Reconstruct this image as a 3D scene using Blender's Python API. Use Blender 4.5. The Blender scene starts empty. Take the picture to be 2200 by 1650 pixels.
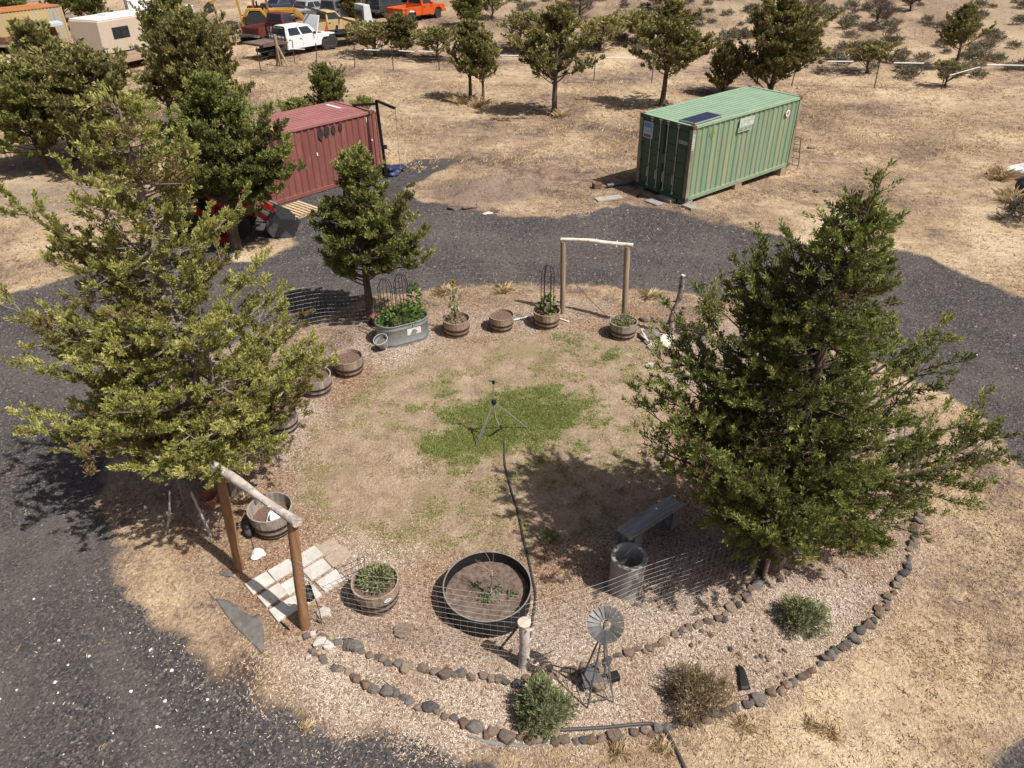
import bpy, math
import numpy as np
from mathutils import Vector, Matrix
R = math.radians
SC = bpy.context.scene
COL = SC.collection

# ---------------------------------------------------------------- camera, sky, sun, exposure
CAM_H, PITCH, FPX = 8.8, 34.0, 1525.0          # camera height (m), degrees below level, focal length in 2200-px photo units
cam = bpy.data.cameras.new('camera'); cam.sensor_width = 36.0; cam.lens = FPX / 2200 * 36; cam.clip_end = 2000; cam.clip_start = 0.05
camo = bpy.data.objects.new('camera', cam); COL.objects.link(camo)
camo.location = (0, 0, CAM_H); camo.rotation_euler = (R(90 - PITCH), 0, 0); SC.camera = camo
SUN_EL, SHADOW_AZ = 57.0, 32.0                 # shadows fall to the left and a little away
sdir = Vector((math.cos(R(SUN_EL)) * math.cos(R(SHADOW_AZ)), -math.cos(R(SUN_EL)) * math.sin(R(SHADOW_AZ)), math.sin(R(SUN_EL))))
world = bpy.data.worlds.new('World'); SC.world = world; world.use_nodes = True
wn = world.node_tree; wn.nodes.clear()
sky = wn.nodes.new('ShaderNodeTexSky'); sky.sky_type = 'NISHITA'; sky.sun_disc = False
sky.air_density = 0.6; sky.dust_density = 4.0; sky.ozone_density = 0.5; sky.sun_elevation = R(SUN_EL); sky.sun_rotation = math.atan2(sdir.x, sdir.y)
bg = wn.nodes.new('ShaderNodeBackground'); bg.inputs['Strength'].default_value = 0.072
wo = wn.nodes.new('ShaderNodeOutputWorld'); wn.links.new(sky.outputs[0], bg.inputs[0]); wn.links.new(bg.outputs[0], wo.inputs[0])
sl = bpy.data.lights.new('sun', 'SUN'); sl.energy = 5.0; sl.angle = R(0.53); sl.color = (1.0, 0.955, 0.895)
so = bpy.data.objects.new('sun', sl); COL.objects.link(so); so.rotation_euler = (-sdir).to_track_quat('-Z', 'Y').to_euler(); so.location = (20, -10, 40)
SC.view_settings.view_transform = 'Standard'; SC.view_settings.look = 'None'; SC.view_settings.gamma = 1; SC.view_settings.exposure = 0.14
SC.view_settings.use_curve_mapping = False
SC.cycles.use_denoising = True
SC.cycles.max_bounces = 6; SC.cycles.diffuse_bounces = 3; SC.cycles.glossy_bounces = 2; SC.cycles.transmission_bounces = 4; SC.cycles.transparent_max_bounces = 4

# ---------------------------------------------------------------- helpers
rng = np.random.default_rng(11)
def U(a, b): return float(rng.uniform(a, b))
def _ray(u, v):
    b = -(v - 825) / FPX; c, s = math.cos(R(PITCH)), math.sin(R(PITCH))
    return np.array([(u - 1100) / FPX, c + b * s, -s + b * c])
def terrain(x, y):
    """ground height in metres: level garden, a slow rise to the hill at the back right"""
    x = np.asarray(x, float); y = np.asarray(y, float)
    h = 0.028 * np.clip(y - 52, 0, None) ** 1.12 + 0.02 * np.clip(x + 10, 0, 60) * np.clip((y - 50) / 40, 0, 1)
    h = h + 0.03 * np.sin(x * 0.31 + 1) * np.sin(y * 0.27) * np.clip((y - 16) / 10, 0, 1)
    return h
def tz(x, y): return float(terrain(x, y))
def G(u, v, z=None):
    """survey: where the sight line to photo point (u, v) meets the ground (or the level z)"""
    d = _ray(u, v)
    t = ((0 if z is None else z) - CAM_H) / d[2]
    if z is None:
        for _ in range(25):
            p = d * t; t = t + (tz(p[0], p[1]) - (CAM_H + d[2] * t)) / d[2] * 0.7
    p = d * t
    return Vector((p[0], p[1], CAM_H + p[2]))
def at_depth(u, v, Y):
    d = _ray(u, v); t = Y / d[1]
    return Vector((d[0] * t, Y, CAM_H + d[2] * t))
def GP(pts): return [tuple(G(u, v, 0.0)[:2]) for u, v in pts]

MATS = {}
def nt(name):
    m = bpy.data.materials.new(name); m.use_nodes = True; t = m.node_tree; t.nodes.clear()
    o = t.nodes.new('ShaderNodeOutputMaterial'); b = t.nodes.new('ShaderNodeBsdfPrincipled'); t.links.new(b.outputs[0], o.inputs[0])
    MATS[name] = m
    return m, t, b, o
def N(t, typ, **kw):
    n = t.nodes.new(typ)
    for k, v in kw.items():
        if k in n.inputs.keys(): n.inputs[k].default_value = v
        else: setattr(n, k, v)
    return n
def ramp(t, fac, stops):
    r = t.nodes.new('ShaderNodeValToRGB'); e = r.color_ramp.elements
    while len(e) < len(stops): e.new(0.5)
    for el, (p, c) in zip(e, stops):
        el.position = p; el.color = (c[0], c[1], c[2], 1) if hasattr(c, '__len__') else (c, c, c, 1)
    t.links.new(fac, r.inputs[0]); return r.outputs[0]
def mix(t, fac, a, b, mode='MIX'):
    m = t.nodes.new('ShaderNodeMix'); m.data_type = 'RGBA'; m.blend_type = mode
    for s, v in ((m.inputs['Factor'], fac), (m.inputs[6], a), (m.inputs[7], b)):
        if hasattr(v, 'links'): t.links.new(v, s)
        elif hasattr(v, '__len__'): s.default_value = (v[0], v[1], v[2], 1)
        else: s.default_value = v
    return m.outputs[2]
def mth(t, op, a, b=None, c=None, clamp=False):
    m = t.nodes.new('ShaderNodeMath'); m.operation = op; m.use_clamp = clamp
    for s, v in zip(m.inputs, (a, b, c)):
        if v is None: continue
        if hasattr(v, 'links'): t.links.new(v, s)
        else: s.default_value = v
    return m.outputs[0]
def noise(t, vec, scale, detail=4, rough=0.55, dist=0.0):
    n = N(t, 'ShaderNodeTexNoise', Scale=scale, Detail=detail, Roughness=rough, Distortion=dist); t.links.new(vec, n.inputs['Vector']); return n.outputs['Fac']
def mapping(t, vec, scale=(1, 1, 1), rot=(0, 0, 0)):
    m = t.nodes.new('ShaderNodeMapping'); m.inputs['Scale'].default_value = scale; m.inputs['Rotation'].default_value = rot; t.links.new(vec, m.inputs[0]); return m.outputs[0]
def bump(t, b, h, strength=0.4, dist=0.02):
    n = N(t, 'ShaderNodeBump', Strength=strength, Distance=dist); t.links.new(h, n.inputs['Height']); t.links.new(n.outputs[0], b.inputs['Normal'])
def pm(name, c1, c2=None, scale=6, rough=0.6, metal=0.0, bmp=0.25, bdist=0.01, rnd=0.0, stretch=(1, 1, 1), spots=None, lo=0.35, hi=0.65, spec=0.4):
    """procedural material: two colours in noise, optional spots (colour, scale, threshold), optional variation from piece to piece"""
    if name in MATS: return MATS[name]
    m, t, b, o = nt(name)
    tc = t.nodes.new('ShaderNodeTexCoord').outputs['Object']
    oi = t.nodes.new('ShaderNodeObjectInfo')
    sh = t.nodes.new('ShaderNodeVectorMath'); sh.operation = 'ADD'; t.links.new(tc, sh.inputs[0])
    cb = t.nodes.new('ShaderNodeCombineXYZ'); t.links.new(mth(t, 'MULTIPLY', oi.outputs['Random'], 37.0), cb.inputs[0]); t.links.new(cb.outputs[0], sh.inputs[1])
    v = mapping(t, sh.outputs[0], stretch)
    n = noise(t, v, scale, 6, 0.6)
    c2 = c2 or tuple(x * 0.7 for x in c1)
    col = ramp(t, n, [(lo, c1), (hi, c2)])
    if spots:
        sc_, th, cs = spots[1], spots[2], spots[0]
        n2 = noise(t, v, sc_, 5, 0.65)
        f = ramp(t, n2, [(th, 0.0), (min(1, th + 0.07), 1.0)])
        col = mix(t, f, col, cs)
    if rnd:
        f = mth(t, 'MULTIPLY_ADD', oi.outputs['Random'], 2 * rnd, 1 - rnd)
        g = t.nodes.new('ShaderNodeCombineColor')
        for i in range(3): t.links.new(f, g.inputs[i])
        col = mix(t, 1.0, col, g.outputs[0], 'MULTIPLY')
    t.links.new(col, b.inputs['Base Color']); b.inputs['Roughness'].default_value = rough; b.inputs['Metallic'].default_value = metal
    b.inputs['Specular IOR Level'].default_value = spec
    if bmp:
        nb = noise(t, v, scale * 5, 4, 0.6)
        bump(t, b, nb, bmp, bdist)
    return m

class MB:
    """collects solid pieces and links them as one mesh object"""
    def __init__(s): s.v = []; s.f = []
    def add(s, V, F):
        o = len(s.v); s.v += [tuple(map(float, p)) for p in V]; s.f += [tuple(i + o for i in f) for f in F]; return s
    def hexa(s, c): return s.add(c, [(0, 3, 2, 1), (4, 5, 6, 7), (0, 1, 5, 4), (1, 2, 6, 5), (2, 3, 7, 6), (3, 0, 4, 7)])
    def box(s, c, d, rz=0.0, rx=0.0, ry=0.0):
        x, y, z = d[0] / 2, d[1] / 2, d[2] / 2
        M = Matrix.Rotation(rz, 3, 'Z') @ Matrix.Rotation(ry, 3, 'Y') @ Matrix.Rotation(rx, 3, 'X')
        C = [Vector(c) + M @ Vector(p) for p in ((-x, -y, -z), (x, -y, -z), (x, y, -z), (-x, y, -z), (-x, -y, z), (x, -y, z), (x, y, z), (-x, y, z))]
        return s.hexa(C)
    def bar(s, a, b, w, h=None, roll=0.0):
        a, b = Vector(a), Vector(b); h = h or w
        d = (b - a).normalized(); up = Vector((0, 0, 1)) if abs(d.z) < 0.95 else Vector((0, 1, 0))
        x = d.cross(up).normalized(); y = x.cross(d)
        if roll: q = Matrix.Rotation(roll, 3, d); x = q @ x; y = q @ y
        x *= w / 2; y *= h / 2
        return s.hexa([a - x - y, a + x - y, a + x + y, a - x + y, b - x - y, b + x - y, b + x + y, b - x + y])
    def tube(s, P, r, n=8, cap=True):
        P = [Vector(p) for p in P]; rr = r if hasattr(r, '__len__') else [r] * len(P)
        V = []; F = []; prev = None
        for i, p in enumerate(P):
            d = (P[min(i + 1, len(P) - 1)] - P[max(i - 1, 0)])
            d = d.normalized() if d.length > 1e-9 else Vector((0, 0, 1))
            if prev is None: x = d.orthogonal().normalized()
            else:
                x = prev - d * prev.dot(d)
                x = x.normalized() if x.length > 1e-6 else d.orthogonal().normalized()
            prev = x; y = d.cross(x)
            for k in range(n):
                a = 2 * math.pi * k / n
                V.append(p + (x * math.cos(a) + y * math.sin(a)) * rr[i])
        for i in range(len(P) - 1):
            for k in range(n):
                k2 = (k + 1) % n
                F.append((i * n + k, i * n + k2, (i + 1) * n + k2, (i + 1) * n + k))
        if cap: F.append(tuple(range(n))[::-1]); F.append(tuple((len(P) - 1) * n + k for k in range(n)))
        return s.add(V, F)
    def lathe(s, prof, n=24, c=(0, 0, 0), close=False):
        V = []; F = []
        for r, z in prof:
            for k in range(n):
                a = 2 * math.pi * k / n; V.append((c[0] + r * math.cos(a), c[1] + r * math.sin(a), c[2] + z))
        m = len(prof)
        for i in range(m if close else m - 1):
            j = (i + 1) % m
            for k in range(n):
                k2 = (k + 1) % n; F.append((i * n + k, i * n + k2, j * n + k2, j * n + k))
        if not close:
            F.append(tuple(range(n))[::-1]); F.append(tuple((m - 1) * n + k for k in range(n)))
        return s.add(V, F)
    def prism(s, poly, y0, y1, taper=None):
        """side outline in x-z, from y0 to y1"""
        n = len(poly); V = [(x, y0, z) for x, z in poly] + [(x, y1, z) for x, z in poly]
        F = [tuple(range(n)), tuple(range(2 * n - 1, n - 1, -1))] + [(i, (i + 1) % n, n + (i + 1) % n, n + i)[::-1] for i in range(n)]
        return s.add(V, F)
    def slab(s, poly, z0, z1):
        n = len(poly); V = [(x, y, z0) for x, y in poly] + [(x, y, z1) for x, y in poly]
        F = [tuple(range(n))[::-1], tuple(range(n, 2 * n))] + [(i, (i + 1) % n, n + (i + 1) % n, n + i) for i in range(n)]
        return s.add(V, F)
    def patch(s, q, u0, u1, v0, v1, off=0.006, th=0.004):
        """thin plate on the quad q (four corners), between fractions u and v, standing off its face"""
        q = [Vector(p) for p in q]
        def P(u, v): return (q[0] * (1 - u) + q[1] * u) * (1 - v) + (q[3] * (1 - u) + q[2] * u) * v
        n = (q[1] - q[0]).cross(q[3] - q[0]).normalized()
        c = [P(u0, v0), P(u1, v0), P(u1, v1), P(u0, v1)]
        return s.hexa([p + n * (off - th) for p in c] + [p + n * off for p in c])
    def wheel(s, c, r, w, n=20, axis='y'):
        prof = [(r * 0.55, -w / 2), (r * 0.92, -w / 2), (r, -w * 0.36), (r, w * 0.36), (r * 0.92, w / 2), (r * 0.55, w / 2)]
        o = len(s.v); s.lathe(prof, n)
        for i in range(o, len(s.v)):
            x, y, z = s.v[i]; s.v[i] = (c[0] + x, c[1] + z, c[2] + y) if axis == 'y' else (c[0] + z, c[1] + x, c[2] + y)
        return s
    def build(s, name, m, parent=None, smooth=False, bev=0.0, loc=None):
        me = bpy.data.meshes.new(name); me.from_pydata(s.v, [], s.f); me.update()
        o = bpy.data.objects.new(name, me); COL.objects.link(o)
        if m is not None: me.materials.append(m)
        if parent is not None: o.parent = parent
        if loc is not None: o.location = loc
        if smooth:
            for p in me.polygons: p.use_smooth = True
            try: me.set_sharp_from_angle(angle=R(40))
            except Exception: pass
        if bev:
            b = o.modifiers.new('bevel', 'BEVEL'); b.width = bev; b.segments = 2; b.limit_method = 'ANGLE'; b.angle_limit = R(35)
        return o
def npmesh(name, V, F, m, parent=None, attr=None, smooth=False):
    """V n x 3, F m x 3 or m x 4 arrays; attr {name: per-vertex floats}"""
    V = np.asarray(V, np.float32); F = np.asarray(F, np.int32); k = F.shape[1]
    me = bpy.data.meshes.new(name)
    me.vertices.add(len(V)); me.vertices.foreach_set('co', V.ravel())
    me.loops.add(F.size); me.loops.foreach_set('vertex_index', F.ravel())
    me.polygons.add(len(F)); me.polygons.foreach_set('loop_start', np.arange(0, F.size, k, dtype=np.int32))
    try: me.polygons.foreach_set('loop_total', np.full(len(F), k, np.int32))
    except Exception: pass
    me.update(calc_edges=True)
    for an, av in (attr or {}).items():
        a = me.attributes.new(an, 'FLOAT', 'POINT'); a.data.foreach_set('value', np.asarray(av, np.float32))
    if smooth: me.polygons.foreach_set('use_smooth', np.ones(len(F), bool))
    if m is not None: me.materials.append(m)
    o = bpy.data.objects.new(name, me); COL.objects.link(o)
    if parent is not None: o.parent = parent
    return o
def tag(o, label=None, cat=None, group=None, kind=None):
    if label: o['label'] = label
    if cat: o['category'] = cat
    if group: o['group'] = group
    if kind: o['kind'] = kind
    return o
def thing(name, label, cat, loc=(0, 0, 0), rz=0.0, group=None):
    o = bpy.data.objects.new(name, None); o.empty_display_size = 0.2; COL.objects.link(o)
    o.location = loc; o.rotation_euler = (0, 0, rz)
    return tag(o, label, cat, group)
def part(name, me, parent, loc=(0, 0, 0), rot=(0, 0, 0), scale=(1, 1, 1)):
    """a piece that shares its mesh with alike pieces"""
    o = bpy.data.objects.new(name, me); COL.objects.link(o); o.parent = parent
    o.location = loc; o.rotation_euler = rot; o.scale = scale; return o
def text_part(body, m, parent, size, loc, rot, name='lettering', th=0.002, sx=1.0):
    cu = bpy.data.curves.new('txt', 'FONT'); cu.body = body; cu.size = size; cu.extrude = th; cu.align_x = 'CENTER'; cu.align_y = 'CENTER'; cu.offset = size * 0.012
    t = bpy.data.objects.new('txt', cu); COL.objects.link(t)
    dg = bpy.context.evaluated_depsgraph_get(); me = bpy.data.meshes.new_from_object(t.evaluated_get(dg))
    bpy.data.objects.remove(t); bpy.data.curves.remove(cu)
    me.materials.clear(); me.materials.append(m)
    o = bpy.data.objects.new(name, me); COL.objects.link(o); o.parent = parent; o.location = loc; o.rotation_euler = rot; o.scale = (sx, 1, 1)
    return o
def poly_sd(px, py, poly):
    """signed distance, positive inside"""
    P = np.asarray(poly, float); n = len(P); d = np.full(px.shape, 1e9); ins = np.zeros(px.shape, bool)
    for i in range(n):
        a = P[i]; b = P[(i + 1) % n]; ex, ey = b - a
        wx, wy = px - a[0], py - a[1]; L = ex * ex + ey * ey + 1e-12
        tt = np.clip((wx * ex + wy * ey) / L, 0, 1)
        d = np.minimum(d, (wx - ex * tt) ** 2 + (wy - ey * tt) ** 2)
        c = (a[1] > py) != (b[1] > py)
        with np.errstate(divide='ignore', invalid='ignore'):
            xi = a[0] + (py - a[1]) / (b[1] - a[1] + 1e-15) * ex
        ins ^= c & (px < xi)
    return np.where(ins, 1, -1) * np.sqrt(d)
def resample(pts, step):
    P = np.asarray(pts, float); s = np.r_[0, np.cumsum(np.linalg.norm(np.diff(P, axis=0), axis=1))]
    q = np.arange(0, s[-1], step); return np.stack([np.interp(q, s, P[:, k]) for k in range(P.shape[1])], 1)
def smooth_path(pts, n=60):
    """Catmull-Rom through the points"""
    P = [Vector(p) for p in pts]; P = [P[0] * 2 - P[1]] + P + [P[-1] * 2 - P[-2]]; out = []
    m = len(P) - 3; k = max(2, n // m)
    for i in range(m):
        a, b, c, d = P[i:i + 4]
        for j in range(k):
            t = j / k; out.append(0.5 * ((2 * b) + (c - a) * t + (2 * a - 5 * b + 4 * c - d) * t * t + (3 * b - a - 3 * c + d) * t ** 3))
    out.append(P[-2]); return out
# ---------------------------------------------------------------- ground regions, surveyed outlines
GRAVEL_OUT = GP([(-500, 668), (0, 634), (110, 606), (250, 560), (380, 515), (470, 472), (560, 440), (640, 405), (760, 360), (830, 352), (930, 338), (985, 335), (990, 347), (930, 372),
    (882, 395), (870, 415), (905, 430), (960, 437), (1000, 449), (1100, 464), (1200, 466), (1290, 449), (1350, 439), (1420, 447), (1500, 470), (1600, 492), (1700, 515), (1800, 530),
    (1900, 540), (1990, 552), (2050, 580), (2120, 608), (2200, 640), (2600, 760), (2800, 1200), (2700, 1700), (2300, 2300), (-200, 2300), (-800, 1500), (-900, 900)])
ISLAND = GP([(1085, 1700), (1060, 1640), (900, 1600), (720, 1560), (600, 1545), (540, 1520), (520, 1480), (440, 1455), (400, 1400), (330, 1330), (280, 1270), (255, 1200), (225, 1130),
    (200, 1060), (215, 990), (300, 880), (430, 770), (560, 705), (680, 690), (740, 655), (800, 632), (900, 620), (1000, 610), (1100, 608), (1200, 609), (1300, 613), (1400, 623), (1480, 632),
    (1560, 645), (1640, 662), (1740, 700), (1830, 745), (1900, 785), (1965, 812), (2040, 850), (2100, 900), (2150, 960), (2200, 1010), (2330, 1150), (2400, 1350), (2300, 1520), (2190, 1590),
    (2140, 1640), (2100, 1750), (1600, 1900), (1300, 1850)])
TAN_PATCH = GP([(470, 560), (540, 520), (620, 512), (650, 525), (600, 552), (540, 565)])
MULCH = GP([(480, 1300), (420, 1220), (390, 1150), (400, 1080), (470, 980), (540, 905), (620, 830), (690, 770), (780, 712), (880, 668), (1000, 646), (1100, 640), (1200, 642), (1330, 650),
    (1450, 668), (1560, 690), (1680, 725), (1800, 780), (1900, 860), (1960, 950), (1982, 1050), (1974, 1150), (1945, 1250), (1880, 1340), (1800, 1405), (1700, 1475), (1600, 1520), (1480, 1562),
    (1350, 1585), (1200, 1597), (1080, 1590), (980, 1600), (860, 1590), (760, 1550), (660, 1500), (600, 1440), (560, 1370)])
LAWN = GP([(630, 1010), (690, 910), (790, 825), (890, 765), (1000, 738), (1150, 715), (1300, 726), (1400, 755), (1440, 850), (1450, 950), (1460, 1020), (1400, 1100), (1300, 1140), (1200, 1180),
    (1050, 1190), (900, 1195), (780, 1172), (700, 1125), (640, 1065)])
GREEN = GP([(905, 880), (960, 845), (1050, 830), (1150, 832), (1230, 855), (1285, 895), (1270, 940), (1200, 965), (1130, 985), (1040, 1000), (960, 985), (915, 940)])
GREEN2 = GP([(1160, 720), (1270, 718), (1290, 738), (1360, 745), (1400, 800), (1400, 840), (1330, 800), (1285, 760), (1180, 735)])
TRACK = GP([(-300, 430), (0, 400), (200, 400), (380, 415), (470, 450), (380, 470), (200, 450), (0, 470), (-300, 520)])
DIRT = GP([(930, 395), (990, 382), (1080, 375), (1160, 385), (1155, 420), (1080, 440), (980, 437), (935, 425)])

def axis(segs):
    out = [segs[0][0]]
    for a, b, st in segs:
        n = max(1, int(round((b - a) / st))); out += list(np.linspace(a, b, n + 1)[1:])
    return np.array(out)
gx = axis([(-400, -120, 40), (-120, -50, 7), (-50, -20, 1.2), (-20, -10, 0.3), (-10, 10, 0.11), (10, 20, 0.3), (20, 50, 1.2), (50, 120, 7), (120, 400, 40)])
gy = axis([(-60, 0, 6), (0, 3.4, 0.4), (3.4, 18, 0.11), (18, 32, 0.25), (32, 60, 0.9), (60, 130, 2.5), (130, 600, 30)])
GX, GY = np.meshgrid(gx, gy)
# broad random relief built from a few sines, metres
def wob(x, y, s, a, seed):
    r = np.random.default_rng(seed); z = np.zeros_like(x)
    for _ in range(9):
        k = r.uniform(0.5, 1.6) / s; th = r.uniform(0, 6.28); z = z + np.sin((x * math.cos(th) + y * math.sin(th)) * k * 6.28 + r.uniform(0, 6.28))
    return z * a / 3
def warp(x, y): return x + wob(x, y, 1.1, 0.07, 5), y + wob(x, y, 1.0, 0.07, 6)
def regions(x, y):
    wx, wy = warp(x, y)
    g = np.minimum(poly_sd(wx, wy, GRAVEL_OUT), -poly_sd(wx, wy, ISLAND)); g = np.minimum(g, -poly_sd(wx, wy, TAN_PATCH))
    return dict(gravel=g, mulch=poly_sd(wx, wy, MULCH), lawn=poly_sd(wx, wy, LAWN), green=np.maximum(poly_sd(wx, wy, GREEN), poly_sd(wx, wy, GREEN2) - 0.25),
                track=poly_sd(wx, wy, TRACK), dirt=poly_sd(wx, wy, DIRT))
REG = regions(GX, GY)
near = np.clip(1 - np.abs(GY - 12) / 30, 0, 1)
GZ = terrain(GX, GY) + wob(GX, GY, 0.9, 0.012, 8) * near + wob(GX, GY, 6.0, 0.05, 9) * np.clip((GY - 30) / 20, 0, 1)
# the small dirt bank beside the driveway
GZ += 0.22 * np.clip(REG['dirt'] / 0.8, 0, 1) * (0.6 + 0.4 * np.clip(wob(GX, GY, 1.5, 1, 12), -1, 1))
GZ += -0.03 * np.clip(REG['gravel'] / 0.3 + 0.5, 0, 1)

def vnoise(x, y, scale, seed, octs=4, rough=0.55):
    """fractal value noise, about 0..1, mean 0.5; scale in metres"""
    r = np.random.default_rng(seed); tot = np.zeros_like(x); amp = 1.0; ws = 0.0
    for o_ in range(octs):
        tab = r.uniform(0, 1, (256, 256)); an = r.uniform(0, 6.28); c, s_ = math.cos(an), math.sin(an)
        u = (x * c - y * s_) / scale + 1000.3; v = (x * s_ + y * c) / scale + 1000.7
        iu = np.floor(u).astype(int); iv = np.floor(v).astype(int); fu = u - iu; fv = v - iv; fu = fu * fu * (3 - 2 * fu); fv = fv * fv * (3 - 2 * fv)
        T = lambda a, b_: tab[a % 256, b_ % 256]
        tot += amp * (T(iu, iv) * (1 - fu) * (1 - fv) + T(iu + 1, iv) * fu * (1 - fv) + T(iu, iv + 1) * (1 - fu) * fv + T(iu + 1, iv + 1) * fu * fv)
        ws += amp; amp *= rough; scale /= 2.03
    z = tot / ws; return np.clip(0.5 + (z - 0.5) * 1.55, 0, 1)
REG['patch'] = vnoise(GX, GY, 2.4, 41, 5, 0.62)
REG['tone'] = vnoise(GX, GY, 9.0, 42, 3)
REG['mtone'] = vnoise(GX, GY, 1.7, 43, 4, 0.6)
REG['gmask'] = np.clip(REG['green'] * 1.1 + (vnoise(GX, GY, 0.45, 44, 4, 0.75) - 0.5) * 1.7 - 0.05, -1.5, 1.5)
REG['turf'] = vnoise(GX, GY, 0.55, 45, 4, 0.7)
REG['rust'] = vnoise(GX, GY, 1.3, 46, 3)
REG['hill'] = np.clip((GY - 46) / 26, 0, 1) * np.clip((GX + 25) / 20, 0.25, 1)
REG['gdust'] = vnoise(GX, GY, 2.0, 47, 4, 0.6)
REG['gravel'] = REG['gravel'] + (vnoise(GX, GY, 0.9, 48, 4, 0.7) - 0.5) * 0.55
REG['mulch'] = REG['mulch'] + (vnoise(GX, GY, 0.9, 49, 4, 0.7) - 0.5) * 0.8
REG['lawn'] = REG['lawn'] + (vnoise(GX, GY, 0.7, 50, 4, 0.7) - 0.5) * 0.7

# wheel lanes worn along the loop
LANE = np.array(GP([(200, 1700), (90, 1450), (60, 1200), (70, 900), (230, 700), (430, 600), (650, 535), (900, 520), (1200, 535), (1500, 565), (1750, 620), (1980, 720), (2150, 850), (2300, 1050)]))
Q_ = resample(LANE, 0.25); dl = np.full(GX.shape, 9.0)
for q_ in Q_: dl = np.minimum(dl, np.hypot(GX - q_[0], GY - q_[1]))
REG['lane'] = np.exp(-((np.abs(dl - 0.8)) / 0.28) ** 2) * np.clip(0.3 + vnoise(GX, GY, 1.4, 61, 4, 0.6) * 1.1, 0, 1)

gm, t, b, o = nt('ground_surface')
pos = t.nodes.new('ShaderNodeNewGeometry').outputs['Position']
def A(n): a = t.nodes.new('ShaderNodeAttribute'); a.attribute_name = n; return a.outputs['Fac']
nf = noise(t, mapping(t, pos, (1.0, 0.75, 1), (0, 0, 0.4)), 17, 4, 0.78)
nm = noise(t, pos, 2.3, 5, 0.72)
def edge(att, width, amp):
    k = mth(t, 'MULTIPLY_ADD', mth(t, 'SUBTRACT', nf, 0.5), amp, A(att))
    return mth(t, 'MULTIPLY_ADD', k, 1.0 / width, 0.5, clamp=True)
def vcell(scale, vec=None):
    v = N(t, 'ShaderNodeTexVoronoi', Scale=scale); t.links.new(vec or pos, v.inputs['Vector']); return v
# dry grass field
f1 = mth(t, 'ADD', mth(t, 'MULTIPLY', nm, 0.42), mth(t, 'MULTIPLY', nf, 0.58))
f1 = mth(t, 'MULTIPLY_ADD', mth(t, 'SUBTRACT', A('patch'), 0.5), 0.30, f1)
f1 = mth(t, 'MULTIPLY_ADD', mth(t, 'SUBTRACT', A('tone'), 0.5), 0.14, f1)
dry = ramp(t, f1, [(0.33, (0.085, 0.060, 0.048)), (0.42, (0.215, 0.155, 0.120)), (0.49, (0.34, 0.245, 0.165)), (0.56, (0.465, 0.35, 0.23)), (0.66, (0.61, 0.48, 0.32))])
dry = mix(t, ramp(t, A('rust'), [(0.6, 0.0), (0.85, 0.2)]), dry, (0.42, 0.28, 0.16))
dry = mix(t, mth(t, 'MULTIPLY', A('hill'), mth(t, 'MULTIPLY_ADD', nm, 1.1, -0.1, clamp=True)), dry, (0.225, 0.165, 0.125))
# gravel
c1 = vcell(30)
gcol = ramp(t, c1.outputs['Color'], [(0.1, (0.036, 0.034, 0.036)), (0.5, (0.078, 0.072, 0.072)), (0.8, (0.13, 0.116, 0.108)), (0.95, (0.25, 0.215, 0.19))])
gcol = mix(t, ramp(t, A('gdust'), [(0.45, 0.0), (0.85, 0.55)]), gcol, (0.155, 0.135, 0.122))
gcol = mix(t, mth(t, 'MULTIPLY', A('lane'), 0.45), gcol, (0.165, 0.145, 0.13))
gcol = mix(t, ramp(t, nf, [(0.30, 0.55), (0.5, 0.0)]), gcol, (0.026, 0.025, 0.028))
# wood chips and the brown litter between them
mk = mth(t, 'ADD', mth(t, 'MULTIPLY', c1.outputs['Color'], 0.45), mth(t, 'MULTIPLY', nf, 0.55))
mcol = ramp(t, mk, [(0.28, (0.13, 0.088, 0.062)), (0.42, (0.27, 0.195, 0.145)), (0.56, (0.40, 0.31, 0.24)), (0.74, (0.57, 0.475, 0.39))])
mcol = mix(t, 1.0, mcol, ramp(t, A('mtone'), [(0.35, (1.0, 1.0, 1.0)), (0.75, (0.86, 0.70, 0.56))]), 'MULTIPLY')
# lawn: bare soil with faded turf
lk = mth(t, 'ADD', mth(t, 'MULTIPLY', nm, 0.5), mth(t, 'MULTIPLY', nf, 0.5))
lcol = ramp(t, lk, [(0.36, (0.21, 0.145, 0.10)), (0.5, (0.36, 0.265, 0.185)), (0.63, (0.49, 0.375, 0.26))])
lcol = mix(t, ramp(t, mth(t, 'ADD', mth(t, 'MULTIPLY', A('turf'), 0.7), mth(t, 'MULTIPLY', nf, 0.3)), [(0.56, 0.0), (0.74, 0.6)]), lcol, (0.235, 0.195, 0.095))
gcl = ramp(t, nf, [(0.35, (0.105, 0.135, 0.035)), (0.52, (0.19, 0.22, 0.062)), (0.68, (0.34, 0.30, 0.13))])
lcol = mix(t, mth(t, 'MULTIPLY_ADD', mth(t, 'MULTIPLY_ADD', mth(t, 'SUBTRACT', nf, 0.5), 2.2, A('gmask')), 0.7, 0.22, clamp=True), lcol, gcl)
dirtc = ramp(t, lk, [(0.35, (0.14, 0.105, 0.088)), (0.5, (0.21, 0.158, 0.128)), (0.65, (0.27, 0.205, 0.16))])
col = dry
col = mix(t, mth(t, 'MULTIPLY', edge('track', 0.9, 1.6), 0.6), col, (0.20, 0.17, 0.15))
col = mix(t, mth(t, 'MULTIPLY', edge('dirt', 0.7, 1.2), 0.85), col, dirtc)
col = mix(t, edge('mulch', 0.4, 0.6), col, mcol)
col = mix(t, edge('lawn', 0.35, 0.6), col, lcol)
gfac = edge('gravel', 0.18, 0.5)
col = mix(t, gfac, col, gcol)
t.links.new(col, b.inputs['Base Color']); b.inputs['Roughness'].default_value = 0.95; b.inputs['Specular IOR Level'].default_value = 0.12
hgt = noise(t, pos, 21, 3, 0.75)
bump(t, b, hgt, 1.0, 0.05)

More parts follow.
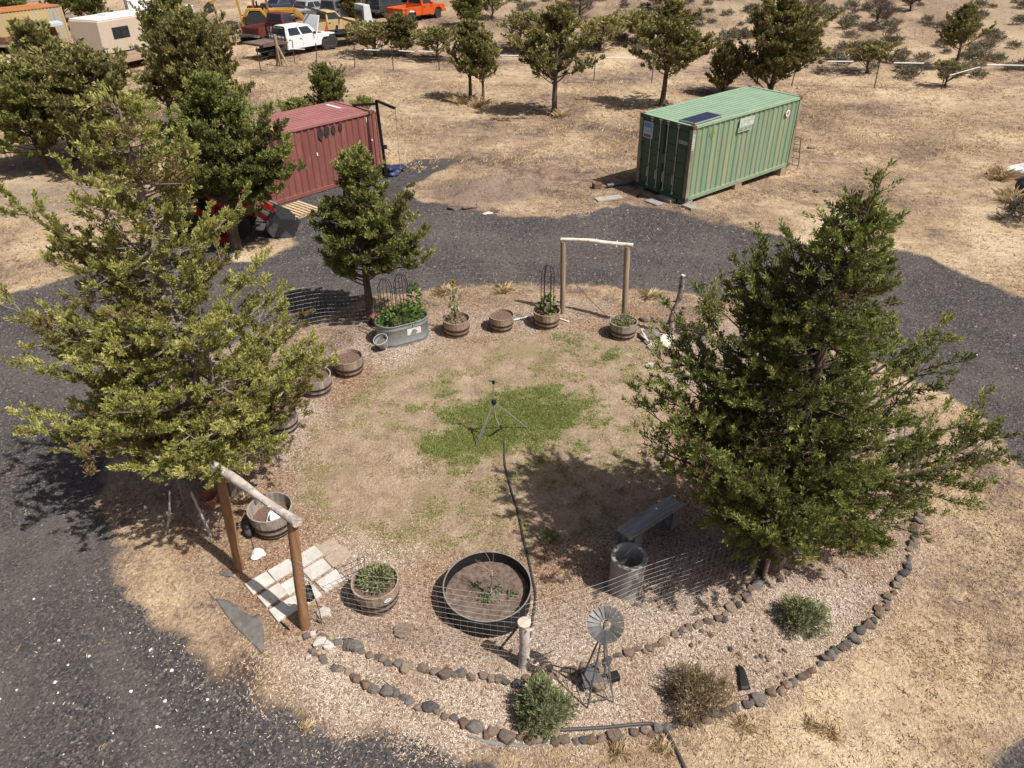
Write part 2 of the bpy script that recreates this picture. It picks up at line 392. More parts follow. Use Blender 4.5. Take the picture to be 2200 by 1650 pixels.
# one relief, cut along the region borders into ground, driveway, bed and lawn
ny, nx = GX.shape
idx = np.arange(ny * nx).reshape(ny, nx)
quads = np.stack([idx[:-1, :-1], idx[:-1, 1:], idx[1:, 1:], idx[1:, :-1]], -1).reshape(-1, 4)
Vg = np.stack([GX, GY, GZ], -1).reshape(-1, 3)
attrs = {k: np.clip(v, -1.5, 1.5).reshape(-1) for k, v in REG.items() if k != 'green'}
qm = {k: v[quads].mean(1) for k, v in attrs.items()}
sel_g = qm['gravel'] > 0; sel_l = (qm['lawn'] > 0) & ~sel_g; sel_m = (qm['mulch'] > 0) & ~sel_g & ~sel_l
for nm_, sel in (('gravel_driveway', sel_g), ('lawn', sel_l), ('mulch_bed', sel_m), ('ground', ~(sel_g | sel_l | sel_m))):
    q = quads[sel]; u, inv = np.unique(q, return_inverse=True)
    ob = npmesh(nm_, Vg[u], inv.reshape(-1, 4), gm, None, {k: v[u] for k, v in attrs.items()}, smooth=True)
    tag(ob, {'gravel_driveway': 'dark grey gravel driveway looping round the garden', 'lawn': 'patchy dry lawn circle inside the ring of barrels', 'mulch_bed': 'pale wood chip bed around the lawn', 'ground': 'dry straw coloured field and hillside'}[nm_], {'gravel_driveway': 'driveway', 'lawn': 'lawn', 'mulch_bed': 'mulch', 'ground': 'ground'}[nm_], None, 'structure')
def ground_z(x, y):
    """height of the built relief at points (bilinear)"""
    x = np.asarray(x, float); y = np.asarray(y, float)
    i = np.clip(np.searchsorted(gx, x) - 1, 0, len(gx) - 2); j = np.clip(np.searchsorted(gy, y) - 1, 0, len(gy) - 2)
    fx = (x - gx[i]) / (gx[i + 1] - gx[i]); fy = (y - gy[j]) / (gy[j + 1] - gy[j])
    return (GZ[j, i] * (1 - fx) * (1 - fy) + GZ[j, i + 1] * fx * (1 - fy) + GZ[j + 1, i] * (1 - fx) * fy + GZ[j + 1, i + 1] * fx * fy)
def gz(x, y): return float(ground_z(x, y))
def on(u, v):
    """ground point under photo point (u, v)"""
    p = G(u, v); return Vector((p.x, p.y, gz(p.x, p.y)))
# ---------------------------------------------------------------- trees
def leaf_mat(name, stops, trans=0.25, dead=None):
    m, t, b, o = nt(name)
    a = t.nodes.new('ShaderNodeAttribute'); a.attribute_name = 'tint'
    oi = t.nodes.new('ShaderNodeObjectInfo')
    tcn = t.nodes.new('ShaderNodeTexCoord').outputs['Object']
    n = noise(t, tcn, 1.7, 3, 0.6)
    f = mth(t, 'ADD', a.outputs['Fac'], mth(t, 'MULTIPLY', mth(t, 'SUBTRACT', n, 0.5), 0.5))
    f = mth(t, 'ADD', f, mth(t, 'MULTIPLY', mth(t, 'SUBTRACT', oi.outputs['Random'], 0.5), 0.18))
    c = ramp(t, f, stops)
    b.inputs['Roughness'].default_value = 0.65; b.inputs['Specular IOR Level'].default_value = 0.25
    t.links.new(c, b.inputs['Base Color'])
    tr = t.nodes.new('ShaderNodeBsdfTranslucent'); t.links.new(c, tr.inputs[0])
    mx = t.nodes.new('ShaderNodeMixShader'); mx.inputs[0].default_value = trans
    t.links.new(b.outputs[0], mx.inputs[1]); t.links.new(tr.outputs[0], mx.inputs[2]); t.links.new(mx.outputs[0], o.inputs[0])
    return m
L_YEL = leaf_mat('juniper_leaf_yellow', [(0.0, (0.190, 0.110, 0.057)), (0.12, (0.302, 0.226, 0.098)), (0.25, (0.168, 0.171, 0.046)), (0.55, (0.302, 0.303, 0.086)), (0.8, (0.448, 0.440, 0.138)), (1.0, (0.582, 0.528, 0.207))], 0.3)
L_GRN = leaf_mat('juniper_leaf_green', [(0.0, (0.160, 0.102, 0.053)), (0.1, (0.104, 0.116, 0.036)), (0.45, (0.181, 0.210, 0.057)), (0.75, (0.290, 0.312, 0.093)), (1.0, (0.450, 0.442, 0.158))], 0.3)
L_MID = leaf_mat('juniper_leaf_mid', [(0.0, (0.169, 0.117, 0.061)), (0.1, (0.111, 0.120, 0.038)), (0.45, (0.195, 0.215, 0.062)), (0.75, (0.305, 0.319, 0.097)), (1.0, (0.455, 0.436, 0.162))], 0.3)
L_OLV = leaf_mat('juniper_leaf_olive', [(0.0, (0.230, 0.149, 0.091)), (0.15, (0.135, 0.121, 0.048)), (0.5, (0.223, 0.209, 0.073)), (0.8, (0.331, 0.304, 0.112)), (1.0, (0.446, 0.371, 0.175))], 0.25)
L_SAGE = leaf_mat('sagebrush_leaf', [(0.0, (0.12, 0.095, 0.065)), (0.4, (0.17, 0.145, 0.10)), (0.7, (0.25, 0.225, 0.15)), (1.0, (0.33, 0.29, 0.19))], 0.2)
L_DEAD = leaf_mat('dead_twig', [(0.0, (0.09, 0.07, 0.055)), (0.5, (0.15, 0.12, 0.095)), (1.0, (0.22, 0.18, 0.14))], 0.1)
BARK = pm('juniper_bark', (0.16, 0.115, 0.085), (0.075, 0.055, 0.042), 5, 0.9, bmp=0.9, bdist=0.03, stretch=(3, 3, 0.5))
BARKP = pm('pale_bark', (0.34, 0.28, 0.23), (0.17, 0.13, 0.10), 5, 0.9, bmp=0.8, bdist=0.02, stretch=(3, 3, 0.5))

def unit(a): return a / (np.linalg.norm(a, axis=-1, keepdims=True) + 1e-9)
def sprigs(r, base, axis_, length, n_each, sl, sw, spread=0.75, tint=None, tip_up=0.15, fat=0.26):
    """feathery sprays: n_each narrow leaves along every twig. base, axis_ k x 3; length k"""
    k = len(base); B = np.repeat(base, n_each, 0); D = np.repeat(unit(axis_), n_each, 0); Ln = np.repeat(length, n_each)[:, None]
    s = r.uniform(0.0, 1.0, (k * n_each, 1)) ** 0.8
    q = r.normal(size=B.shape); q -= (q * D).sum(1, keepdims=True) * D; q = unit(q)
    spread_r = fat * (1 - 0.75 * s)
    p0 = B + D * Ln * s + q * (r.uniform(0, 1, (k * n_each, 1)) * spread_r * Ln * 0.55)
    d = unit(D * r.uniform(0.35, 1.0, s.shape) + q * spread * r.uniform(0.4, 1.1, s.shape) + np.array([0, 0, tip_up]))
    l = sl * np.clip(r.lognormal(0.0, 0.38, s.shape), 0.35, 2.0) * (1 - 0.35 * s)
    nrm = unit(np.array([0.12, -0.12, 0.75]) + 0.55 * q + 0.5 * r.normal(size=d.shape)); w = unit(np.cross(d, nrm)) * sw * r.uniform(0.7, 1.2, s.shape)
    V = np.stack([p0, p0 + d * l * 0.55 + w * 0.5, p0 + d * l, p0 + d * l * 0.45 - w * 0.5], 1).reshape(-1, 3)
    F = np.arange(len(V)).reshape(-1, 4)
    tw = np.repeat(tint if tint is not None else r.uniform(0.2, 0.8, k), n_each) + r.normal(0, 0.10, k * n_each) + 0.14 * (s[:, 0] - 0.5)
    T = np.repeat(np.clip(tw, 0, 1), 4)
    return V, F, T

def tree_parts(seed, H, prof, trunk_r, nbr, clear=0.12, top=None, rise=(0.1, 0.5), twig=(0.30, 0.55), n_sprig=40, sl=0.10, sw=0.028, inner=0.3, dens=9.0, droop=0.0,
               explicit=(), bare=0.04, wobble=0.03, az_bias=None, stems=1, jit=(0.55, 1.12), upturn=0.35, sub=1.0, sublen=0.12, brown=0.06):
    """prof(f, az) crown radius at height fraction f. Returns wood MB and leaf arrays"""
    r = np.random.default_rng(seed); wood = MB()
    top = np.array(top if top is not None else (r.normal(0, 0.04) * H, r.normal(0, 0.04) * H, H), float)
    zs = np.linspace(0, 1, 12)
    wob_ = np.cumsum(r.normal(0, wobble, (12, 2)), 0) * H * 0.12; wob_ -= wob_[0]
    tr = np.stack([top[0] * zs ** 1.2, top[1] * zs ** 1.2, top[2] * zs], 1); tr[:, :2] += wob_ * np.sin(zs * math.pi)[:, None]
    rad = trunk_r * (1 - zs) ** 0.8 * np.where(zs < 0.05, 1.35, 1.0) + 0.008
    wood.tube(tr, list(rad), 9)
    def tp(f): return np.array([np.interp(f, zs, tr[:, k]) for k in range(3)])
    for s_ in range(stems - 1):
        a = r.uniform(0, 6.28); P = [np.array([math.cos(a), math.sin(a), 0]) * trunk_r * (1.2 + 6 * q ** 1.3 * 0.6) + np.array([0, 0, q * H * 0.6]) for q in np.linspace(0, 1, 7)]
        wood.tube(P, list(trunk_r * 0.6 * (1 - np.linspace(0, 0.9, 7))), 7)
    tb, ta, tl, tt = [], [], [], []
    specs = []
    for i in range(nbr):
        f = clear + (0.985 - clear) * ((i + r.uniform(0, 1)) / nbr) ** 0.9
        az = r.uniform(0, 6.283) if az_bias is None else az_bias(r)
        L = max(0.12, prof(f, az)) * r.uniform(*jit)
        rs = r.uniform(*rise) * (1.05 - 0.35 * f)
        specs.append((tp(f), np.array([math.cos(az), math.sin(az), 0.0]), L, rs, f))
    for (z0, end) in explicit:
        p0 = tp(z0); e = np.array(end, float) - p0; L = np.linalg.norm(e[:2]); specs.append((p0, np.array([e[0], e[1], 0]) / (L + 1e-6), L, e[2] / (L + 1e-6) , None))
    for (p0, h, L, rs, f) in specs:
        n = 7; s = np.linspace(0, 1, n)[:, None]
        side = np.array([-h[1], h[0], 0]) * r.normal(0, 0.10) * L
        if f is None: z = rs * L * (s * 0.9 + 0.1 * s ** 2)
        else: z = L * (rs * s - droop * np.sin(s * math.pi) + upturn * rs * s ** 2.5)
        P = p0 + h * L * s + side * np.sin(s * math.pi) + np.concatenate([np.zeros((n, 2)), z], 1) + r.normal(0, 0.012 * L, (n, 3)) * s
        br = 0.012 + 0.016 * L
        wood.tube(P, list(np.linspace(br, 0.005, n)), 4, cap=False)
        if r.uniform() < bare and f is not None: continue
        u0 = inner * (0.4 if f is None else 1)
        # side branches, mostly level, that carry the sprays
        ns = max(2, int(L * (5.5 if f is None else 4.0) * sub) + 1)
        us = u0 + (1 - u0) * (np.arange(ns) + r.uniform(0, 1, ns)) / ns
        dd = unit(P[-1] - P[-3]); segs = [(P[0] * (1 - u0) + P[-1] * u0, P[-1], 0.55)]
        for k_, uu in enumerate(us):
            pb = np.array([np.interp(uu, s[:, 0], P[:, q_]) for q_ in range(3)])
            an = (1 if k_ % 2 else -1) * r.uniform(0.45, 1.25); c_, s_ = math.cos(an), math.sin(an)
            sd = np.array([h[0] * c_ - h[1] * s_, h[0] * s_ + h[1] * c_, 0]) + np.array([0, 0, dd[2] * 0.6 + r.uniform(-0.15, 0.55)])
            Ls = (0.16 + 0.38 * (1 - uu)) * min(L, 1.9) * r.uniform(0.6, 1.2) + sublen
            pe = pb + unit(sd) * Ls; segs.append((pb, pe, 1.0))
            wood.tube([pb, (pb + pe) / 2 + np.array([0, 0, 0.02]), pe], [0.010, 0.007, 0.003], 3, cap=False)
        bt = r.uniform(0.3, 0.72)
        if r.uniform() < brown: bt = 0.12
        for (pa, pe, dm) in segs:
            Lq = np.linalg.norm(pe - pa); m = max(2, int(Lq * dens * dm)); u = r.uniform(0.12, 1, m) ** 0.8; u[0] = 1.0
            pt = pa + (pe - pa) * u[:, None]; sd = unit(pe - pa)
            q = r.normal(size=(m, 3)); q[:, 2] = np.abs(q[:, 2]) * 0.8
            ax = unit(sd * r.uniform(0.4, 1.1, (m, 1)) + unit(q) * r.uniform(0.4, 1.0, (m, 1)) + np.array([0, 0, 0.2]))
            ln = r.uniform(*twig, m) * (1.1 - 0.35 * u)
            tb.append(pt - ax * ln[:, None] * 0.25); ta.append(ax); tl.append(ln); tt.append(bt + r.normal(0, 0.10, m) + 0.14 * (u - 0.6))
    # leader plume
    for f in np.linspace(0.86, 1.0, 6):
        tb.append(tp(f)[None]); ta.append(unit(np.array([[r.normal(0, 0.35), r.normal(0, 0.35), 1.0]]))); tl.append(np.array([twig[1] * 0.75])); tt.append(np.array([0.6]))
    tb = np.concatenate(tb); ta = np.concatenate(ta); tl = np.concatenate(tl); tt = np.concatenate(tt)
    return wood, sprigs(r, tb, ta, tl, n_sprig, sl, sw, tint=np.clip(tt, 0.02, 1))
def make_tree(name, label, loc, wood, leaf, lm, bm=None, rz=0.0, group=None, scale=1.0):
    t_ = thing(name, label, 'tree', loc, rz, group); t_.scale = (scale,) * 3
    w = wood.build('trunk', bm or BARK, t_, smooth=True)
    c = npmesh('crown', leaf[0], leaf[1], lm, t_, {'tint': leaf[2]})
    return t_
def copy_tree(src, label, loc, rz=0.0, scale=(1, 1, 1), lm=None, name=None):
    c = src.copy(); COL.objects.link(c); c.location = loc; c.rotation_euler = (0, 0, rz); c.scale = scale; c['label'] = label
    for ch in src.children:
        k = ch.copy(); COL.objects.link(k); k.parent = c
        if lm is not None and ch.name.startswith('crown'):
            k.material_slots[0].link = 'OBJECT'; k.material_slots[0].material = lm
    return c
def table(pts):
    a = np.array(pts, float); return lambda f: float(np.interp(f, a[:, 0], a[:, 1]))

# --- the tall yellow-green juniper at the left of the garden
b0 = on(492, 1052); Y0 = b0.y
def loc_at(u, v, Y, base): p = at_depth(u, v, Y); return (p.x - base.x, p.y - base.y, p.z - base.z)
topL = loc_at(248, 205, Y0 + 0.3, b0)
pr = table([(0.0, 1.4), (0.15, 1.9), (0.25, 2.1), (0.4, 1.85), (0.5, 1.45), (0.62, 1.25), (0.72, 1.05), (0.85, 0.75), (0.95, 0.4), (1.0, 0.12)])
exl = [(0.50, loc_at(12, 425, Y0 - 0.6, b0)), (0.47, loc_at(110, 470, Y0 - 0.5, b0)), (0.34, loc_at(8, 650, Y0 - 0.8, b0)), (0.32, loc_at(90, 700, Y0 - 0.9, b0)), (0.24, loc_at(62, 930, Y0 - 1.6, b0)), (0.26, loc_at(100, 800, Y0 - 1.2, b0)), (0.26, loc_at(690, 800, Y0 + 0.2, b0)), (0.30, loc_at(665, 735, Y0 + 0.5, b0)),
       (0.20, loc_at(320, 1010, Y0 - 1.9, b0)), (0.20, loc_at(545, 985, Y0 - 1.3, b0)), (0.22, loc_at(650, 870, Y0 - 0.3, b0)), (0.20, loc_at(180, 990, Y0 - 1.9, b0)), (0.44, loc_at(560, 560, Y0 + 0.5, b0)), (0.2, loc_at(440, 1000, Y0 - 1.8, b0)), (0.2, loc_at(480, 1015, Y0 - 1.9, b0)), (0.2, loc_at(520, 1010, Y0 - 1.7, b0)), (0.2, loc_at(400, 1025, Y0 - 2.0, b0)), (0.24, loc_at(250, 940, Y0 - 1.8, b0)), (0.3, loc_at(520, 880, Y0 - 1.2, b0)), (0.62, loc_at(125, 345, Y0 - 0.3, b0)), (0.62, loc_at(380, 330, Y0 + 0.2, b0)), (0.7, loc_at(150, 290, Y0 - 0.2, b0))]
w_, l_ = tree_parts(3, topL[2], lambda f, az: pr(f), 0.17, 150, 0.18, topL, rise=(-0.05, 0.45), twig=(0.17, 0.31), n_sprig=46, sl=0.056, sw=0.0225, inner=0.22, dens=12.0, droop=0.05, explicit=exl, bare=0.10, brown=0.14, stems=3, jit=(0.42, 1.1))
make_tree('juniper_tree', 'tall yellow-green juniper by the log arch at the left of the garden', b0, w_, l_, L_YEL, BARKP)
# --- the broad dark juniper at the right of the garden
b1 = on(1645, 1222); Y1 = b1.y
topR = loc_at(1868, 440, Y1 + 0.15, b1)
pr2 = table([(0.0, 0.8), (0.1, 1.0), (0.25, 1.25), (0.4, 1.35), (0.55, 1.2), (0.68, 0.98), (0.8, 0.7), (0.9, 0.42), (1.0, 0.12)])
exr = [(0.985, loc_at(1897, 380, Y1 + 0.2, b1)), (0.30, loc_at(2140, 935, Y1 + 0.3, b1)), (0.31, loc_at(2115, 900, Y1 + 0.5, b1)), (0.28, loc_at(2060, 985, Y1 + 0.2, b1)), (0.29, loc_at(2100, 960, Y1 + 0.4, b1)), (0.36, loc_at(1385, 880, Y1 + 0.2, b1)), (0.36, loc_at(1420, 850, Y1 + 0.5, b1)), (0.4, loc_at(1445, 765, Y1 + 0.9, b1)), (0.4, loc_at(1480, 780, Y1 + 0.5, b1)), (0.33, loc_at(1395, 960, Y1 - 0.2, b1)), (0.3, loc_at(1450, 960, Y1 - 0.4, b1)), (0.3, loc_at(1510, 900, Y1 - 0.5, b1)),
       (0.14, loc_at(1585, 1165, Y1 - 0.5, b1)), (0.14, loc_at(1690, 1180, Y1 - 0.6, b1)), (0.16, loc_at(1935, 1125, Y1 - 0.1, b1)), (0.2, loc_at(1915, 1060, Y1 + 0.0, b1)), (0.22, loc_at(1500, 1010, Y1 - 0.6, b1)), (0.2, loc_at(1560, 1080, Y1 - 0.8, b1)), (0.48, loc_at(2025, 700, Y1 + 0.5, b1)), (0.46, loc_at(2005, 760, Y1 + 0.5, b1)), (0.44, loc_at(1985, 800, Y1 + 0.2, b1)), (0.6, loc_at(1635, 525, Y1 + 0.9, b1)), (0.55, loc_at(1595, 640, Y1 + 0.5, b1)), (0.55, loc_at(1620, 580, Y1 + 0.6, b1)), (0.64, loc_at(1695, 510, Y1 + 0.7, b1)), (0.2, loc_at(1640, 1080, Y1 - 1.2, b1)), (0.2, loc_at(1780, 1110, Y1 - 0.9, b1)), (0.25, loc_at(1850, 1010, Y1 - 0.8, b1)), (0.14, loc_at(1545, 1120, Y1 - 0.5, b1)), (0.16, loc_at(1520, 1060, Y1 - 0.7, b1)), (0.17, loc_at(1600, 1050, Y1 - 1.3, b1)), (0.15, loc_at(1620, 1140, Y1 - 0.9, b1)), (0.18, loc_at(1560, 990, Y1 - 1.0, b1)), (0.18, loc_at(1680, 1060, Y1 - 1.3, b1)), (0.12, loc_at(1720, 1150, Y1 - 0.8, b1)), (0.22, loc_at(1470, 930, Y1 - 0.6, b1)), (0.24, loc_at(1430, 1000, Y1 - 0.3, b1)), (0.2, loc_at(1500, 970, Y1 - 0.9, b1))]
w_, l_ = tree_parts(8, topR[2], lambda f, az: pr2(f) * (1 - 0.22 * math.cos(az)) * (1 + 0.3 * math.sin(3 * az + 9 * f)), 0.16, 225, 0.08, topR, rise=(0.0, 0.5), twig=(0.19, 0.34), n_sprig=44, sl=0.062, sw=0.0205, inner=0.12, dens=9.6, droop=0.03, explicit=exr, bare=0.02, stems=4, jit=(0.5, 1.1))
make_tree('juniper_tree', 'broad deep green juniper behind the plank bench at the right of the garden', b1, w_, l_, L_GRN)
# --- slim juniper beside the stock tank
b2 = on(798, 692); Y2 = b2.y
pr3 = table([(0.0, 0.3), (0.25, 0.72), (0.4, 1.0), (0.52, 0.95), (0.65, 0.72), (0.8, 0.5), (0.92, 0.35), (1.0, 0.1)])
t2 = loc_at(768, 335, Y2, b2)
ex2 = [(0.42, loc_at(874, 405, Y2 - 0.1, b2)), (0.42, loc_at(868, 430, Y2, b2)), (0.36, loc_at(905, 510, Y2 + 0.1, b2)), (0.3, loc_at(705, 560, Y2, b2)), (0.45, loc_at(722, 445, Y2, b2)), (0.3, loc_at(905, 560, Y2 - 0.2, b2))]
w_, l_ = tree_parts(21, t2[2], lambda f, az: pr3(f), 0.10, 105, 0.24, t2, rise=(0.1, 0.6), twig=(0.22, 0.38), n_sprig=38, sl=0.09, sw=0.038, dens=11, explicit=ex2)
make_tree('juniper_tree', 'slim mid-green juniper beside the galvanised stock tank', b2, w_, l_, L_MID)
# --- dark juniper in front of the red tractor
b3 = on(507, 532); Y3 = b3.y
pr4 = table([(0.0, 0.4), (0.2, 1.0), (0.32, 1.5), (0.5, 1.45), (0.65, 1.15), (0.8, 0.75), (0.92, 0.4), (1.0, 0.1)])
t3 = loc_at(440, 170, Y3, b3)
ex3 = [(0.4, loc_at(610, 320, Y3 - 0.2, b3)), (0.4, loc_at(620, 380, Y3 - 0.3, b3)), (0.45, loc_at(575, 245, Y3, b3)), (0.4, loc_at(595, 280, Y3, b3)), (0.3, loc_at(590, 410, Y3 - 0.3, b3)), (0.35, loc_at(560, 300, Y3 - 0.2, b3))]
w_, l_ = tree_parts(34, t3[2], lambda f, az: pr4(f), 0.16, 140, 0.24, t3, rise=(0.1, 0.55), twig=(0.26, 0.45), n_sprig=34, sl=0.105, sw=0.046, dens=10, explicit=ex3)
make_tree('juniper_tree', 'dark juniper standing in front of the red tractor', b3, w_, l_, L_GRN)

# --- kinds for the field and the hill behind: built once, then copied
def proto(seed, H, pts, tr_, nb, clear, lm, **kw):
    f_ = table(pts); w, l = tree_parts(seed, H, lambda f, az: f_(f), tr_, nb, clear, None, **kw)
    k = H / l[0][:, 2].max(); l[0][:, 2] *= k; w.v = [(x, y, z * k) for x, y, z in w.v]
    return (w, l, lm)
far_kw = dict(n_sprig=20, sl=0.17, sw=0.085, dens=6.0, twig=(0.28, 0.48), sub=0.8, sublen=0.2, jit=(0.35, 1.2))
PR = {
 'tree_a': proto(51, 5.2, [(0, .5), (.26, 1.5), (.36, 2.0), (.5, 1.75), (.7, 1.15), (.88, .55), (1, .12)], 0.15, 80, 0.28, L_OLV, rise=(0.25, 0.8), bare=0.12, **far_kw),
 'tree_b': proto(52, 4.2, [(0, .4), (.26, .95), (.4, 1.25), (.6, 1.05), (.8, .65), (1, .12)], 0.11, 64, 0.30, L_OLV, rise=(0.3, 0.9), bare=0.12, **far_kw),
 'tree_c': proto(53, 5.0, [(0, 1.4), (.15, 2.1), (.35, 2.1), (.6, 1.6), (.8, .95), (1, .15)], 0.14, 125, 0.04, L_OLV, rise=(0.3, 1.0), **far_kw),
 'tree_d': proto(54, 5.4, [(0, .8), (.16, 2.0), (.34, 2.6), (.55, 2.1), (.75, 1.35), (.92, .6), (1, .15)], 0.2, 120, 0.15, L_MID, rise=(0.2, 0.8), **far_kw),
 'bush': proto(55, 2.0, [(0, .8), (.3, 1.1), (.6, .9), (.85, .5), (1, .15)], 0.07, 40, 0.06, L_OLV, rise=(0.4, 1.2), n_sprig=14, sl=0.18, sw=0.07, dens=5, twig=(0.25, 0.42), sub=0.9, sublen=0.15),
 'dead': proto(56, 2.2, [(0, .7), (.4, 1.1), (.7, .8), (1, .2)], 0.07, 46, 0.05, L_DEAD, rise=(0.3, 1.2), n_sprig=9, sl=0.3, sw=0.018, dens=7, twig=(0.3, 0.6)),
}
FIRST = {}
PH = {'tree_a': 5.2, 'tree_b': 4.2, 'tree_c': 5.0, 'tree_d': 5.4, 'bush': 2.0, 'dead': 2.2}
def field_tree(kind, u, v, vtop, label, wscale=1.0, lm=None, name='juniper_tree', rz=None):
    """base at photo point (u, v), top at photo height vtop"""
    p = on(u, v); q = at_depth(u, vtop, p.y); h = max(0.3, q.z - p.z); s = h / PH[kind]; rz = U(0, 6.28) if rz is None else rz
    w, l, lm0 = PR[kind]
    if kind not in FIRST:
        o_ = make_tree(name, label, p, w, l, lm0, None, rz); FIRST[kind] = o_; o_.scale = (s * wscale, s * wscale, s)
        if lm is not None:
            for ch in o_.children:
                if ch.name.startswith('crown'): ch.material_slots[0].link = 'OBJECT'; ch.material_slots[0].material = lm
    else:
        o_ = copy_tree(FIRST[kind], label, p, rz, (s * wscale, s * wscale, s), lm or lm0); o_.name = name
    o_.rotation_euler = (R(U(-5, 5)), R(U(-5, 5)), rz)
    o_['category'] = 'bush' if 'bush' in name or 'shrub' in name else 'tree'
    o_['group'] = 'junipers in the field and on the hill'
    return o_
field_tree('tree_a', 1190, 250, -8, 'juniper with a bare lower trunk standing alone in the field between the two containers', 0.92)
field_tree('tree_b', 1010, 220, 38, 'fuller juniper of the pair standing left of the lone field juniper', 0.95)
field_tree('tree_b', 1038, 226, 62, 'thin sparse juniper of the pair standing left of the lone field juniper', 0.8)
field_tree('tree_a', 1422, 228, -14, 'double-trunked juniper just behind the door end of the green container', 0.95)
field_tree('tree_c', 1652, 210, -22, 'dense cone-shaped juniper behind the long side of the green container', 0.95)
field_tree('tree_c', 1552, 205, 82, 'small juniper tucked left of the dense one behind the green container', 0.8)
field_tree('tree_c', 712, 262, 128, 'pointed young juniper rising behind the roof of the red container', 0.75, L_MID)
field_tree('bush', 640, 270, 205, 'low juniper at the left behind the red container roof', 1.1, L_MID, 'juniper_bush')
field_tree('bush', 778, 258, 205, 'little juniper tip behind the hoist end of the red container', 0.9, L_MID, 'juniper_bush')
field_tree('tree_d', 105, 372, 122, 'leaning juniper at the far left edge of the field', 0.85)
field_tree('tree_d', 228, 362, 82, 'wide juniper directly behind the tall yellow-green one', 0.95, L_OLV)
field_tree('tree_b', 165, 345, 34, 'narrow juniper between the two wide ones at the far left', 1.0)
field_tree('tree_b', 372, 275, 118, 'straight juniper with a clear trunk left of the dark tractor juniper', 1.1)
field_tree('tree_d', 478, 290, 2, 'big spreading juniper behind the dark tractor juniper', 0.72, L_OLV)
field_tree('tree_c', 392, 165, -30, 'tall juniper beside the nose of the beige motorhome', 0.8, L_MID)
field_tree('tree_d', 25, 72, -40, 'juniper behind the yellow container at the top left corner', 0.9)
field_tree('tree_d', 205, 62, -60, 'juniper left of the white camper at the top edge', 0.85, L_MID)
field_tree('tree_d', 140, 50, -70, 'juniper behind the plank crate at the top edge', 0.8)
field_tree('tree_d', 640, 26, -70, 'juniper behind the yellow backhoe loader at the top edge', 0.9)
field_tree('tree_c', 765, 50, -45, 'juniper between the tow truck and the grey pickup', 0.85)
field_tree('tree_c', 862, 118, 22, 'wide olive juniper bush in front of the orange pickup', 1.05, None, 'juniper_bush')
field_tree('bush', 805, 118, 40, 'ragged juniper bush left of the wide one before the orange pickup', 1.25, None, 'juniper_bush')
field_tree('tree_c', 1000, 58, -40, 'dark round juniper right of the orange pickup', 1.0, L_MID)
field_tree('bush', 1058, 40, -25, 'juniper bush at the top edge right of the dark round juniper', 0.9, L_MID, 'juniper_bush')
field_tree('bush', 940, 128, 52, 'small juniper at the fence behind the juniper pair', 1.25, None, 'juniper_bush')
field_tree('bush', 1140, 112, 22, 'scraggly half-bare juniper behind the lone field juniper', 1.25, None, 'juniper_bush')
field_tree('bush', 1288, 108, 30, 'round juniper bush right of the lone field juniper beyond the fence', 1.25, None, 'juniper_bush')
field_tree('bush', 1375, 92, 15, 'round juniper bush left of the double-trunked juniper beyond the fence', 1.25, None, 'juniper_bush')
field_tree('dead', 1245, 42, -30, 'bare grey bush high on the slope above the lone field juniper', 1.2, None, 'bare_bush')
field_tree('dead', 1745, 42, -12, 'bare grey bush on the slope right of the cone-shaped juniper', 1.1, None, 'bare_bush')
field_tree('dead', 1880, 58, -15, 'bare grey bush with a tangled base high on the right slope', 1.1, None, 'bare_bush')
field_tree('bush', 1955, 24, -40, 'juniper bush at the top edge of the right slope', 1.0, None, 'juniper_bush')
field_tree('bush', 1430, 22, -40, 'juniper bush at the top edge above the double-trunked juniper', 1.25, None, 'juniper_bush')
field_tree('tree_a', 2052, 150, 0, 'leaning juniper with a bare stem on the right slope by the fence', 0.85, None, 'juniper_tree', 2.2).rotation_euler[1] = R(8)
field_tree('bush', 1862, 158, 84, 'round juniper bush at the fence right of the green container', 1.25, None, 'juniper_bush')
field_tree('bush', 2030, 185, 128, 'low juniper bush at the foot of the leaning juniper', 1.1, None, 'juniper_bush')
# ---------------------------------------------------------------- loose stuff on the ground
def tint_mat(name, stops, rough=0.85, trans=0.0):
    m, t, b, o = nt(name)
    a = t.nodes.new('ShaderNodeAttribute'); a.attribute_name = 'tint'
    c = ramp(t, a.outputs['Fac'], stops); t.links.new(c, b.inputs['Base Color']); b.inputs['Roughness'].default_value = rough; b.inputs['Specular IOR Level'].default_value = 0.2
    if trans:
        tr = t.nodes.new('ShaderNodeBsdfTranslucent'); t.links.new(c, tr.inputs[0]); mx = t.nodes.new('ShaderNodeMixShader'); mx.inputs[0].default_value = trans
        t.links.new(b.outputs[0], mx.inputs[1]); t.links.new(tr.outputs[0], mx.inputs[2]); t.links.new(mx.outputs[0], o.inputs[0])
    return m
CHIP_M = tint_mat('wood_chip', [(0.0, (0.13, 0.08, 0.055)), (0.3, (0.30, 0.205, 0.14)), (0.6, (0.48, 0.375, 0.285)), (1.0, (0.74, 0.65, 0.55))])
STRAW_M = tint_mat('straw', [(0.0, (0.22, 0.15, 0.08)), (0.4, (0.40, 0.29, 0.16)), (0.8, (0.56, 0.43, 0.25)), (1.0, (0.68, 0.55, 0.35))], 0.7, 0.2)
PEB_M = tint_mat('pebble', [(0.0, (0.03, 0.029, 0.031)), (0.55, (0.085, 0.078, 0.076)), (0.8, (0.16, 0.135, 0.115)), (0.93, (0.30, 0.25, 0.205)), (1.0, (0.72, 0.69, 0.64))], 0.8)
TURF_M = tint_mat('turf_blade', [(0.0, (0.42, 0.33, 0.16)), (0.3, (0.29, 0.275, 0.10)), (0.6, (0.17, 0.215, 0.055)), (1.0, (0.25, 0.31, 0.08))], 0.6, 0.25)
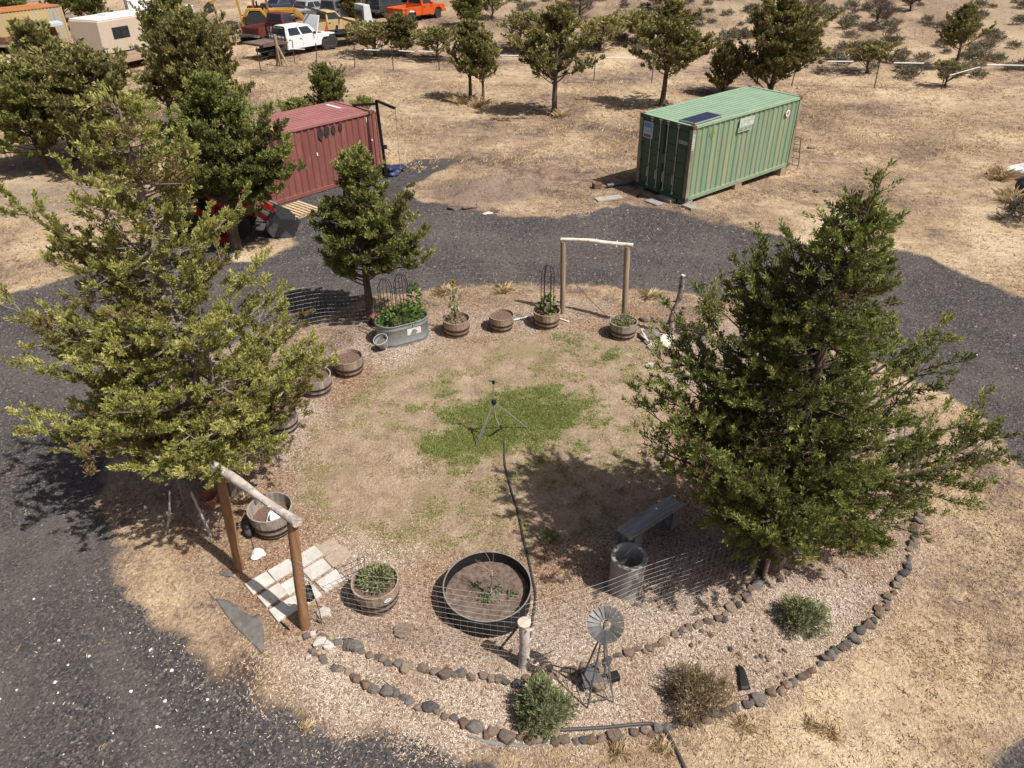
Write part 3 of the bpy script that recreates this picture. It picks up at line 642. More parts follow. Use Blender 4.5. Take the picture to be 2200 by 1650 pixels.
sr = np.random.default_rng(77)
def scatter(n, x0, x1, y0, y1, keep):
    """points in the rectangle, thinned with distance from the garden's near edge, kept with chance keep(regions, x, y)"""
    xs, ys = [], []; got = 0
    for _ in range(40):
        y = y0 + (y1 - y0) * sr.uniform(0, 1, n) ** 1.0; x = sr.uniform(x0, x1, n)
        p = np.minimum(1, (7.5 / np.sqrt(x * x + y * y + 40)) ** 1.6) * (np.abs(x) < 0.80 * (y + 3.2))
        k = sr.uniform(0, 1, n) < p * keep(regions(x, y), x, y)
        xs.append(x[k]); ys.append(y[k]); got += k.sum()
        if got >= n: break
    x = np.concatenate(xs)[:n]; y = np.concatenate(ys)[:n]
    return x, y
def flat_chips(name, x, y, ln, wd, tint, m, lift=0.008, tilt=0.25):
    n = len(x); a = sr.uniform(0, 6.283, n); z = ground_z(x, y) + lift
    c = np.stack([x, y, z], 1); d = np.stack([np.cos(a), np.sin(a), sr.normal(0, tilt, n)], 1); w = np.stack([-np.sin(a), np.cos(a), sr.normal(0, tilt, n)], 1)
    L = (ln * sr.uniform(0.4, 1.3, n))[:, None]; W = (wd * sr.uniform(0.6, 1.3, n))[:, None]
    sk = sr.uniform(-0.3, 0.3, (n, 1))
    V = np.stack([c - d * L / 2 - w * W / 2, c + d * L * (0.5 + sk * 0.3) - w * W / 2, c + d * L / 2 + w * W * 0.4, c - d * L * (0.5 - sk * 0.3) + w * W / 2], 1).reshape(-1, 3)
    V[:, 2] = np.maximum(V[:, 2], np.repeat(z, 4) - 0.004)
    return npmesh(name, V, np.arange(4 * n).reshape(-1, 4), m, None, {'tint': np.repeat(np.clip(tint, 0, 1), 4)})
def blades(name, x, y, ln, wd, tint, m, lean=0.8, per=3, spread=0.02):
    X = np.repeat(x, per) + sr.normal(0, spread, len(x) * per); Y = np.repeat(y, per) + sr.normal(0, spread, len(x) * per); n = len(X)
    z = ground_z(X, Y) - 0.004; a = sr.uniform(0, 6.283, n); le = lean * sr.uniform(0.4, 1.5, n)
    d = unit(np.stack([np.cos(a) * le, np.sin(a) * le, np.ones(n)], 1)); L = (np.repeat(ln, per) if hasattr(ln, '__len__') else ln) * sr.uniform(0.5, 1.25, n)
    w = np.stack([-np.sin(a), np.cos(a), np.zeros(n)], 1) * wd / 2; c = np.stack([X, Y, z], 1)
    bend = np.stack([np.cos(a), np.sin(a), -0.4 * np.ones(n)], 1) * (L * 0.25)[:, None]
    V = np.stack([c - w, c + w, c + d * L[:, None] * 0.6 + w * 0.8, c + d * L[:, None] + bend], 1).reshape(-1, 3)
    return npmesh(name, V, np.arange(4 * n).reshape(-1, 4), m, None, {'tint': np.repeat(np.clip(np.repeat(tint, per) + sr.normal(0, 0.1, n), 0, 1), 4)})
# wood chips: thick in the bed, spilling over its edge and into the gravel at the front left
x, y = scatter(125000, -8, 8, 4.0, 17.5, lambda r, x, y: np.clip(r['mulch'] / 0.35 + 0.75, 0.0, 1) * np.clip(1 - r['lawn'] / 0.3, 0.08, 1) + 0.14 * np.exp(-np.abs(r['gravel']) / 0.35) * (x < -1) * (y < 8))
mt = vnoise(x, y, 1.7, 43, 4, 0.6)
tag(flat_chips('wood_chips', x, y, 0.034, 0.0095, np.clip(sr.normal(0.57, 0.19, len(x)) - (mt - 0.4) * 0.55, 0, 1), CHIP_M), 'pale wood chips scattered over the bed round the lawn', 'wood chips', None, 'stuff')
# gravel
x, y = scatter(80000, -16, 16, 3.6, 24, lambda r, x, y: np.clip(r['gravel'] / 0.12 + 0.5, 0.0, 1))
n = len(x); tint = sr.beta(2.0, 2.2, n) * 0.93; wl = (x < -3) & (y < 7.2); tint = np.where((sr.uniform(0, 1, n) < np.where(wl, 0.007, 0.0002)), 1.0, tint)
s_ = (0.009 + 0.020 * sr.uniform(0, 1, n) ** 3.5) * (1 + np.clip((y - 8) / 14, 0, 1.2)); s_ = np.where(tint >= 1, s_ * 1.25, s_)
z = ground_z(x, y); a0 = sr.uniform(0, 6.28, n); V = []
for k in range(4):
    rr = s_ * sr.uniform(0.7, 1.3, n); an = a0 + k * 6.283 / 4; V.append(np.stack([x + rr * np.cos(an), y + rr * np.sin(an), z - 0.003 + 0 * x], 1))
V.append(np.stack([x + sr.normal(0, 0.25, n) * s_, y + sr.normal(0, 0.25, n) * s_, z + s_ * sr.uniform(0.5, 0.95, n)], 1))
V = np.stack(V, 1).reshape(-1, 3); base = (np.arange(n) * 5)[:, None]
F = np.concatenate([base + np.array([k, (k + 1) % 4, 4]) for k in range(4)], 0)
tag(npmesh('gravel_stones', V, F, PEB_M, None, {'tint': np.repeat(tint, 5)}), 'loose dark gravel with a few white pebbles on the driveway', 'gravel', None, 'stuff')
# dry grass of the verge and the field
x, y = scatter(32000, -26, 26, 3.8, 45, lambda r, x, y: np.clip(-r['gravel'] / 0.15 + 0.4, 0.02, 1) * np.clip(-r['mulch'] / 0.3 + 0.35, 0.02, 1) * np.clip(-r['lawn'] / 0.3 + 0.6, 0.15, 1) * np.clip((vnoise(x, y, 1.2, 91, 4, 0.65) - 0.30) * 2.2, 0.12, 1))
d_ = np.sqrt(x * x + y * y)
tag(blades('dry_grass', x, y, 0.050 + 0.0016 * d_, 0.0095, np.clip(0.35 + 0.6 * vnoise(x, y, 0.8, 92, 3), 0, 1), STRAW_M, 1.5, 3, 0.03), 'dry straw coloured grass on the verge and the field', 'grass', None, 'stuff')
x, y = scatter(16000, -60, 60, 28, 95, lambda r, x, y: np.clip((vnoise(x, y, 2.5, 93, 4, 0.65) - 0.35) * 3, 0.05, 1) * 8)
tag(blades('field_grass', x, y, 0.10 + 0.10 * (sr.uniform(0, 1, len(x)) ** 3) + 0.0012 * y, 0.03, np.clip(0.2 + 0.7 * vnoise(x, y, 1.6, 94, 3), 0, 1), STRAW_M, 1.3, 3, 0.08), 'dry bunch grass dotted over the far field', 'grass', None, 'stuff')
DEAD_M = tint_mat('weed_and_shade_fleck', [(0.0, (0.07, 0.045, 0.035)), (0.6, (0.15, 0.10, 0.075)), (1.0, (0.25, 0.18, 0.12))])  # dark blades for dead weeds, also painting the field's small shadows
x, y = scatter(14000, -34, 34, 4, 70, lambda r, x, y: np.clip(-r['gravel'] / 0.3, 0, 1) * np.clip(-r['mulch'] / 0.3, 0, 1) * np.clip((vnoise(x, y, 1.8, 97, 4, 0.65) - 0.42) * 3, 0.03, 1) * 2.5)
tag(blades('weeds_and_shade_flecks', x, y, 0.035 + 0.0018 * np.sqrt(x * x + y * y), 0.014, sr.uniform(0, 1, len(x)), DEAD_M, 2.0, 3, 0.025), 'short dark dead weeds and painted small shadows flecking the dry field', 'weeds', None, 'stuff')
# turf in the lawn
x, y = scatter(12500, -6, 6, 7, 16.5, lambda r, x, y: np.clip(r['green'] * 0.9 + (vnoise(x, y, 0.45, 44, 4, 0.75) - 0.5) * 1.7, 0, 1) ** 1.2 * (r['lawn'] > -0.1) * 1.6)
tag(blades('lawn_grass', x, y, 0.055, 0.011, np.clip(sr.normal(0.62, 0.2, len(x)), 0, 1), TURF_M, 0.9, 4, 0.03), 'green grass growing round the sprinkler tripod', 'grass', None, 'stuff')
x, y = scatter(5200, -6, 6, 7, 16.5, lambda r, x, y: (r['lawn'] > -0.1) * np.clip((vnoise(x, y, 0.5, 96, 4, 0.7) - 0.5) * 5, 0, 1) * 2)
tag(blades('faded_turf', x, y, 0.05, 0.011, np.clip(sr.normal(0.32, 0.2, len(x)), 0, 1), TURF_M, 1.2, 5, 0.035), 'faded half-dry turf tufts over the bare lawn', 'grass', None, 'stuff')
# taller straw clumps along the driveway edge and outside the stone border
def clump(u, v, h, n, label, mt_=None):
    p = on(u, v); xx = np.full(n, p.x) + sr.normal(0, h * 0.22, n); yy = np.full(n, p.y) + sr.normal(0, h * 0.22, n)
    return tag(blades('grass_clump', xx, yy, h * (0.62 if p.y < 8 else 1), 0.007 + h * 0.016, np.clip(sr.normal(0.85, 0.12, n), 0, 1), mt_ or STRAW_M, 1.1, 2, 0.02), label, 'grass', 'straw clumps')
for (u, v, h, lb) in [(1600, 1560, 0.22, 'straw clump outside the stone border below the brown shrub'), (1425, 1610, 0.2, 'straw clump between the black hose and the stone border'), (1330, 1612, 0.24, 'straw clump just below the front of the stone border'), (1785, 1575, 0.2, 'straw clump in the dry grass at the lower right'), (1745, 1560, 0.2, 'straw clump left of the lower right one'),
        (1085, 628, 0.3, 'straw clump at the driveway edge behind the bare barrel'), (955, 632, 0.28, 'straw clump at the driveway edge behind the sunflower barrel'), (1395, 640, 0.3, 'straw clump at the driveway edge right of the far arch'), (660, 1560, 0.16, 'small yellow clump on the gravel edge at the lower left'),
        (2150, 385, 0.55, 'pale bunch grass beside the white tarpaulin'), (2175, 435, 0.6, 'pale bunch grass in front of the black roll'), (985, 222, 0.6, 'tall straw at the feet of the juniper pair'), (1030, 228, 0.6, 'tall straw between the trunks of the juniper pair'), (1205, 252, 0.5, 'straw at the foot of the lone field juniper')]:
    clump(u, v, h, 70, lb)
# sagebrush on the hill: one mesh of each of three kinds, many copies
def shrub_leaves(seed, rx, rz, n, sl, sw, n_sprig=10, up=0.5, hollow=0.35):
    r = np.random.default_rng(seed); d = unit(r.normal(size=(n, 3))); d[:, 2] = np.abs(d[:, 2]) * 1.0; d = unit(d + np.array([0, 0, 0.12]))
    k = r.uniform(hollow, 1.0, (n, 1)) ** 0.6 * (1 + 0.15 * np.sin(d[:, :1] * 5 + seed) + 0.12 * np.sin(d[:, 1:2] * 7))
    base = d * k * np.array([rx, rx, rz]); ax = unit(d + r.normal(0, 0.35, (n, 3)) + np.array([0, 0, up]))
    return sprigs(r, base * 0.9, ax, np.full(n, sl * 1.8), n_sprig, sl, sw, tint=np.clip(r.normal(0.5, 0.15, n), 0, 1))
SAGE = []
for k in range(3):
    V_, F_, T_ = shrub_leaves(60 + k, 0.42, 0.42, 95, 0.17, 0.04, 8, 0.7, 0.1)
    o_ = npmesh('sagebrush', V_, F_, L_SAGE, None, {'tint': T_}); SAGE.append(o_.data); bpy.data.objects.remove(o_)
placed = 0
while placed < 210:
    u = U(700, 2230); v = 175 * (U(0, 1) ** 1.1) - 6
    lim = np.interp(u, [700, 900, 1300, 1560, 1750, 2230], [0, 20, 120, 150, 165, 178])
    if v > lim: continue
    p = on(u, v); s = U(0.5, 1.3)
    o_ = bpy.data.objects.new('sagebrush', SAGE[placed % 3]); COL.objects.link(o_); o_.location = p; o_.rotation_euler = (0, 0, U(0, 6.28)); o_.scale = (s * U(0.9, 1.4), s * U(0.9, 1.4), s * U(0.7, 1.1))
    tag(o_, 'low grey-green sagebrush on the slope beyond the wire fence', 'bush', 'sagebrush on the slope'); placed += 1
# ---------------------------------------------------------------- garden materials
W_BARREL = pm('barrel_oak', (0.40, 0.305, 0.225), (0.24, 0.175, 0.13), 7, 0.85, bmp=0.5, rnd=0.22, stretch=(2, 2, 0.4))
W_GREY = pm('barrel_oak_grey', (0.38, 0.33, 0.28), (0.22, 0.19, 0.16), 7, 0.88, bmp=0.5, rnd=0.2, stretch=(2, 2, 0.4))
RUST = pm('hoop_rust', (0.075, 0.036, 0.026), (0.045, 0.024, 0.019), 12, 0.7, metal=0.3, bmp=0.3)
SOIL = pm('potting_soil', (0.17, 0.10, 0.07), (0.28, 0.19, 0.14), 30, 0.95, bmp=1.0, bdist=0.03)
POSTW = pm('post_brown', (0.36, 0.20, 0.10), (0.20, 0.10, 0.05), 4, 0.75, bmp=0.5, stretch=(4, 4, 0.35))
POSTG = pm('post_weathered', (0.40, 0.30, 0.215), (0.24, 0.17, 0.115), 4, 0.85, bmp=0.5, stretch=(4, 4, 0.35))
LOGW = pm('log_bleached', (0.58, 0.52, 0.46), (0.30, 0.25, 0.21), 7, 0.85, bmp=0.8, bdist=0.02, lo=0.45, hi=0.68)
ENDG = pm('end_grain', (0.66, 0.58, 0.49), (0.5, 0.4, 0.32), 14, 0.8)
CONC = pm('concrete', (0.33, 0.325, 0.31), (0.235, 0.23, 0.22), 5, 0.9, bmp=0.4, spots=((0.17, 0.155, 0.14), 3.5, 0.6))
PAVE = pm('paver_concrete', (0.60, 0.575, 0.53), (0.48, 0.45, 0.40), 5, 0.9, bmp=0.35, rnd=0.08, spots=((0.33, 0.25, 0.19), 9, 0.62))
PAVED = pm('paver_dusty', (0.42, 0.34, 0.27), (0.33, 0.25, 0.19), 12, 0.95, bmp=0.5)
GALV = pm('galvanised', (0.36, 0.38, 0.38), (0.27, 0.29, 0.29), 9, 0.5, metal=0.6, bmp=0.08)
WIRE = pm('wire_galvanised', (0.50, 0.49, 0.47), (0.38, 0.37, 0.35), 4, 0.5, metal=0.3, bmp=0)
BLACKP = pm('black_plastic', (0.012, 0.012, 0.013), (0.02, 0.0195, 0.0195), 5, 0.55, bmp=0.1, spec=0.25)
HOSE = pm('hose_rubber', (0.045, 0.043, 0.045), (0.07, 0.065, 0.062), 6, 0.55, bmp=0.1)
RIMW = pm('pale_rim', (0.25, 0.245, 0.235), (0.17, 0.165, 0.16), 8, 0.6, bmp=0)
WHITE = pm('white_plastic', (0.75, 0.75, 0.74), (0.62, 0.62, 0.61), 6, 0.5, bmp=0.1)
IRON = pm('black_iron', (0.018, 0.018, 0.019), (0.03, 0.03, 0.03), 6, 0.5, metal=0.3, bmp=0.05)
STEEL = pm('mill_steel', (0.20, 0.195, 0.19), (0.12, 0.115, 0.11), 8, 0.6, metal=0.4, bmp=0.1, rnd=0.25)
TERRA = pm('terracotta', (0.34, 0.15, 0.09), (0.26, 0.11, 0.07), 6, 0.8)
FABRIC = pm('grey_fabric', (0.175, 0.16, 0.145), (0.115, 0.105, 0.10), 9, 0.95, bmp=0.3)
PLANKG = pm('grey_plank', (0.46, 0.43, 0.39), (0.27, 0.25, 0.225), 3, 0.9, bmp=0.6, stretch=(0.6, 9, 9))
ROCKS = [pm('basalt_rock_%s' % n, c, tuple(k * 0.62 for k in c), 4, 0.9, bmp=0.7, bdist=0.03, rnd=0.22) for n, c in (('brown', (0.25, 0.185, 0.145)), ('grey', (0.21, 0.185, 0.165)), ('tan', (0.34, 0.26, 0.195)), ('dark', (0.12, 0.11, 0.105)), ('rust', (0.27, 0.175, 0.12)))]
ROCKW = pm('white_rock', (0.72, 0.67, 0.60), (0.52, 0.45, 0.38), 7, 0.9, bmp=0.6, bdist=0.02)
L_VEG = leaf_mat('garden_leaf', [(0.0, (0.05, 0.07, 0.02)), (0.4, (0.085, 0.15, 0.03)), (0.75, (0.15, 0.24, 0.05)), (1.0, (0.26, 0.33, 0.09))], 0.3)
L_PALE = leaf_mat('pale_leaf', [(0.0, (0.12, 0.12, 0.05)), (0.4, (0.20, 0.22, 0.09)), (0.75, (0.32, 0.34, 0.17)), (1.0, (0.46, 0.46, 0.27))], 0.25)
L_SILV = leaf_mat('silver_leaf', [(0.0, (0.10, 0.11, 0.05)), (0.4, (0.17, 0.195, 0.085)), (0.75, (0.27, 0.30, 0.15)), (1.0, (0.40, 0.42, 0.25))], 0.2)
L_BRN = leaf_mat('brown_shrub', [(0.0, (0.10, 0.065, 0.04)), (0.4, (0.19, 0.135, 0.075)), (0.75, (0.27, 0.22, 0.11)), (1.0, (0.34, 0.30, 0.16))], 0.2)
YEL = pm('sunflower_petal', (0.75, 0.52, 0.03), (0.65, 0.40, 0.02), 20, 0.6, bmp=0)
STEMG = pm('green_stem', (0.16, 0.20, 0.07), (0.12, 0.14, 0.05), 9, 0.7, bmp=0)
TWIG = pm('red_twig', (0.30, 0.16, 0.12), (0.36, 0.26, 0.2), 6, 0.8, bmp=0)

def rock_mesh(name, seed, m, flat=0.65, sub=2):
    """angular field stone: hull of scattered points, edges worn a little"""
    import bmesh
    bm = bmesh.new(); r = np.random.default_rng(seed)
    for _ in range(15 + 4 * sub):
        p = r.normal(size=3); p = p / np.abs(p).max() ** 0.75 / np.linalg.norm(p) ** 0.25; p = p * r.uniform(0.72, 0.98); bm.verts.new((p[0], p[1] * 0.85, p[2] * flat))
    g = bmesh.ops.convex_hull(bm, input=bm.verts[:]); bmesh.ops.delete(bm, geom=[v for v in bm.verts if not v.link_faces], context='VERTS')
    bmesh.ops.bevel(bm, geom=bm.edges[:], offset=0.06, segments=1, affect='EDGES')
    me = bpy.data.meshes.new(name); bm.to_mesh(me); bm.free(); me.materials.append(m); return me
ROCK_ME = [rock_mesh('stone', 100 + k, ROCKS[[0, 1, 2, 0, 1, 3, 0, 4, 1, 2][k]], 0.62, 1 + k % 2) for k in range(10)]
ROCKW_ME = rock_mesh('stone', 140, ROCKW, 0.6, 2)

# ---------------------------------------------------------------- stone borders
def stone_row(pts, parent, smin, smax, seed, gap=0.98):
    r = np.random.default_rng(seed); P = np.array([tuple(G(u, v)[:2]) for u, v in pts]); P = resample(P, 0.01); i = 0
    while i < len(P) - 3:
        s = r.uniform(smin, smax) * (1.35 if r.uniform() < 0.12 else 1.0); k = min(len(P) - 1, i + int(s * 100 * gap / 2))
        x, y = P[k] + r.normal(0, 0.025, 2); d = P[min(k + 4, len(P) - 1)] - P[max(k - 4, 0)]
        part('stone', ROCK_ME[int(r.integers(0, 10))], parent, (x, y, gz(x, y) + s * 0.10), (r.normal(0, 0.2), r.normal(0, 0.2), math.atan2(d[1], d[0]) + r.normal(0, 0.35)), (s * 0.58, s * r.uniform(0.45, 0.62), s * r.uniform(0.45, 0.7)))
        i += int(s * 100 * gap) + (int(r.uniform(0, 8)) if r.uniform() < 0.12 else 0)
sb = thing('stone_border', 'outer ring of brown basalt stones edging the wood chip bed', 'stone border')
stone_row([(668, 1400), (690, 1418), (735, 1440), (790, 1475), (850, 1500), (920, 1525), (975, 1545), (1030, 1570), (1080, 1582), (1150, 1590), (1250, 1593), (1350, 1580), (1450, 1565), (1540, 1540), (1620, 1505), (1690, 1475), (1750, 1440), (1800, 1395), (1850, 1360), (1885, 1320), (1925, 1270), (1945, 1220), (1962, 1170), (1975, 1110), (1978, 1060), (1972, 1010), (1955, 950)], sb, 0.115, 0.18, 5, 0.84)
sb2 = thing('stone_border', 'inner row of stones from the log arch to the foot of the dark juniper', 'stone border')
stone_row([(664, 1366), (700, 1374), (760, 1390), (800, 1410), (870, 1430), (920, 1440), (1000, 1455), (1110, 1465), (1200, 1450), (1290, 1424), (1350, 1405), (1420, 1385), (1480, 1350), (1560, 1320), (1600, 1275), (1650, 1245), (1690, 1218)], sb2, 0.105, 0.165, 6, 0.84)
for (u, v, s) in ((689, 1383, .13), (706, 1391, .11), (672, 1364, .07), (664, 1412, .055)):
    p = on(u, v); o_ = part('stone', ROCKW_ME, sb2, (p.x, p.y, p.z + s * 0.3), (0.1, 0.1, u), (s, s * .9, s * .8)); o_['label'] = 'white stone among the brown ones'
sb3 = thing('stone_border', 'back row of dark stones behind the upright snag log', 'stone border')
stone_row([(1375, 688), (1420, 690), (1470, 697), (1530, 712), (1590, 735), (1650, 762)], sb3, 0.2, 0.34, 7)
stone_row([(1430, 712), (1480, 722), (1530, 735), (1590, 760)], sb3, 0.14, 0.22, 8, 1.2)
sb4 = thing('stone_border', 'short row of dark rocks at the foot of the fence post under the dark juniper', 'stone border')
for (u, v, s) in ((1628, 1262, .13), (1652, 1250, .12), (1672, 1238, .12), (1690, 1215, .15), (1606, 1290, .1), (1585, 1300, .09)):
    p = on(u, v); part('stone', ROCK_ME[int(u) % 10], sb4, (p.x, p.y, p.z + s * .35), (.2, .1, u), (s, s * .9, s * .9))
r = np.random.default_rng(12)
for k in range(34):
    u, v = r.uniform(1460, 1700), r.uniform(1340, 1460)
    p = on(u, v); s = r.uniform(0.02, 0.05); o_ = bpy.data.objects.new('stone', ROCK_ME[k % 10]); COL.objects.link(o_); o_.location = (p.x, p.y, p.z + s * .3); o_.scale = (s, s, s); o_.rotation_euler = (0, 0, u)
    tag(o_, 'small dark stone lying loose on the chips between the brown shrub and the green one', 'stone', 'loose stones on the chips')
def rock(u, v, s, label, k=0, sc=(1, .9, .8), rot=(0, 0, 0.4), cat='rock', me=None, z=0.0):
    p = on(u, v); o_ = bpy.data.objects.new('rock', me or ROCK_ME[k]); COL.objects.link(o_); o_.location = (p.x, p.y, p.z + s * sc[2] * .35 + z); o_.scale = tuple(s * q for q in sc); o_.rotation_euler = rot
    return tag(o_, label, cat)
rock(866, 1357, .16, 'flat tan rock lying on the chips below the near pepper barrel', 2, (1, 1, .45))
rock(695, 1320, .13, 'white rock at the foot of the near arch post beside the lantern hook', 0, me=ROCKW_ME)
rock(1398, 722, .34, 'large dark grey rock beside the far right barrel', 1, (1.1, .7, .6))
rock(1430, 738, .30, 'pale pitted lava rock at the foot of the snag log', 0, (1.1, .8, .7), (.2, .1, .8), me=ROCKW_ME)
rock(1400, 748, .16, 'small pale rock left of the pitted lava rock', 0, me=ROCKW_ME)
rock(1395, 790, .13, 'low pale rock at the lawn edge under the dark juniper', 0, me=ROCKW_ME)
rock(1598, 1072, .11, 'white rock in the shade of the dark juniper', 0, me=ROCKW_ME)
rock(985, 446, .45, 'dark boulder at the driveway edge below the dirt bank', 3, (1, .7, .6)); rock(1008, 447, .3, 'second boulder at the driveway edge, right of the dark one', 0, (1.3, .6, .5)); rock(1062, 455, .18, 'small dark rock on the grass strip below the dirt bank', 3)
rock(1755, 412, .16, 'dark stone alone on the dry ground right of the green container', 1); rock(1048, 458, .2, 'pale flat stone at the driveway edge', 0, (1.4, .6, .3), me=ROCKW_ME); rock(1745, 318, .22, 'pale stone behind the far end of the green container', 2, (1.3, .8, .5))

# ---------------------------------------------------------------- half barrels
def barrel_profile(z, h=0.43): return 0.285 + 0.055 * math.sin(min(1, z / h) * math.pi / 2)
def stave_mesh(m, n=22, h=0.43):
    V = []; F = []; a = math.pi / n * 0.975; zs = [0, .12, .26, .40, h]
    for z in zs:
        ro = barrel_profile(z) + (0.004 if z == h else 0); ri = ro - 0.024
        for (rr, an) in ((ro, -a), (ro, a), (ri, a), (ri, -a)): V.append((rr * math.cos(an), rr * math.sin(an), z))
    for i in range(len(zs) - 1):
        for k in range(4): F.append((i * 4 + k, i * 4 + (k + 1) % 4, (i + 1) * 4 + (k + 1) % 4, (i + 1) * 4 + k))
    F += [(3, 2, 1, 0), tuple(16 + k for k in range(4))]
    me = bpy.data.meshes.new('stave'); me.from_pydata(V, [], F); me.materials.append(m); me.update(); return me
STAVE = {'oak': stave_mesh(W_BARREL), 'grey': stave_mesh(W_GREY)}
def hoop_mesh(z0, z1):
    mb = MB(); n = 32; prof = [(barrel_profile(z0) + .001, z0), (barrel_profile(z0) + .006, z0), (barrel_profile(z1) + .006, z1), (barrel_profile(z1) + .001, z1)]
    mb.lathe(prof, n, close=True); o_ = mb.build('hoop', RUST, None, True); me = o_.data; bpy.data.objects.remove(o_); return me
HOOPS = [hoop_mesh(.06, .11), hoop_mesh(.185, .235), hoop_mesh(.005, .03)]
def soil_disc(rad, z, m, parent, seed, amp=0.015, name='soil'):
    r = np.random.default_rng(seed); V = [(0, 0, z + amp)]; F = []; rings = [0.3, 0.6, 0.85, 1.0]; n = 20
    for q in rings:
        for k in range(n):
            a = 6.283 * k / n; V.append((rad * q * math.cos(a), rad * q * math.sin(a), z + r.normal(0, amp) * (q < 1)))
    F += [(0, 1 + k, 1 + (k + 1) % n) for k in range(n)]
    for i in range(len(rings) - 1):
        for k in range(n): F.append((1 + i * n + k, 1 + (i + 1) * n + k, 1 + (i + 1) * n + (k + 1) % n, 1 + i * n + (k + 1) % n))
    mb = MB(); mb.add(V, F); return mb.build(name, m, parent, True)
def barrel(u, v, label, kind='oak', rz=0.0, hoops=(0, 1), scale=1.0, soil_z=0.345):
    p = G(u, v, 0.43); b_ = thing('half_barrel', label, 'planter', (p.x, p.y, gz(p.x, p.y)), rz, 'half barrel planters round the lawn'); b_.scale = (scale,) * 3
    for k in range(22): part('stave', STAVE[kind], b_, (0, 0, 0), (0, 0, 2 * math.pi * k / 22))
    for h in hoops: part('hoop', HOOPS[h], b_)
    soil_disc(0.305, soil_z, SOIL, b_, int(u)); return b_
def plant(name, label, p, V, F, T, m, cat='plant', stems=None, sm=None, group=None):
    t_ = thing(name, label, cat, p, 0, group); npmesh('foliage', V, F, m, t_, {'tint': T})
    if stems is not None: stems.build('stem', sm or STEMG, t_, True)
    return t_
def leafy(seed, n, box, sl, sw, up=0.3, c=(0, 0, 0)):
    """broad leaves through an ellipsoid"""
    r = np.random.default_rng(seed); p = unit(r.normal(size=(n, 3))) * r.uniform(0.25, 1, (n, 1)) ** 0.5 * np.array(box) + np.array(c)
    d = unit(p - np.array(c) + r.normal(0, 0.3, (n, 3)) * np.array(box) + np.array([0, 0, up * box[2]]))
    l = sl * r.uniform(0.6, 1.2, (n, 1)); w = unit(np.cross(d, r.normal(size=(n, 3)))) * sw * r.uniform(0.7, 1.2, (n, 1))
    nn = unit(np.cross(d, w)); V = np.stack([p, p + d * l * .45 + w * .5 + nn * l * .08, p + d * l - nn * l * .15, p + d * l * .45 - w * .5 + nn * l * .08], 1).reshape(-1, 3)
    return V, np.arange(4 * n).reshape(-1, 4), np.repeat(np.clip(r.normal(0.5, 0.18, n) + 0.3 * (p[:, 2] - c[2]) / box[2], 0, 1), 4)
def stems_of(seed, n, rad, h, r0=0.006, spread=1.0):
    r = np.random.default_rng(seed); mb = MB()
    for _ in range(n):
        a = r.uniform(0, 6.28); q = rad * r.uniform(0, 1) ** .5; e = Vector((q * spread * math.cos(a), q * spread * math.sin(a), h * r.uniform(.6, 1)))
        b_ = Vector((q * .6 * math.cos(a), q * .6 * math.sin(a), 0)); mb.tube([b_, (b_ + e) / 2 + Vector((r.normal(0, .02), r.normal(0, .02), 0)), e], [r0, r0 * .8, r0 * .5], 4)
    return mb
A_ = barrel(806, 1250, 'near half barrel of pepper plants with a white oval handle hole', 'oak', 0.3, (0, 1), 1.04)
mb = MB(); mb.tube([(0.342 + .004, .055 * math.cos(a), .33 + .02 * math.sin(a)) for a in np.linspace(0, 6.283, 17)], .006, 5); mb.v = [(x * math.cos(-1.2) - y * math.sin(-1.2), x * math.sin(-1.2) + y * math.cos(-1.2), z) for x, y, z in mb.v]; mb.build('handle_hole', WHITE, A_, True)
plant('pepper_plant', 'bushy small-leaved pepper plants in the near half barrel', A_.location + Vector((0.02, .03, .36)), *leafy(3, 900, (.27, .24, .15), .05, .028, .4, (0, 0, .12)), L_PALE, stems=stems_of(3, 22, .22, .22))
cg = thing('wire_cage', 'leaning wire tomato cage at the left rim of the near half barrel', 'plant support', A_.location + Vector((-.33, .1, .36)), .6)
mb = MB()
for k in range(5): mb.tube([(-.16 + .08 * k, 0, 0), (-.22 + .11 * k, .05, .34)], .004, 4)
for k in range(4): mb.tube([(-.17 - .015 * k, .012 * k, .1 * k + .03), (.17 + .015 * k, .012 * k, .1 * k + .03)], .004, 4)
mb.build('wire_frame', IRON, cg)
B_ = barrel(580, 1092, 'large grey half barrel beside the log arch with white plastic in it', 'grey', 0.1, (0, 1, 2), 1.08, .22)
mb = MB(); mb.add([(-.05, -.22, .25), (.22, -.12, .30), (.2, .1, .33), (.05, .06, .42), (-.02, -.05, .38)], [(0, 1, 2, 3, 4)]); mb.add([(-.05, -.22, .24), (.22, -.12, .29), (.2, .1, .32), (.05, .06, .41), (-.02, -.05, .37)], [(4, 3, 2, 1, 0)])
o_ = mb.build('plastic_sheet', WHITE, None); o_.location = B_.location; tag(o_, 'crumpled white plastic sheet inside the grey half barrel', 'plastic sheet')
mb = MB(); mb.lathe([(.07, 0), (.1, .14), (.105, .14), (.095, .02)], 16); o_ = mb.build('nursery_pot', BLACKP, None, True); o_.location = B_.location + Vector((.1, -.12, .22)); tag(o_, 'black nursery pot inside the grey half barrel', 'pot')
barrel(746, 765, 'half barrel of bare soil left of the stock tank', 'oak', .2)
barrel(676, 806, 'half barrel half hidden by the yellow-green juniper branches', 'grey', .5)
barrel(600, 884, 'half barrel almost wholly hidden behind the yellow-green juniper', 'grey', .9)
S_ = barrel(980, 683, 'half barrel with the tall sunflower', 'oak', .4)
barrel(1077, 673, 'half barrel of bare mulch, middle of the three at the back', 'oak', .8, (0, 1), .93, .37)
T_ = barrel(1175, 666, 'half barrel with the black trellis beside the far arch', 'oak', 1.1)
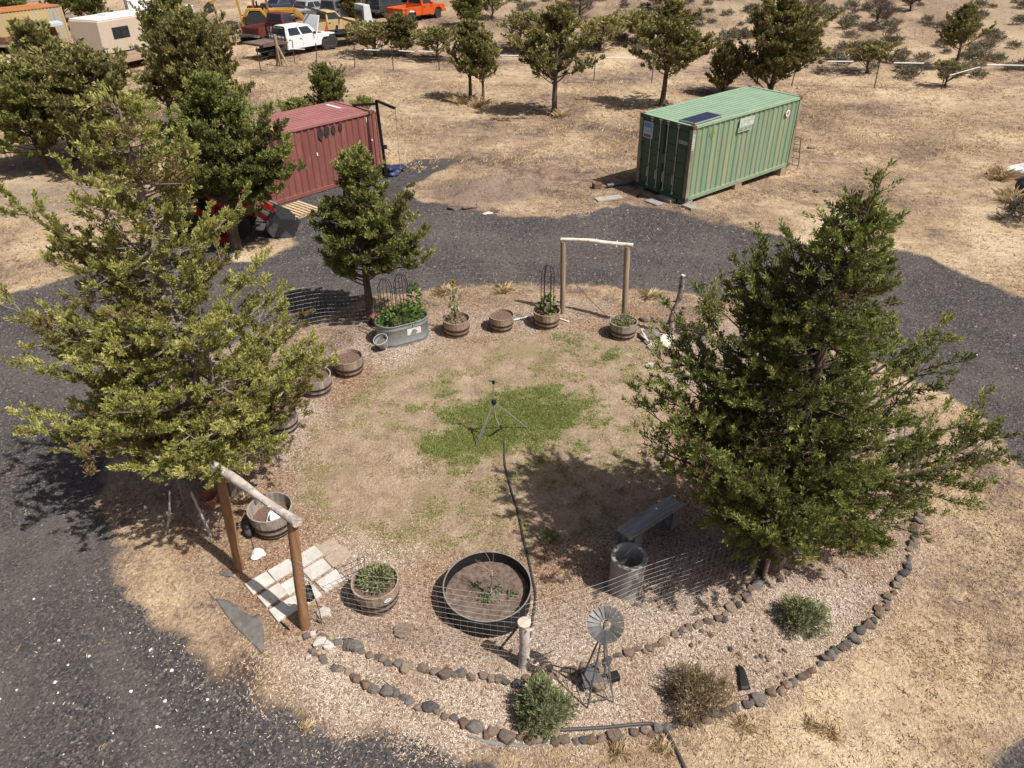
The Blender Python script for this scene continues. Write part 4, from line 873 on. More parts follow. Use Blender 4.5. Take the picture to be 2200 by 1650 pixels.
H_ = barrel(1340, 688, 'half barrel of low herbs at the right post of the far arch', 'grey', 1.5)
# sunflower
sf = thing('sunflower', 'single yellow sunflower in a half barrel at the back of the lawn', 'flower', S_.location + Vector((-.04, 0, .36)))
mb = MB(); P = smooth_path([(0, 0, 0), (.015, 0, .35), (-.01, .01, .7), (.01, -.01, .98), (.02, -.04, 1.05)], 16); mb.tube(P, [.013] * len(P), 6); mb.build('stem', STEMG, sf, True)
V, F, T = leafy(17, 26, (.12, .12, .38), .15, .09, -.2, (0, 0, .55)); npmesh('leaves', V, F, L_PALE, sf, {'tint': T})
V, F, T = leafy(18, 60, (.2, .2, .1), .09, .04, .2, (0.02, 0, .08)); npmesh('lower_leaves', V, F, L_PALE, sf, {'tint': T})
hd = MB(); hd.lathe([(.0, -.01), (.05, -.01), (.055, .012), (.03, .02), (0.001, .022)], 14); hx = Matrix.Rotation(R(75), 4, 'X') @ Matrix.Rotation(R(-35), 4, 'Y') @ Matrix.Scale(.62, 4)
o_ = hd.build('flower_head', pm('sunflower_disc', (0.16, 0.09, 0.03), (0.3, 0.2, 0.03), 40, .9), sf, True); o_.matrix_local = Matrix.Translation((.02, -.06, 1.06)) @ hx
mb = MB()
for k in range(30):
    a = k * 2.399; q = 0.05; L = .075 * (1 + .2 * math.sin(k * 7)); c, s = math.cos(a), math.sin(a); w = .017; z = .012 + .01 * (k % 3)
    mb.add([(c * q, s * q, .008), (c * (q + L * .5) - s * w, s * (q + L * .5) + c * w, z), (c * (q + L), s * (q + L), z * .6), (c * (q + L * .5) + s * w, s * (q + L * .5) - c * w, z)], [(0, 1, 2, 3)])
mb.build('petals', YEL, o_)
# trellis and eggplant
def trellis(label, p, w, h, d, n=3, rings=(.35, .62), rz=0):
    t_ = thing('garden_trellis', label, 'trellis', p, rz); mb = MB()
    for k in range(n):
        a = math.pi * k / n; c, s = math.cos(a), math.sin(a)
        P = [(c * w, s * d, 0), (c * w, s * d, h * .78)] + [(c * w * math.cos(q), s * d * math.cos(q), h * .78 + h * .22 * math.sin(q)) for q in np.linspace(.25, math.pi - .25, 9)] + [(-c * w, -s * d, h * .78), (-c * w, -s * d, 0)]
        o_ = MB(); o_.tube(P, .0085, 6); o_.build('hoop_rod', IRON, t_, True)
    for f in rings:
        o_ = MB(); o_.tube([(w * 1.04 * math.cos(a), d * 1.04 * math.sin(a), h * f) for a in np.linspace(0, 6.283, 21)], .0055, 5); o_.build('ring', IRON, t_, True)
    return t_
trellis('black arched wire trellis in the half barrel beside the far arch', T_.location + Vector((0, 0, .3)), .155, 1.35, .12, 3, (.28, .5, .73))
plant('eggplant', 'broad-leaved plant climbing the trellis in the half barrel beside the far arch', T_.location + Vector((0.02, 0, .36)), *leafy(9, 85, (.2, .18, .24), .13, .085, .1, (0, 0, .24)), L_VEG, stems=stems_of(9, 9, .12, .4))
plant('herb', 'low herbs and dry stalks in the right half barrel of the far arch', H_.location + Vector((0, 0, .36)), *leafy(10, 420, (.25, .25, .1), .05, .03, .3, (0, 0, .08)), L_PALE, stems=stems_of(10, 26, .2, .5, .003))

# ---------------------------------------------------------------- galvanised stock tank
pa, pb = G(835, 752, 0), G(925, 728, 0); yaw = math.atan2(pb.y - pa.y, pb.x - pa.x); dv = Vector((math.cos(yaw), math.sin(yaw), 0)); nv = Vector((-dv.y, dv.x, 0))
tk_c = (pa + pb) / 2 + nv * .36 - dv * .02; tk_c.z = gz(tk_c.x, tk_c.y)
tk = thing('stock_tank', 'galvanised oval stock tank planter with a torn white label', 'planter', tk_c, yaw)
def oval(L, W, n=14): r_ = W / 2; return [((L / 2 - r_) + r_ * math.cos(a), r_ * math.sin(a)) for a in np.linspace(-math.pi / 2, math.pi / 2, n)] + [(-(L / 2 - r_) + r_ * math.cos(a), r_ * math.sin(a)) for a in np.linspace(math.pi / 2, 3 * math.pi / 2, n)]
def oval_shell(prof, m, name, parent, L=1.28, W=.74):
    V = []; n = 28
    for off, z in prof: V += [(x, y, z) for x, y in oval(L + 2 * off, W + 2 * off)]
    F = [(i * n + k, i * n + (k + 1) % n, (i + 1) * n + (k + 1) % n, (i + 1) * n + k) for i in range(len(prof) - 1) for k in range(n)]
    mb = MB(); mb.add(V, F); return mb.build(name, m, parent, True)
oval_shell([(-.01, 0), (.0, .01), (.0, .07), (.012, .085), (.012, .1), (.0, .115), (.0, .45), (.012, .465), (.012, .48), (0, .495), (0, .56), (.018, .565), (.02, .585), (.0, .592), (-.012, .58), (-.012, .42)], GALV, 'tank_wall', tk)
mb = MB(); mb.slab(oval(1.25, .71), .42, .47); mb.build('soil', SOIL, tk)
LABEL_M = pm('torn_label', (0.72, 0.71, 0.66), (0.60, 0.59, 0.55), 9, .8, bmp=0, spots=((0.27, 0.28, 0.27), 8, .58))
mb = MB(); mb.slab([(-.02, .27), (.33, .27), (.33, .44), (-.02, .44)], 0, .002); mb.v = [(x, -.3725 - z, y) for x, y, z in mb.v]; lb_ = mb.build('label_sheet', LABEL_M, tk)
mb = MB(); mb.slab([(.05, .28), (.20, .28), (.20, .31), (.235, .31), (.235, .36), (.19, .36), (.19, .41), (.12, .40)], 0, .001); mb.v = [(x, -.376 - z, y) for x, y, z in mb.v]; mb.build('torn_patch', GALV, lb_)
mb = MB(); mb.slab([(.1, .52), (.17, .52), (.17, .55), (.1, .55)], 0, .002); mb.v = [(x, -.3725 - z, y) for x, y, z in mb.v]; mb.build('tag', WHITE, tk)
q = tk_c + Vector((0, 0, .47))
V1 = leafy(31, 620, (.60, .36, .26), .10, .075, .1, (0, 0, .14)); o_ = plant('bean_plant', 'mass of broad green bean leaves filling the stock tank', q, *V1, L_VEG, stems=stems_of(31, 20, .4, .3)); o_.rotation_euler = (0, 0, yaw)
V1 = leafy(32, 150, (.17, .15, .42), .09, .065, .1, (.4, .12, .45)); o_ = plant('bean_vine', 'bean vine climbing the right trellis of the stock tank', q, *V1, L_VEG, stems=stems_of(32, 6, .2, .8)); o_.rotation_euler = (0, 0, yaw)
V1 = leafy(33, 500, (.30, .2, .17), .04, .007, .5, (.32, -.12, .12)); o_ = plant('feathery_plant', 'feathery blue-green plant at the front right of the stock tank', q, *V1, leaf_mat('feathery_leaf', [(0, (.07, .11, .06)), (.5, (.12, .19, .10)), (1, (.2, .28, .15))]), stems=stems_of(33, 8, .2, .2)); o_.rotation_euler = (0, 0, yaw)
trellis('left black arched trellis standing in the stock tank', q + dv * -.28 + nv * .18, .17, 1.12, .15, 3, (.35, .62), yaw)
trellis('right black arched trellis standing in the stock tank', q + dv * .12 + nv * .18, .17, 1.15, .15, 3, (.35, .62), yaw)
pb_ = on(825, 752); bk = thing('wire_basket', 'white wire basket leaning on the left end of the stock tank', 'basket', pb_ + Vector((0, .02, .1)), 0.2); bk.rotation_euler = (R(14), R(-16), .3)
mb = MB(); n = 22; V = []; F = []
for z, rr in ((0, .10), (.08, .12), (.16, .145), (.24, .17)):
    mb.tube([(rr * math.cos(a), rr * math.sin(a), z) for a in np.linspace(0, 6.283, n)], .006 if z > .2 else .003, 4)
for k in range(n): a = 6.283 * k / n; mb.tube([(.10 * math.cos(a), .10 * math.sin(a), 0), (.17 * math.cos(a), .17 * math.sin(a), .24)], .0035, 3)
mb.build('wire_frame', WHITE, bk); mb = MB(); mb.lathe([(.09, .0), (.125, .1), (.15, .19), (.152, .19), (.128, .1), (.088, .004)], 18, close=True); mb.build('liner', RIMW, bk, True); mb = MB(); mb.lathe([(.12, .1), (.13, .13), (.06, .15)], 14); mb.build('contents', FABRIC, bk, True)

# ---------------------------------------------------------------- round raised bed
rc = G(1047, 1257, .38); rb = thing('round_bed', 'black plastic ring bed holding a caged fruit sapling', 'raised bed', (rc.x, rc.y, gz(rc.x, rc.y)))
mb = MB(); mb.lathe([(.645, -.02), (.66, .37), (.65, .37), (.635, -.02)], 56, close=True); mb.build('ring_wall', BLACKP, rb, True)
mb = MB(); mb.lathe([(.646, .371), (.664, .371), (.664, .378), (.646, .378)], 56, close=True); mb.build('rim', RIMW, rb, True)
soil_disc(.645, .17, pm('bed_soil', (.12, .085, .065), (.26, .19, .15), 13, .95, bmp=1, bdist=.03), rb, 3, .02)
sp = on(1055, 1278) ; sp = Vector((rc.x + .07, rc.y - .02, rb.location.z + .17)); sap = thing('fruit_sapling', 'leafless red-twigged fruit sapling in the black ring bed', 'tree', sp)
mb = MB(); mb.tube(smooth_path([(0, 0, 0), (-.02, .02, .12), (.01, .0, .30), (0, .02, .52)], 12), [.016] * 13, 6); mb.build('trunk', pm('whitewash_bark', (.55, .46, .4), (.36, .24, .18), 9, .8), sap, True)
r = np.random.default_rng(4); mb = MB()
for k in range(17):
    a = r.uniform(0, 6.28); z = r.uniform(.28, .52); L = r.uniform(.12, .34); e = Vector((math.cos(a) * L * .8, math.sin(a) * L * .8, z + L * r.uniform(.3, .9))); mb.tube([(0, .01, z), (Vector((0, .01, z)) + e) / 2 + Vector((0, 0, .02)), e], [.005, .004, .002], 4)
mb.tube(smooth_path([(0, .02, .5), (-.03, .03, .75), (-.16, .06, 1.02), (-.2, .1, 1.2)], 9), [.006, .005, .005, .004, .004, .003, .003, .002, .002, .002], 4); mb.tube([(0, .02, .5), (.03, .03, .8), (.02, .05, 1.0)], [.005, .003, .002], 4); mb.build('crown', TWIG, sap)
cg = thing('wire_cage', 'chicken wire cylinder round the sapling in the black ring bed', 'plant support', sp + Vector((.05, 0, 0)))
mb = MB()
for k in range(16):
    for j in range(6):
        a = 6.283 * (k + .5 * (j % 2)) / 16; a2 = 6.283 * (k + .5 * (j % 2) + .5) / 16; a3 = 6.283 * (k + .5 * (j % 2) - .5) / 16; z = j * .055; c_ = .165
        mb.tube([(c_ * math.cos(a), c_ * math.sin(a), z), (c_ * math.cos(a2), c_ * math.sin(a2), z + .055)], .0016, 3, False); mb.tube([(c_ * math.cos(a), c_ * math.sin(a), z), (c_ * math.cos(a3), c_ * math.sin(a3), z + .055)], .0016, 3, False)
mb.build('wire_mesh', WIRE, cg)
for (dx, dy, s, lb) in ((-.23, .10, .10, 'small grey-green seedling left of the sapling cage'), (-.10, -.12, .12, 'leafy strawberry clump below the sapling cage'), (-.08, .0, .1, 'leafy strawberry clump left of the sapling cage'), (.11, .06, .09, 'leafy plant inside the sapling cage'), (.3, -.01, .08, 'yellowing seedling right of the sapling cage')):
    plant('strawberry_plant', lb, sp + Vector((dx, dy, 0)), *leafy(int(dx * 90 + 50), 24, (s * .7, s * .7, s * .8), .055, .035, .2, (0, 0, s * .6)), L_VEG, stems=stems_of(5, 5, s * .5, s), group='plants in the ring bed')
rock(1093, 1287, .05, 'small grey stone on the soil of the ring bed', 1, z=.17)

# ---------------------------------------------------------------- log arches
def log(P, rr, m, name, parent, n=12, knots=0, seed=0, end=True):
    r = np.random.default_rng(seed); Q = smooth_path(P, 10); R_ = [np.interp(i / (len(Q) - 1), np.linspace(0, 1, len(rr)), rr) * (1 + r.normal(0, .035)) for i in range(len(Q))]
    mb = MB(); mb.tube(Q, R_, n)
    for k in range(knots):
        i = int(r.integers(1, len(Q) - 1)); a = r.uniform(0, 6.28); d = (Q[i + 1] - Q[i - 1]).normalized(); x = d.orthogonal().normalized(); y = d.cross(x); dr = x * math.cos(a) + y * math.sin(a)
        L = R_[i] * r.uniform(1.3, 1.9); mb.tube([Q[i], Q[i] + dr * L + d * L * .3], [R_[i] * .45, R_[i] * .18], 6)
    return mb.build(name, m, parent, True)
nR, nL = on(655, 1347), on(515, 1224); tR = at_depth(627, 1120, nR.y + .05); tL = at_depth(470, 1012, nL.y + .05)
ar = thing('log_arch', 'near arch of two brown posts and a bleached log over the paver path', 'arch', (nR + nL) / 2); c0 = ar.location
log([nR - c0 - Vector((0, 0, .1)), (nR + tR) / 2 - c0, tR - c0], [.074, .072, .068], POSTW, 'post', ar, 14, 0, 1); log([nL - c0 - Vector((0, 0, .1)), (nL + tL) / 2 - c0, tL - c0], [.074, .07, .066], POSTW, 'post', ar, 14, 0, 2)
dd_ = (tR - tL).normalized(); up_ = Vector((0, 0, .055)); log([tL - c0 - dd_ * .12 + up_, tL.lerp(tR, .3) - c0 + up_ + Vector((0, 0, .02)), tL.lerp(tR, .62) - c0 + up_ + Vector((0, 0, -.01)), tR - c0 + dd_ * .13 + up_], [.065, .07, .055, .065], LOGW, 'crossbar', ar, 12, 4, 3)
fL, fR = on(1209, 673), on(1341, 691); sL = at_depth(1210, 518, fL.y); sR = at_depth(1348, 529, fR.y)
ar = thing('log_arch', 'far arch of two weathered posts and a white knotty pole beyond the lawn', 'arch', (fL + fR) / 2); c0 = ar.location
log([fL - c0 - Vector((0, 0, .1)), sL - c0], [.07, .066], POSTG, 'post', ar, 14, 0, 4); log([fR - c0 - Vector((0, 0, .1)), sR - c0], [.075, .07], POSTG, 'post', ar, 14, 0, 5)
dd_ = (sR - sL).normalized(); log([sL - c0 - dd_ * .06 + Vector((0, 0, .04)), sL.lerp(sR, .4) - c0 + Vector((0, 0, .07)), sL.lerp(sR, .7) - c0 + Vector((0, 0, .04)), sR - c0 + dd_ * .13 + Vector((0, 0, .04))], [.04, .05, .05, .045], pm('birch_white', (.72, .66, .58), (.45, .37, .3), 9, .8, bmp=.6, lo=.5, hi=.7), 'crossbar', ar, 10, 14, 6)
st = MB(); a_ = Vector((fL.x + .1, fL.y - .03, fL.z + 1.05)); b_ = on(1312, 686); st.tube([a_, a_.lerp(b_, .5) + Vector((0, 0, -.03)), b_], [.012, .011, .010], 6); tag(st.build('leaning_rod', pm('rusty_rod', (.14, .09, .07), (.1, .06, .05), 5, .7), None, True), 'thin rusty rod leaning from the left post of the far arch', 'rod')

# ---------------------------------------------------------------- wire fence of the garden
def wire_fence(pts, h, label, n_h=13, step=.1, sag=.02, rad=.0016, posts=()):
    P = [on(u, v) for u, v in pts]; c0 = P[0].copy(); f_ = thing('wire_fence', label, 'fence', c0); Q = resample([tuple(p) for p in P], step)
    hz = MB(); vt = MB(); hs = [h * (i / (n_h - 1)) + .03 for i in range(n_h)]
    Z = lambda k, q: sag * math.sin(k * .35 + q * 3) + sag * .6 * math.sin(k * .11 + q)
    for i, z in enumerate(hs):
        hz.tube([(p[0] - c0.x + .01 * math.sin(k * .5 + i), p[1] - c0.y, p[2] - c0.z + z + Z(k, i * .05)) for k, p in enumerate(Q)], rad * (1.25 if i in (0, n_h - 1) else 1), 3, False)
    for k, p in enumerate(Q): vt.tube([(p[0] - c0.x + .01 * math.sin(k * .5 + i), p[1] - c0.y, p[2] - c0.z + z + Z(k, i * .05)) for i, z in list(enumerate(hs))[::3]], rad * .8, 3, False)
    hz.build('horizontal_wires', WIRE, f_)['kind'] = 'stuff'; vt.build('vertical_wires', WIRE, f_)['kind'] = 'stuff'
    for (u, v, hh, rr, m) in posts:
        p = on(u, v) - c0; log([p - Vector((0, 0, .1)), p + Vector((0, 0, hh))], [rr, rr * .9], m, 'post', f_, 10, 0, int(u))
    return f_
wire_fence([(655, 1347), (800, 1378), (960, 1405), (1128, 1425)], 1.38, 'welded wire fence from the near arch to the short log post', 14)
wire_fence([(1128, 1425), (1300, 1370), (1470, 1300), (1625, 1236)], 1.2, 'welded wire fence from the short log post to the dark juniper', 13, .1, .02, .0017, ((1640, 1242, .42, .035, POSTG), (1612, 1236, .5, .05, POSTG)))
wire_fence([(515, 1224), (450, 1165), (405, 1110), (380, 1020), (420, 890), (520, 785), (610, 722), (700, 705), (790, 696)], 1.15, 'welded wire fence curving behind the yellow-green juniper', 12)
wire_fence([(800, 690), (900, 664), (1040, 650), (1200, 668)], 1.1, 'fine wire fence behind the back barrels', 9, .15, .01, .0009)
wire_fence([(1345, 690), (1440, 706), (1560, 735), (1680, 800)], 1.1, 'fine wire fence running right from the far arch', 9, .15, .01, .0009)
lp = on(1125, 1429); t_ = thing('log_post', 'short bleached log post with a flat sawn top at the fence corner', 'post', lp)
log([(0, 0, -.1), (.01, 0, .45), (-.005, 0, .93)], [.085, .07, .075], LOGW, 'post_log', t_, 14, 6, 9); mb = MB(); mb.lathe([(.085, .90), (.09, .94), (.07, .945), (.001, .945)], 14); mb.build('sawn_top', ENDG, t_, True)
mb = MB(); a_ = on(1074, 1394); b_ = lp + Vector((-.09, .02, .8)); mb.tube([a_, b_], .018, 7); tag(mb.build('prop_stick', HOSE, None, True), 'dark stick propped against the short log post', 'stick')

# ---------------------------------------------------------------- paver path, fabric, lanterns
pth = tag(bpy.data.objects.new('path', None), 'square concrete pavers under the near arch', 'path', None, 'structure'); COL.objects.link(pth)
mb = MB(); mb.box((0, 0, 0), (.37, .275, .05)); o_ = mb.build('paver', PAVE, pth, False, .006); PV = o_.data; bpy.data.objects.remove(o_)
PVD = PV.copy(); PVD.materials.clear(); PVD.materials.append(PAVED)
for i, (u, v) in enumerate(((559, 1255), (587, 1281), (612, 1311), (607, 1226), (633, 1256), (664, 1197), (681, 1224), (711, 1249), (660, 1284), (703, 1177), (727, 1197))):
    p = on(u, v); o_ = part('paver', PV if i < 9 else PVD, pth, (p.x, p.y, p.z + (.012 if i < 9 else -.004)), (R(U(-1, 1)), R(U(-1, 1)), R(44 + U(-2, 2)))); b_ = o_.modifiers.new('b', 'BEVEL'); b_.width = .006; b_.segments = 1
def cloth(pts, label, name, m, cat, lift=.012, amp=.012, th=.006, seed=1):
    import bmesh
    P = [on(u, v) for u, v in pts]; c0 = sum(P, Vector()) / len(P); bm = bmesh.new(); vs = [bm.verts.new(p - c0 + Vector((0, 0, lift))) for p in P]; f = bm.faces.new(vs)
    bmesh.ops.triangulate(bm, faces=[f]); bmesh.ops.subdivide_edges(bm, edges=bm.edges[:], cuts=4, use_grid_fill=True); bmesh.ops.triangulate(bm, faces=bm.faces[:])
    for v in bm.verts:
        v.co.z = gz(v.co.x + c0.x, v.co.y + c0.y) - c0.z + lift + amp * (math.sin(v.co.x * 14 + seed) * math.sin(v.co.y * 11 + seed) + .6 * math.sin(v.co.x * 31 + v.co.y * 23))
    me = bpy.data.meshes.new(name); bm.to_mesh(me); bm.free(); me.materials.append(m); o_ = bpy.data.objects.new(name, me); COL.objects.link(o_); o_.location = c0
    for p in me.polygons: p.use_smooth = True
    s = o_.modifiers.new('s', 'SOLIDIFY'); s.thickness = th; return tag(o_, label, cat)
cq = lambda L: [(330 + x / 3.75, 980 + y / 3.75) for x, y in L]
cloth(cq([(500, 1155), (600, 1165), (640, 1190), (740, 1270), (790, 1300), (855, 1275), (885, 1380), (895, 1500), (880, 1600), (690, 1410), (590, 1290)]), 'torn sheet of grey landscape fabric outside the near arch', 'landscape_fabric', FABRIC, 'fabric', .02, .012)
cloth(cq([(525, 950), (620, 930), (655, 985), (560, 970)]), 'small scrap of grey fabric by the left post of the near arch', 'fabric_scrap', FABRIC, 'fabric')
cloth(cq([(440, 1098), (455, 1105), (505, 1165), (495, 1170)]), 'thin strip of dark fabric left of the torn grey sheet', 'fabric_scrap', FABRIC, 'fabric')
cloth(cq([(1000, 1325), (1030, 1330), (1105, 1400), (1085, 1403)]), 'strip of black fabric at the foot of the right arch post', 'fabric_scrap', BLACKP, 'fabric')
cloth([(1584, 1431), (1596, 1440), (1612, 1484), (1590, 1487)], 'black triangle of weed cloth sticking up among the loose stones', 'fabric_scrap', BLACKP, 'fabric', .05, .01)
cloth([(1000, 1582), (1060, 1592), (1130, 1600), (1180, 1600), (1120, 1606), (1050, 1600)], 'pale strip of edging cloth showing below the front stones', 'fabric_scrap', RIMW, 'fabric', .01, .004)
def crumple(u, v, s, label, m, name='crumpled_bag', z=0, cat='bag'):
    import bmesh
    bm = bmesh.new(); bmesh.ops.create_icosphere(bm, subdivisions=3, radius=1); r = np.random.default_rng(int(u)); D = unit(r.normal(size=(14, 3)))
    for q in bm.verts:
        p = np.array(q.co); k = 1 + .22 * np.sum(np.sin(D @ p * 5)) / 3; q.co = Vector(p * k) * s; q.co.z *= .45
    me = bpy.data.meshes.new(name); bm.to_mesh(me); bm.free(); me.materials.append(m); o_ = bpy.data.objects.new(name, me); COL.objects.link(o_); p = on(u, v); o_.location = (p.x, p.y, p.z + s * .3 + z); return tag(o_, label, cat)
crumple(556, 1193, .11, 'crumpled white plastic bag by the left post of the near arch', WHITE)
CLEAR = pm('lantern_glass', (.16, .15, .13), (.1, .095, .085), 6, .2, bmp=0)
def lantern(p, label, hang=False):
    t_ = thing('solar_lantern', label, 'lantern', p)
    mb = MB(); mb.lathe([(.055, 0), (.065, .01), (.065, .07), (.05, .085), (.001, .085)], 16); mb.build('base', BLACKP, t_, True)
    mb = MB(); mb.lathe([(.05, .085), (.056, .1), (.05, .21), (.001, .21)], 16); mb.build('glass', CLEAR, t_, True)
    mb = MB(); mb.lathe([(.06, .21), (.06, .225), (.045, .25), (.03, .265), (.001, .27)], 16); mb.build('cap', BLACKP, t_, True)
    mb = MB(); mb.tube([(.05 * math.cos(a), 0, .24 + .1 * math.sin(a)) for a in np.linspace(0, math.pi, 9)], .004, 5); mb.build('bail', IRON, t_); return t_
lantern(on(536, 1152), 'black solar lantern standing beside the grey half barrel')
lh = on(690, 1343); lantern(lh + Vector((-.09, .05, .52)), 'black solar lantern hanging from a hook inside the near arch')
mb = MB(); mb.tube(smooth_path([lh - Vector((0, 0, .1)), lh + Vector((.02, 0, .3)), lh + Vector((-.02, .02, .7)), lh + Vector((-.05, .04, .88)), lh + Vector((-.09, .05, .9)), lh + Vector((-.1, .05, .85))], 20), .007, 6); tag(mb.build('shepherd_hook', IRON, None, True), 'thin black shepherd hook beside the right post of the near arch', 'hook')
mb = MB(); mb.tube([p + Vector((0, 0, .012)) for p in smooth_path([on(u, v) for u, v in ((506, 1132), (525, 1120), (540, 1160), (545, 1185), (535, 1200), (548, 1204))], 24)], .008, 6); tag(mb.build('drip_line', HOSE, None, True), 'thin black drip line curling beside the grey half barrel', 'hose')
mb = MB(); mb.tube([p + Vector((0, 0, .014)) for p in smooth_path([on(u, v) for u, v in ((668, 1320), (682, 1316), (692, 1325), (688, 1340), (680, 1330))], 20)], .008, 6); tag(mb.build('drip_line', HOSE, None, True), 'thin black drip line coiled at the foot of the lantern hook', 'hose')
mb = MB(); mb.tube([p + Vector((0, 0, .012)) for p in smooth_path([on(u, v) for u, v in ((680, 1180), (712, 1213), (742, 1242), (770, 1255))], 24)], .009, 6); tag(mb.build('drip_line', HOSE, None, True), 'thin black drip line crossing the pavers to the near half barrel', 'hose')
mb = MB(); p = on(452, 1085); mb.lathe([(.12, 0), (.17, .2), (.18, .2), (.18, .24), (.165, .24), (.12, .05)], 22); o_ = mb.build('terracotta_pot', TERRA, None, True); o_.location = p; tag(o_, 'terracotta pot in the shade of the yellow-green juniper', 'pot')
mb = MB(); a_ = on(356, 1148); mb.tube([a_, a_ + Vector((.12, .1, .35)), a_ + Vector((.2, .2, .8))], [.022, .02, .014], 7); tag(mb.build('pale_branch', LOGW, None, True), 'pale dead branch leaning left of the yellow-green juniper trunk', 'branch')
mb = MB(); a_ = on(452, 1150); mb.tube([a_, a_ + Vector((-.06, .05, .4)), a_ + Vector((-.14, .1, .9))], [.025, .022, .018], 7); tag(mb.build('pale_branch', LOGW, None, True), 'pale stake holding the wire by the left arch post', 'branch')

# ---------------------------------------------------------------- sprinkler, hoses
hb = G(1061, 863, .9); f1, f2 = on(1022, 957), on(1134, 920); f3 = Vector((3 * hb.x - f1.x - f2.x, 3 * hb.y - f1.y - f2.y, 0)); f3 = hb + (f3 - hb) * 1.0; f3.z = gz(f3.x, f3.y)
sk = thing('sprinkler_tripod', 'metal tripod sprinkler standing in the green patch of the lawn', 'sprinkler', (hb.x, hb.y, gz(hb.x, hb.y))); c0 = sk.location; hz_ = Vector((0, 0, hb.z - c0.z))
for f in (f1, f2, f3): mb = MB(); mb.tube([hz_, f - c0], .012, 7); mb.build('leg', pm('tube_zinc', (.5, .51, .52), (.42, .43, .44), 5, .35, metal=.6, bmp=0), sk, True)
mb = MB(); mb.lathe([(.03, -.06), (.05, -.04), (.05, .02), (.025, .05), (.001, .05)], 12, (0, 0, hz_.z)); mb.build('hub', BLACKP, sk, True)
mb = MB(); mb.tube([hz_, hz_ + Vector((0, 0, .42))], .011, 7); mb.build('riser', MATS['tube_zinc'], sk, True)
mb = MB(); mb.box((0, 0, hz_.z + .45), (.05, .03, .07)); mb.tube([(0, 0, hz_.z + .45), (-.09, 0, hz_.z + .49)], .01, 6); mb.tube([(.02, 0, hz_.z + .46), (.07, .02, hz_.z + .43)], .007, 5); mb.build('sprinkler_head', BLACKP, sk)
mb = MB(); mb.tube([hz_ - Vector((0, 0, .05)), (.03, -.03, hz_.z - .35), (.10, -.08, hz_.z - .5)], .011, 6); mb.build('down_pipe', MATS['tube_zinc'], sk, True)
def hose(pts, label, rr=.019, first=None):
    P = [on(u, v) + Vector((0, 0, rr * .9)) for u, v in pts]
    if first is not None: P = [first] + P
    mb = MB(); Q = smooth_path(P, 70); mb.tube(Q, rr, 8); return tag(mb.build('garden_hose', HOSE, None, True), label, 'hose')
hose(((1079, 925), (1083, 960), (1085, 1000), (1100, 1060), (1115, 1110), (1125, 1160), (1135, 1200), (1143, 1240), (1150, 1275), (1148, 1310), (1142, 1345), (1138, 1370)), 'black hose running from the sprinkler tripod past the ring bed', .019, c0 + Vector((.10, -.08, hz_.z - .5)))
hose(((1205, 1570), (1290, 1566), (1360, 1560), (1405, 1558), (1432, 1576), (1450, 1608), (1470, 1650), (1480, 1690)), 'thick black hose curving over the front stones', .024)

# ---------------------------------------------------------------- bench, pipe, windmill
bq = [G(1325, 1136, .43), G(1353, 1157, .43), G(1467, 1084, .43), G(1441, 1065, .43)]; bc = sum(bq, Vector()) / 4; g0 = gz(bc.x, bc.y)
bd = ((bq[3] - bq[0]) + (bq[2] - bq[1])).normalized(); byaw = math.atan2(bd.y, bd.x); BL = ((bq[3] - bq[0]).length + (bq[2] - bq[1]).length) / 2; BW = .30
bn = thing('plank_bench', 'grey plank bench on stacked concrete blocks in the juniper shade', 'bench', (bc.x, bc.y, g0), byaw)
mb = MB(); mb.box((0, 0, .41), (BL, BW, .045)); mb.build('seat_plank', PLANKG, bn, False, .006)
def cinder(parent, x, z):
    mb = MB(); mb.box((x, 0, z + .095), (.19, .04, .19)); mb.box((x, .14, z + .095), (.19, .04, .19)); mb.box((x, -.14, z + .095), (.19, .04, .19)); mb.box((x - .08, 0, z + .095), (.03, .34, .188)); mb.box((x + .08, 0, z + .095), (.03, .34, .186)); mb.build('concrete_block', CONC, parent)
for x in (-BL / 2 + .2, BL / 2 - .16):
    for z in (0, .193): cinder(bn, x, z)
pp = G(1352, 1193, .72); ct = thing('concrete_pipe', 'upright grey concrete pipe beside the plank bench', 'pipe', (pp.x, pp.y, gz(pp.x, pp.y)))
mb = MB(); mb.lathe([(.265, -.02), (.262, .3), (.27, .68), (.278, .705), (.268, .72), (.215, .715), (.205, .69), (.205, .02)], 40, close=True); mb.build('pipe_wall', CONC, ct, True); soil_disc(.206, .12, SOIL, ct, 5)
wb = on(1281, 1490); wm = thing('garden_windmill', 'small steel garden windmill on a lattice tower by the front shrubs', 'windmill', wb, R(12)); TW = 1.12
ft = [Vector((sx * .19, sy * .19, 0)) for sx, sy in ((-1, -1), (1, -1), (1, 1), (-1, 1))]; tp_ = [Vector((sx * .035, sy * .035, TW)) for sx, sy in ((-1, -1), (1, -1), (1, 1), (-1, 1))]
for a, b in zip(ft, tp_): mb = MB(); mb.bar(a - Vector((0, 0, .05)), b, .018); mb.build('leg', STEEL, wm)
for k in range(4):
    for f0, f_1 in ((.12, .12), (.42, .42), (.7, .7)): mb = MB(); mb.bar(ft[k].lerp(tp_[k], f0), ft[(k + 1) % 4].lerp(tp_[(k + 1) % 4], f_1), .01); mb.build('brace', STEEL, wm)
    mb = MB(); mb.bar(ft[k].lerp(tp_[k], .12), ft[(k + 1) % 4].lerp(tp_[(k + 1) % 4], .42), .006); mb.build('brace', STEEL, wm)
mb = MB(); mb.box((0, 0, TW + .01), (.09, .09, .03)); mb.build('top_plate', STEEL, wm); mb = MB(); mb.tube([(0, 0, TW), (0, 0, TW + .36)], .012, 7); mb.build('mast', STEEL, wm, True)
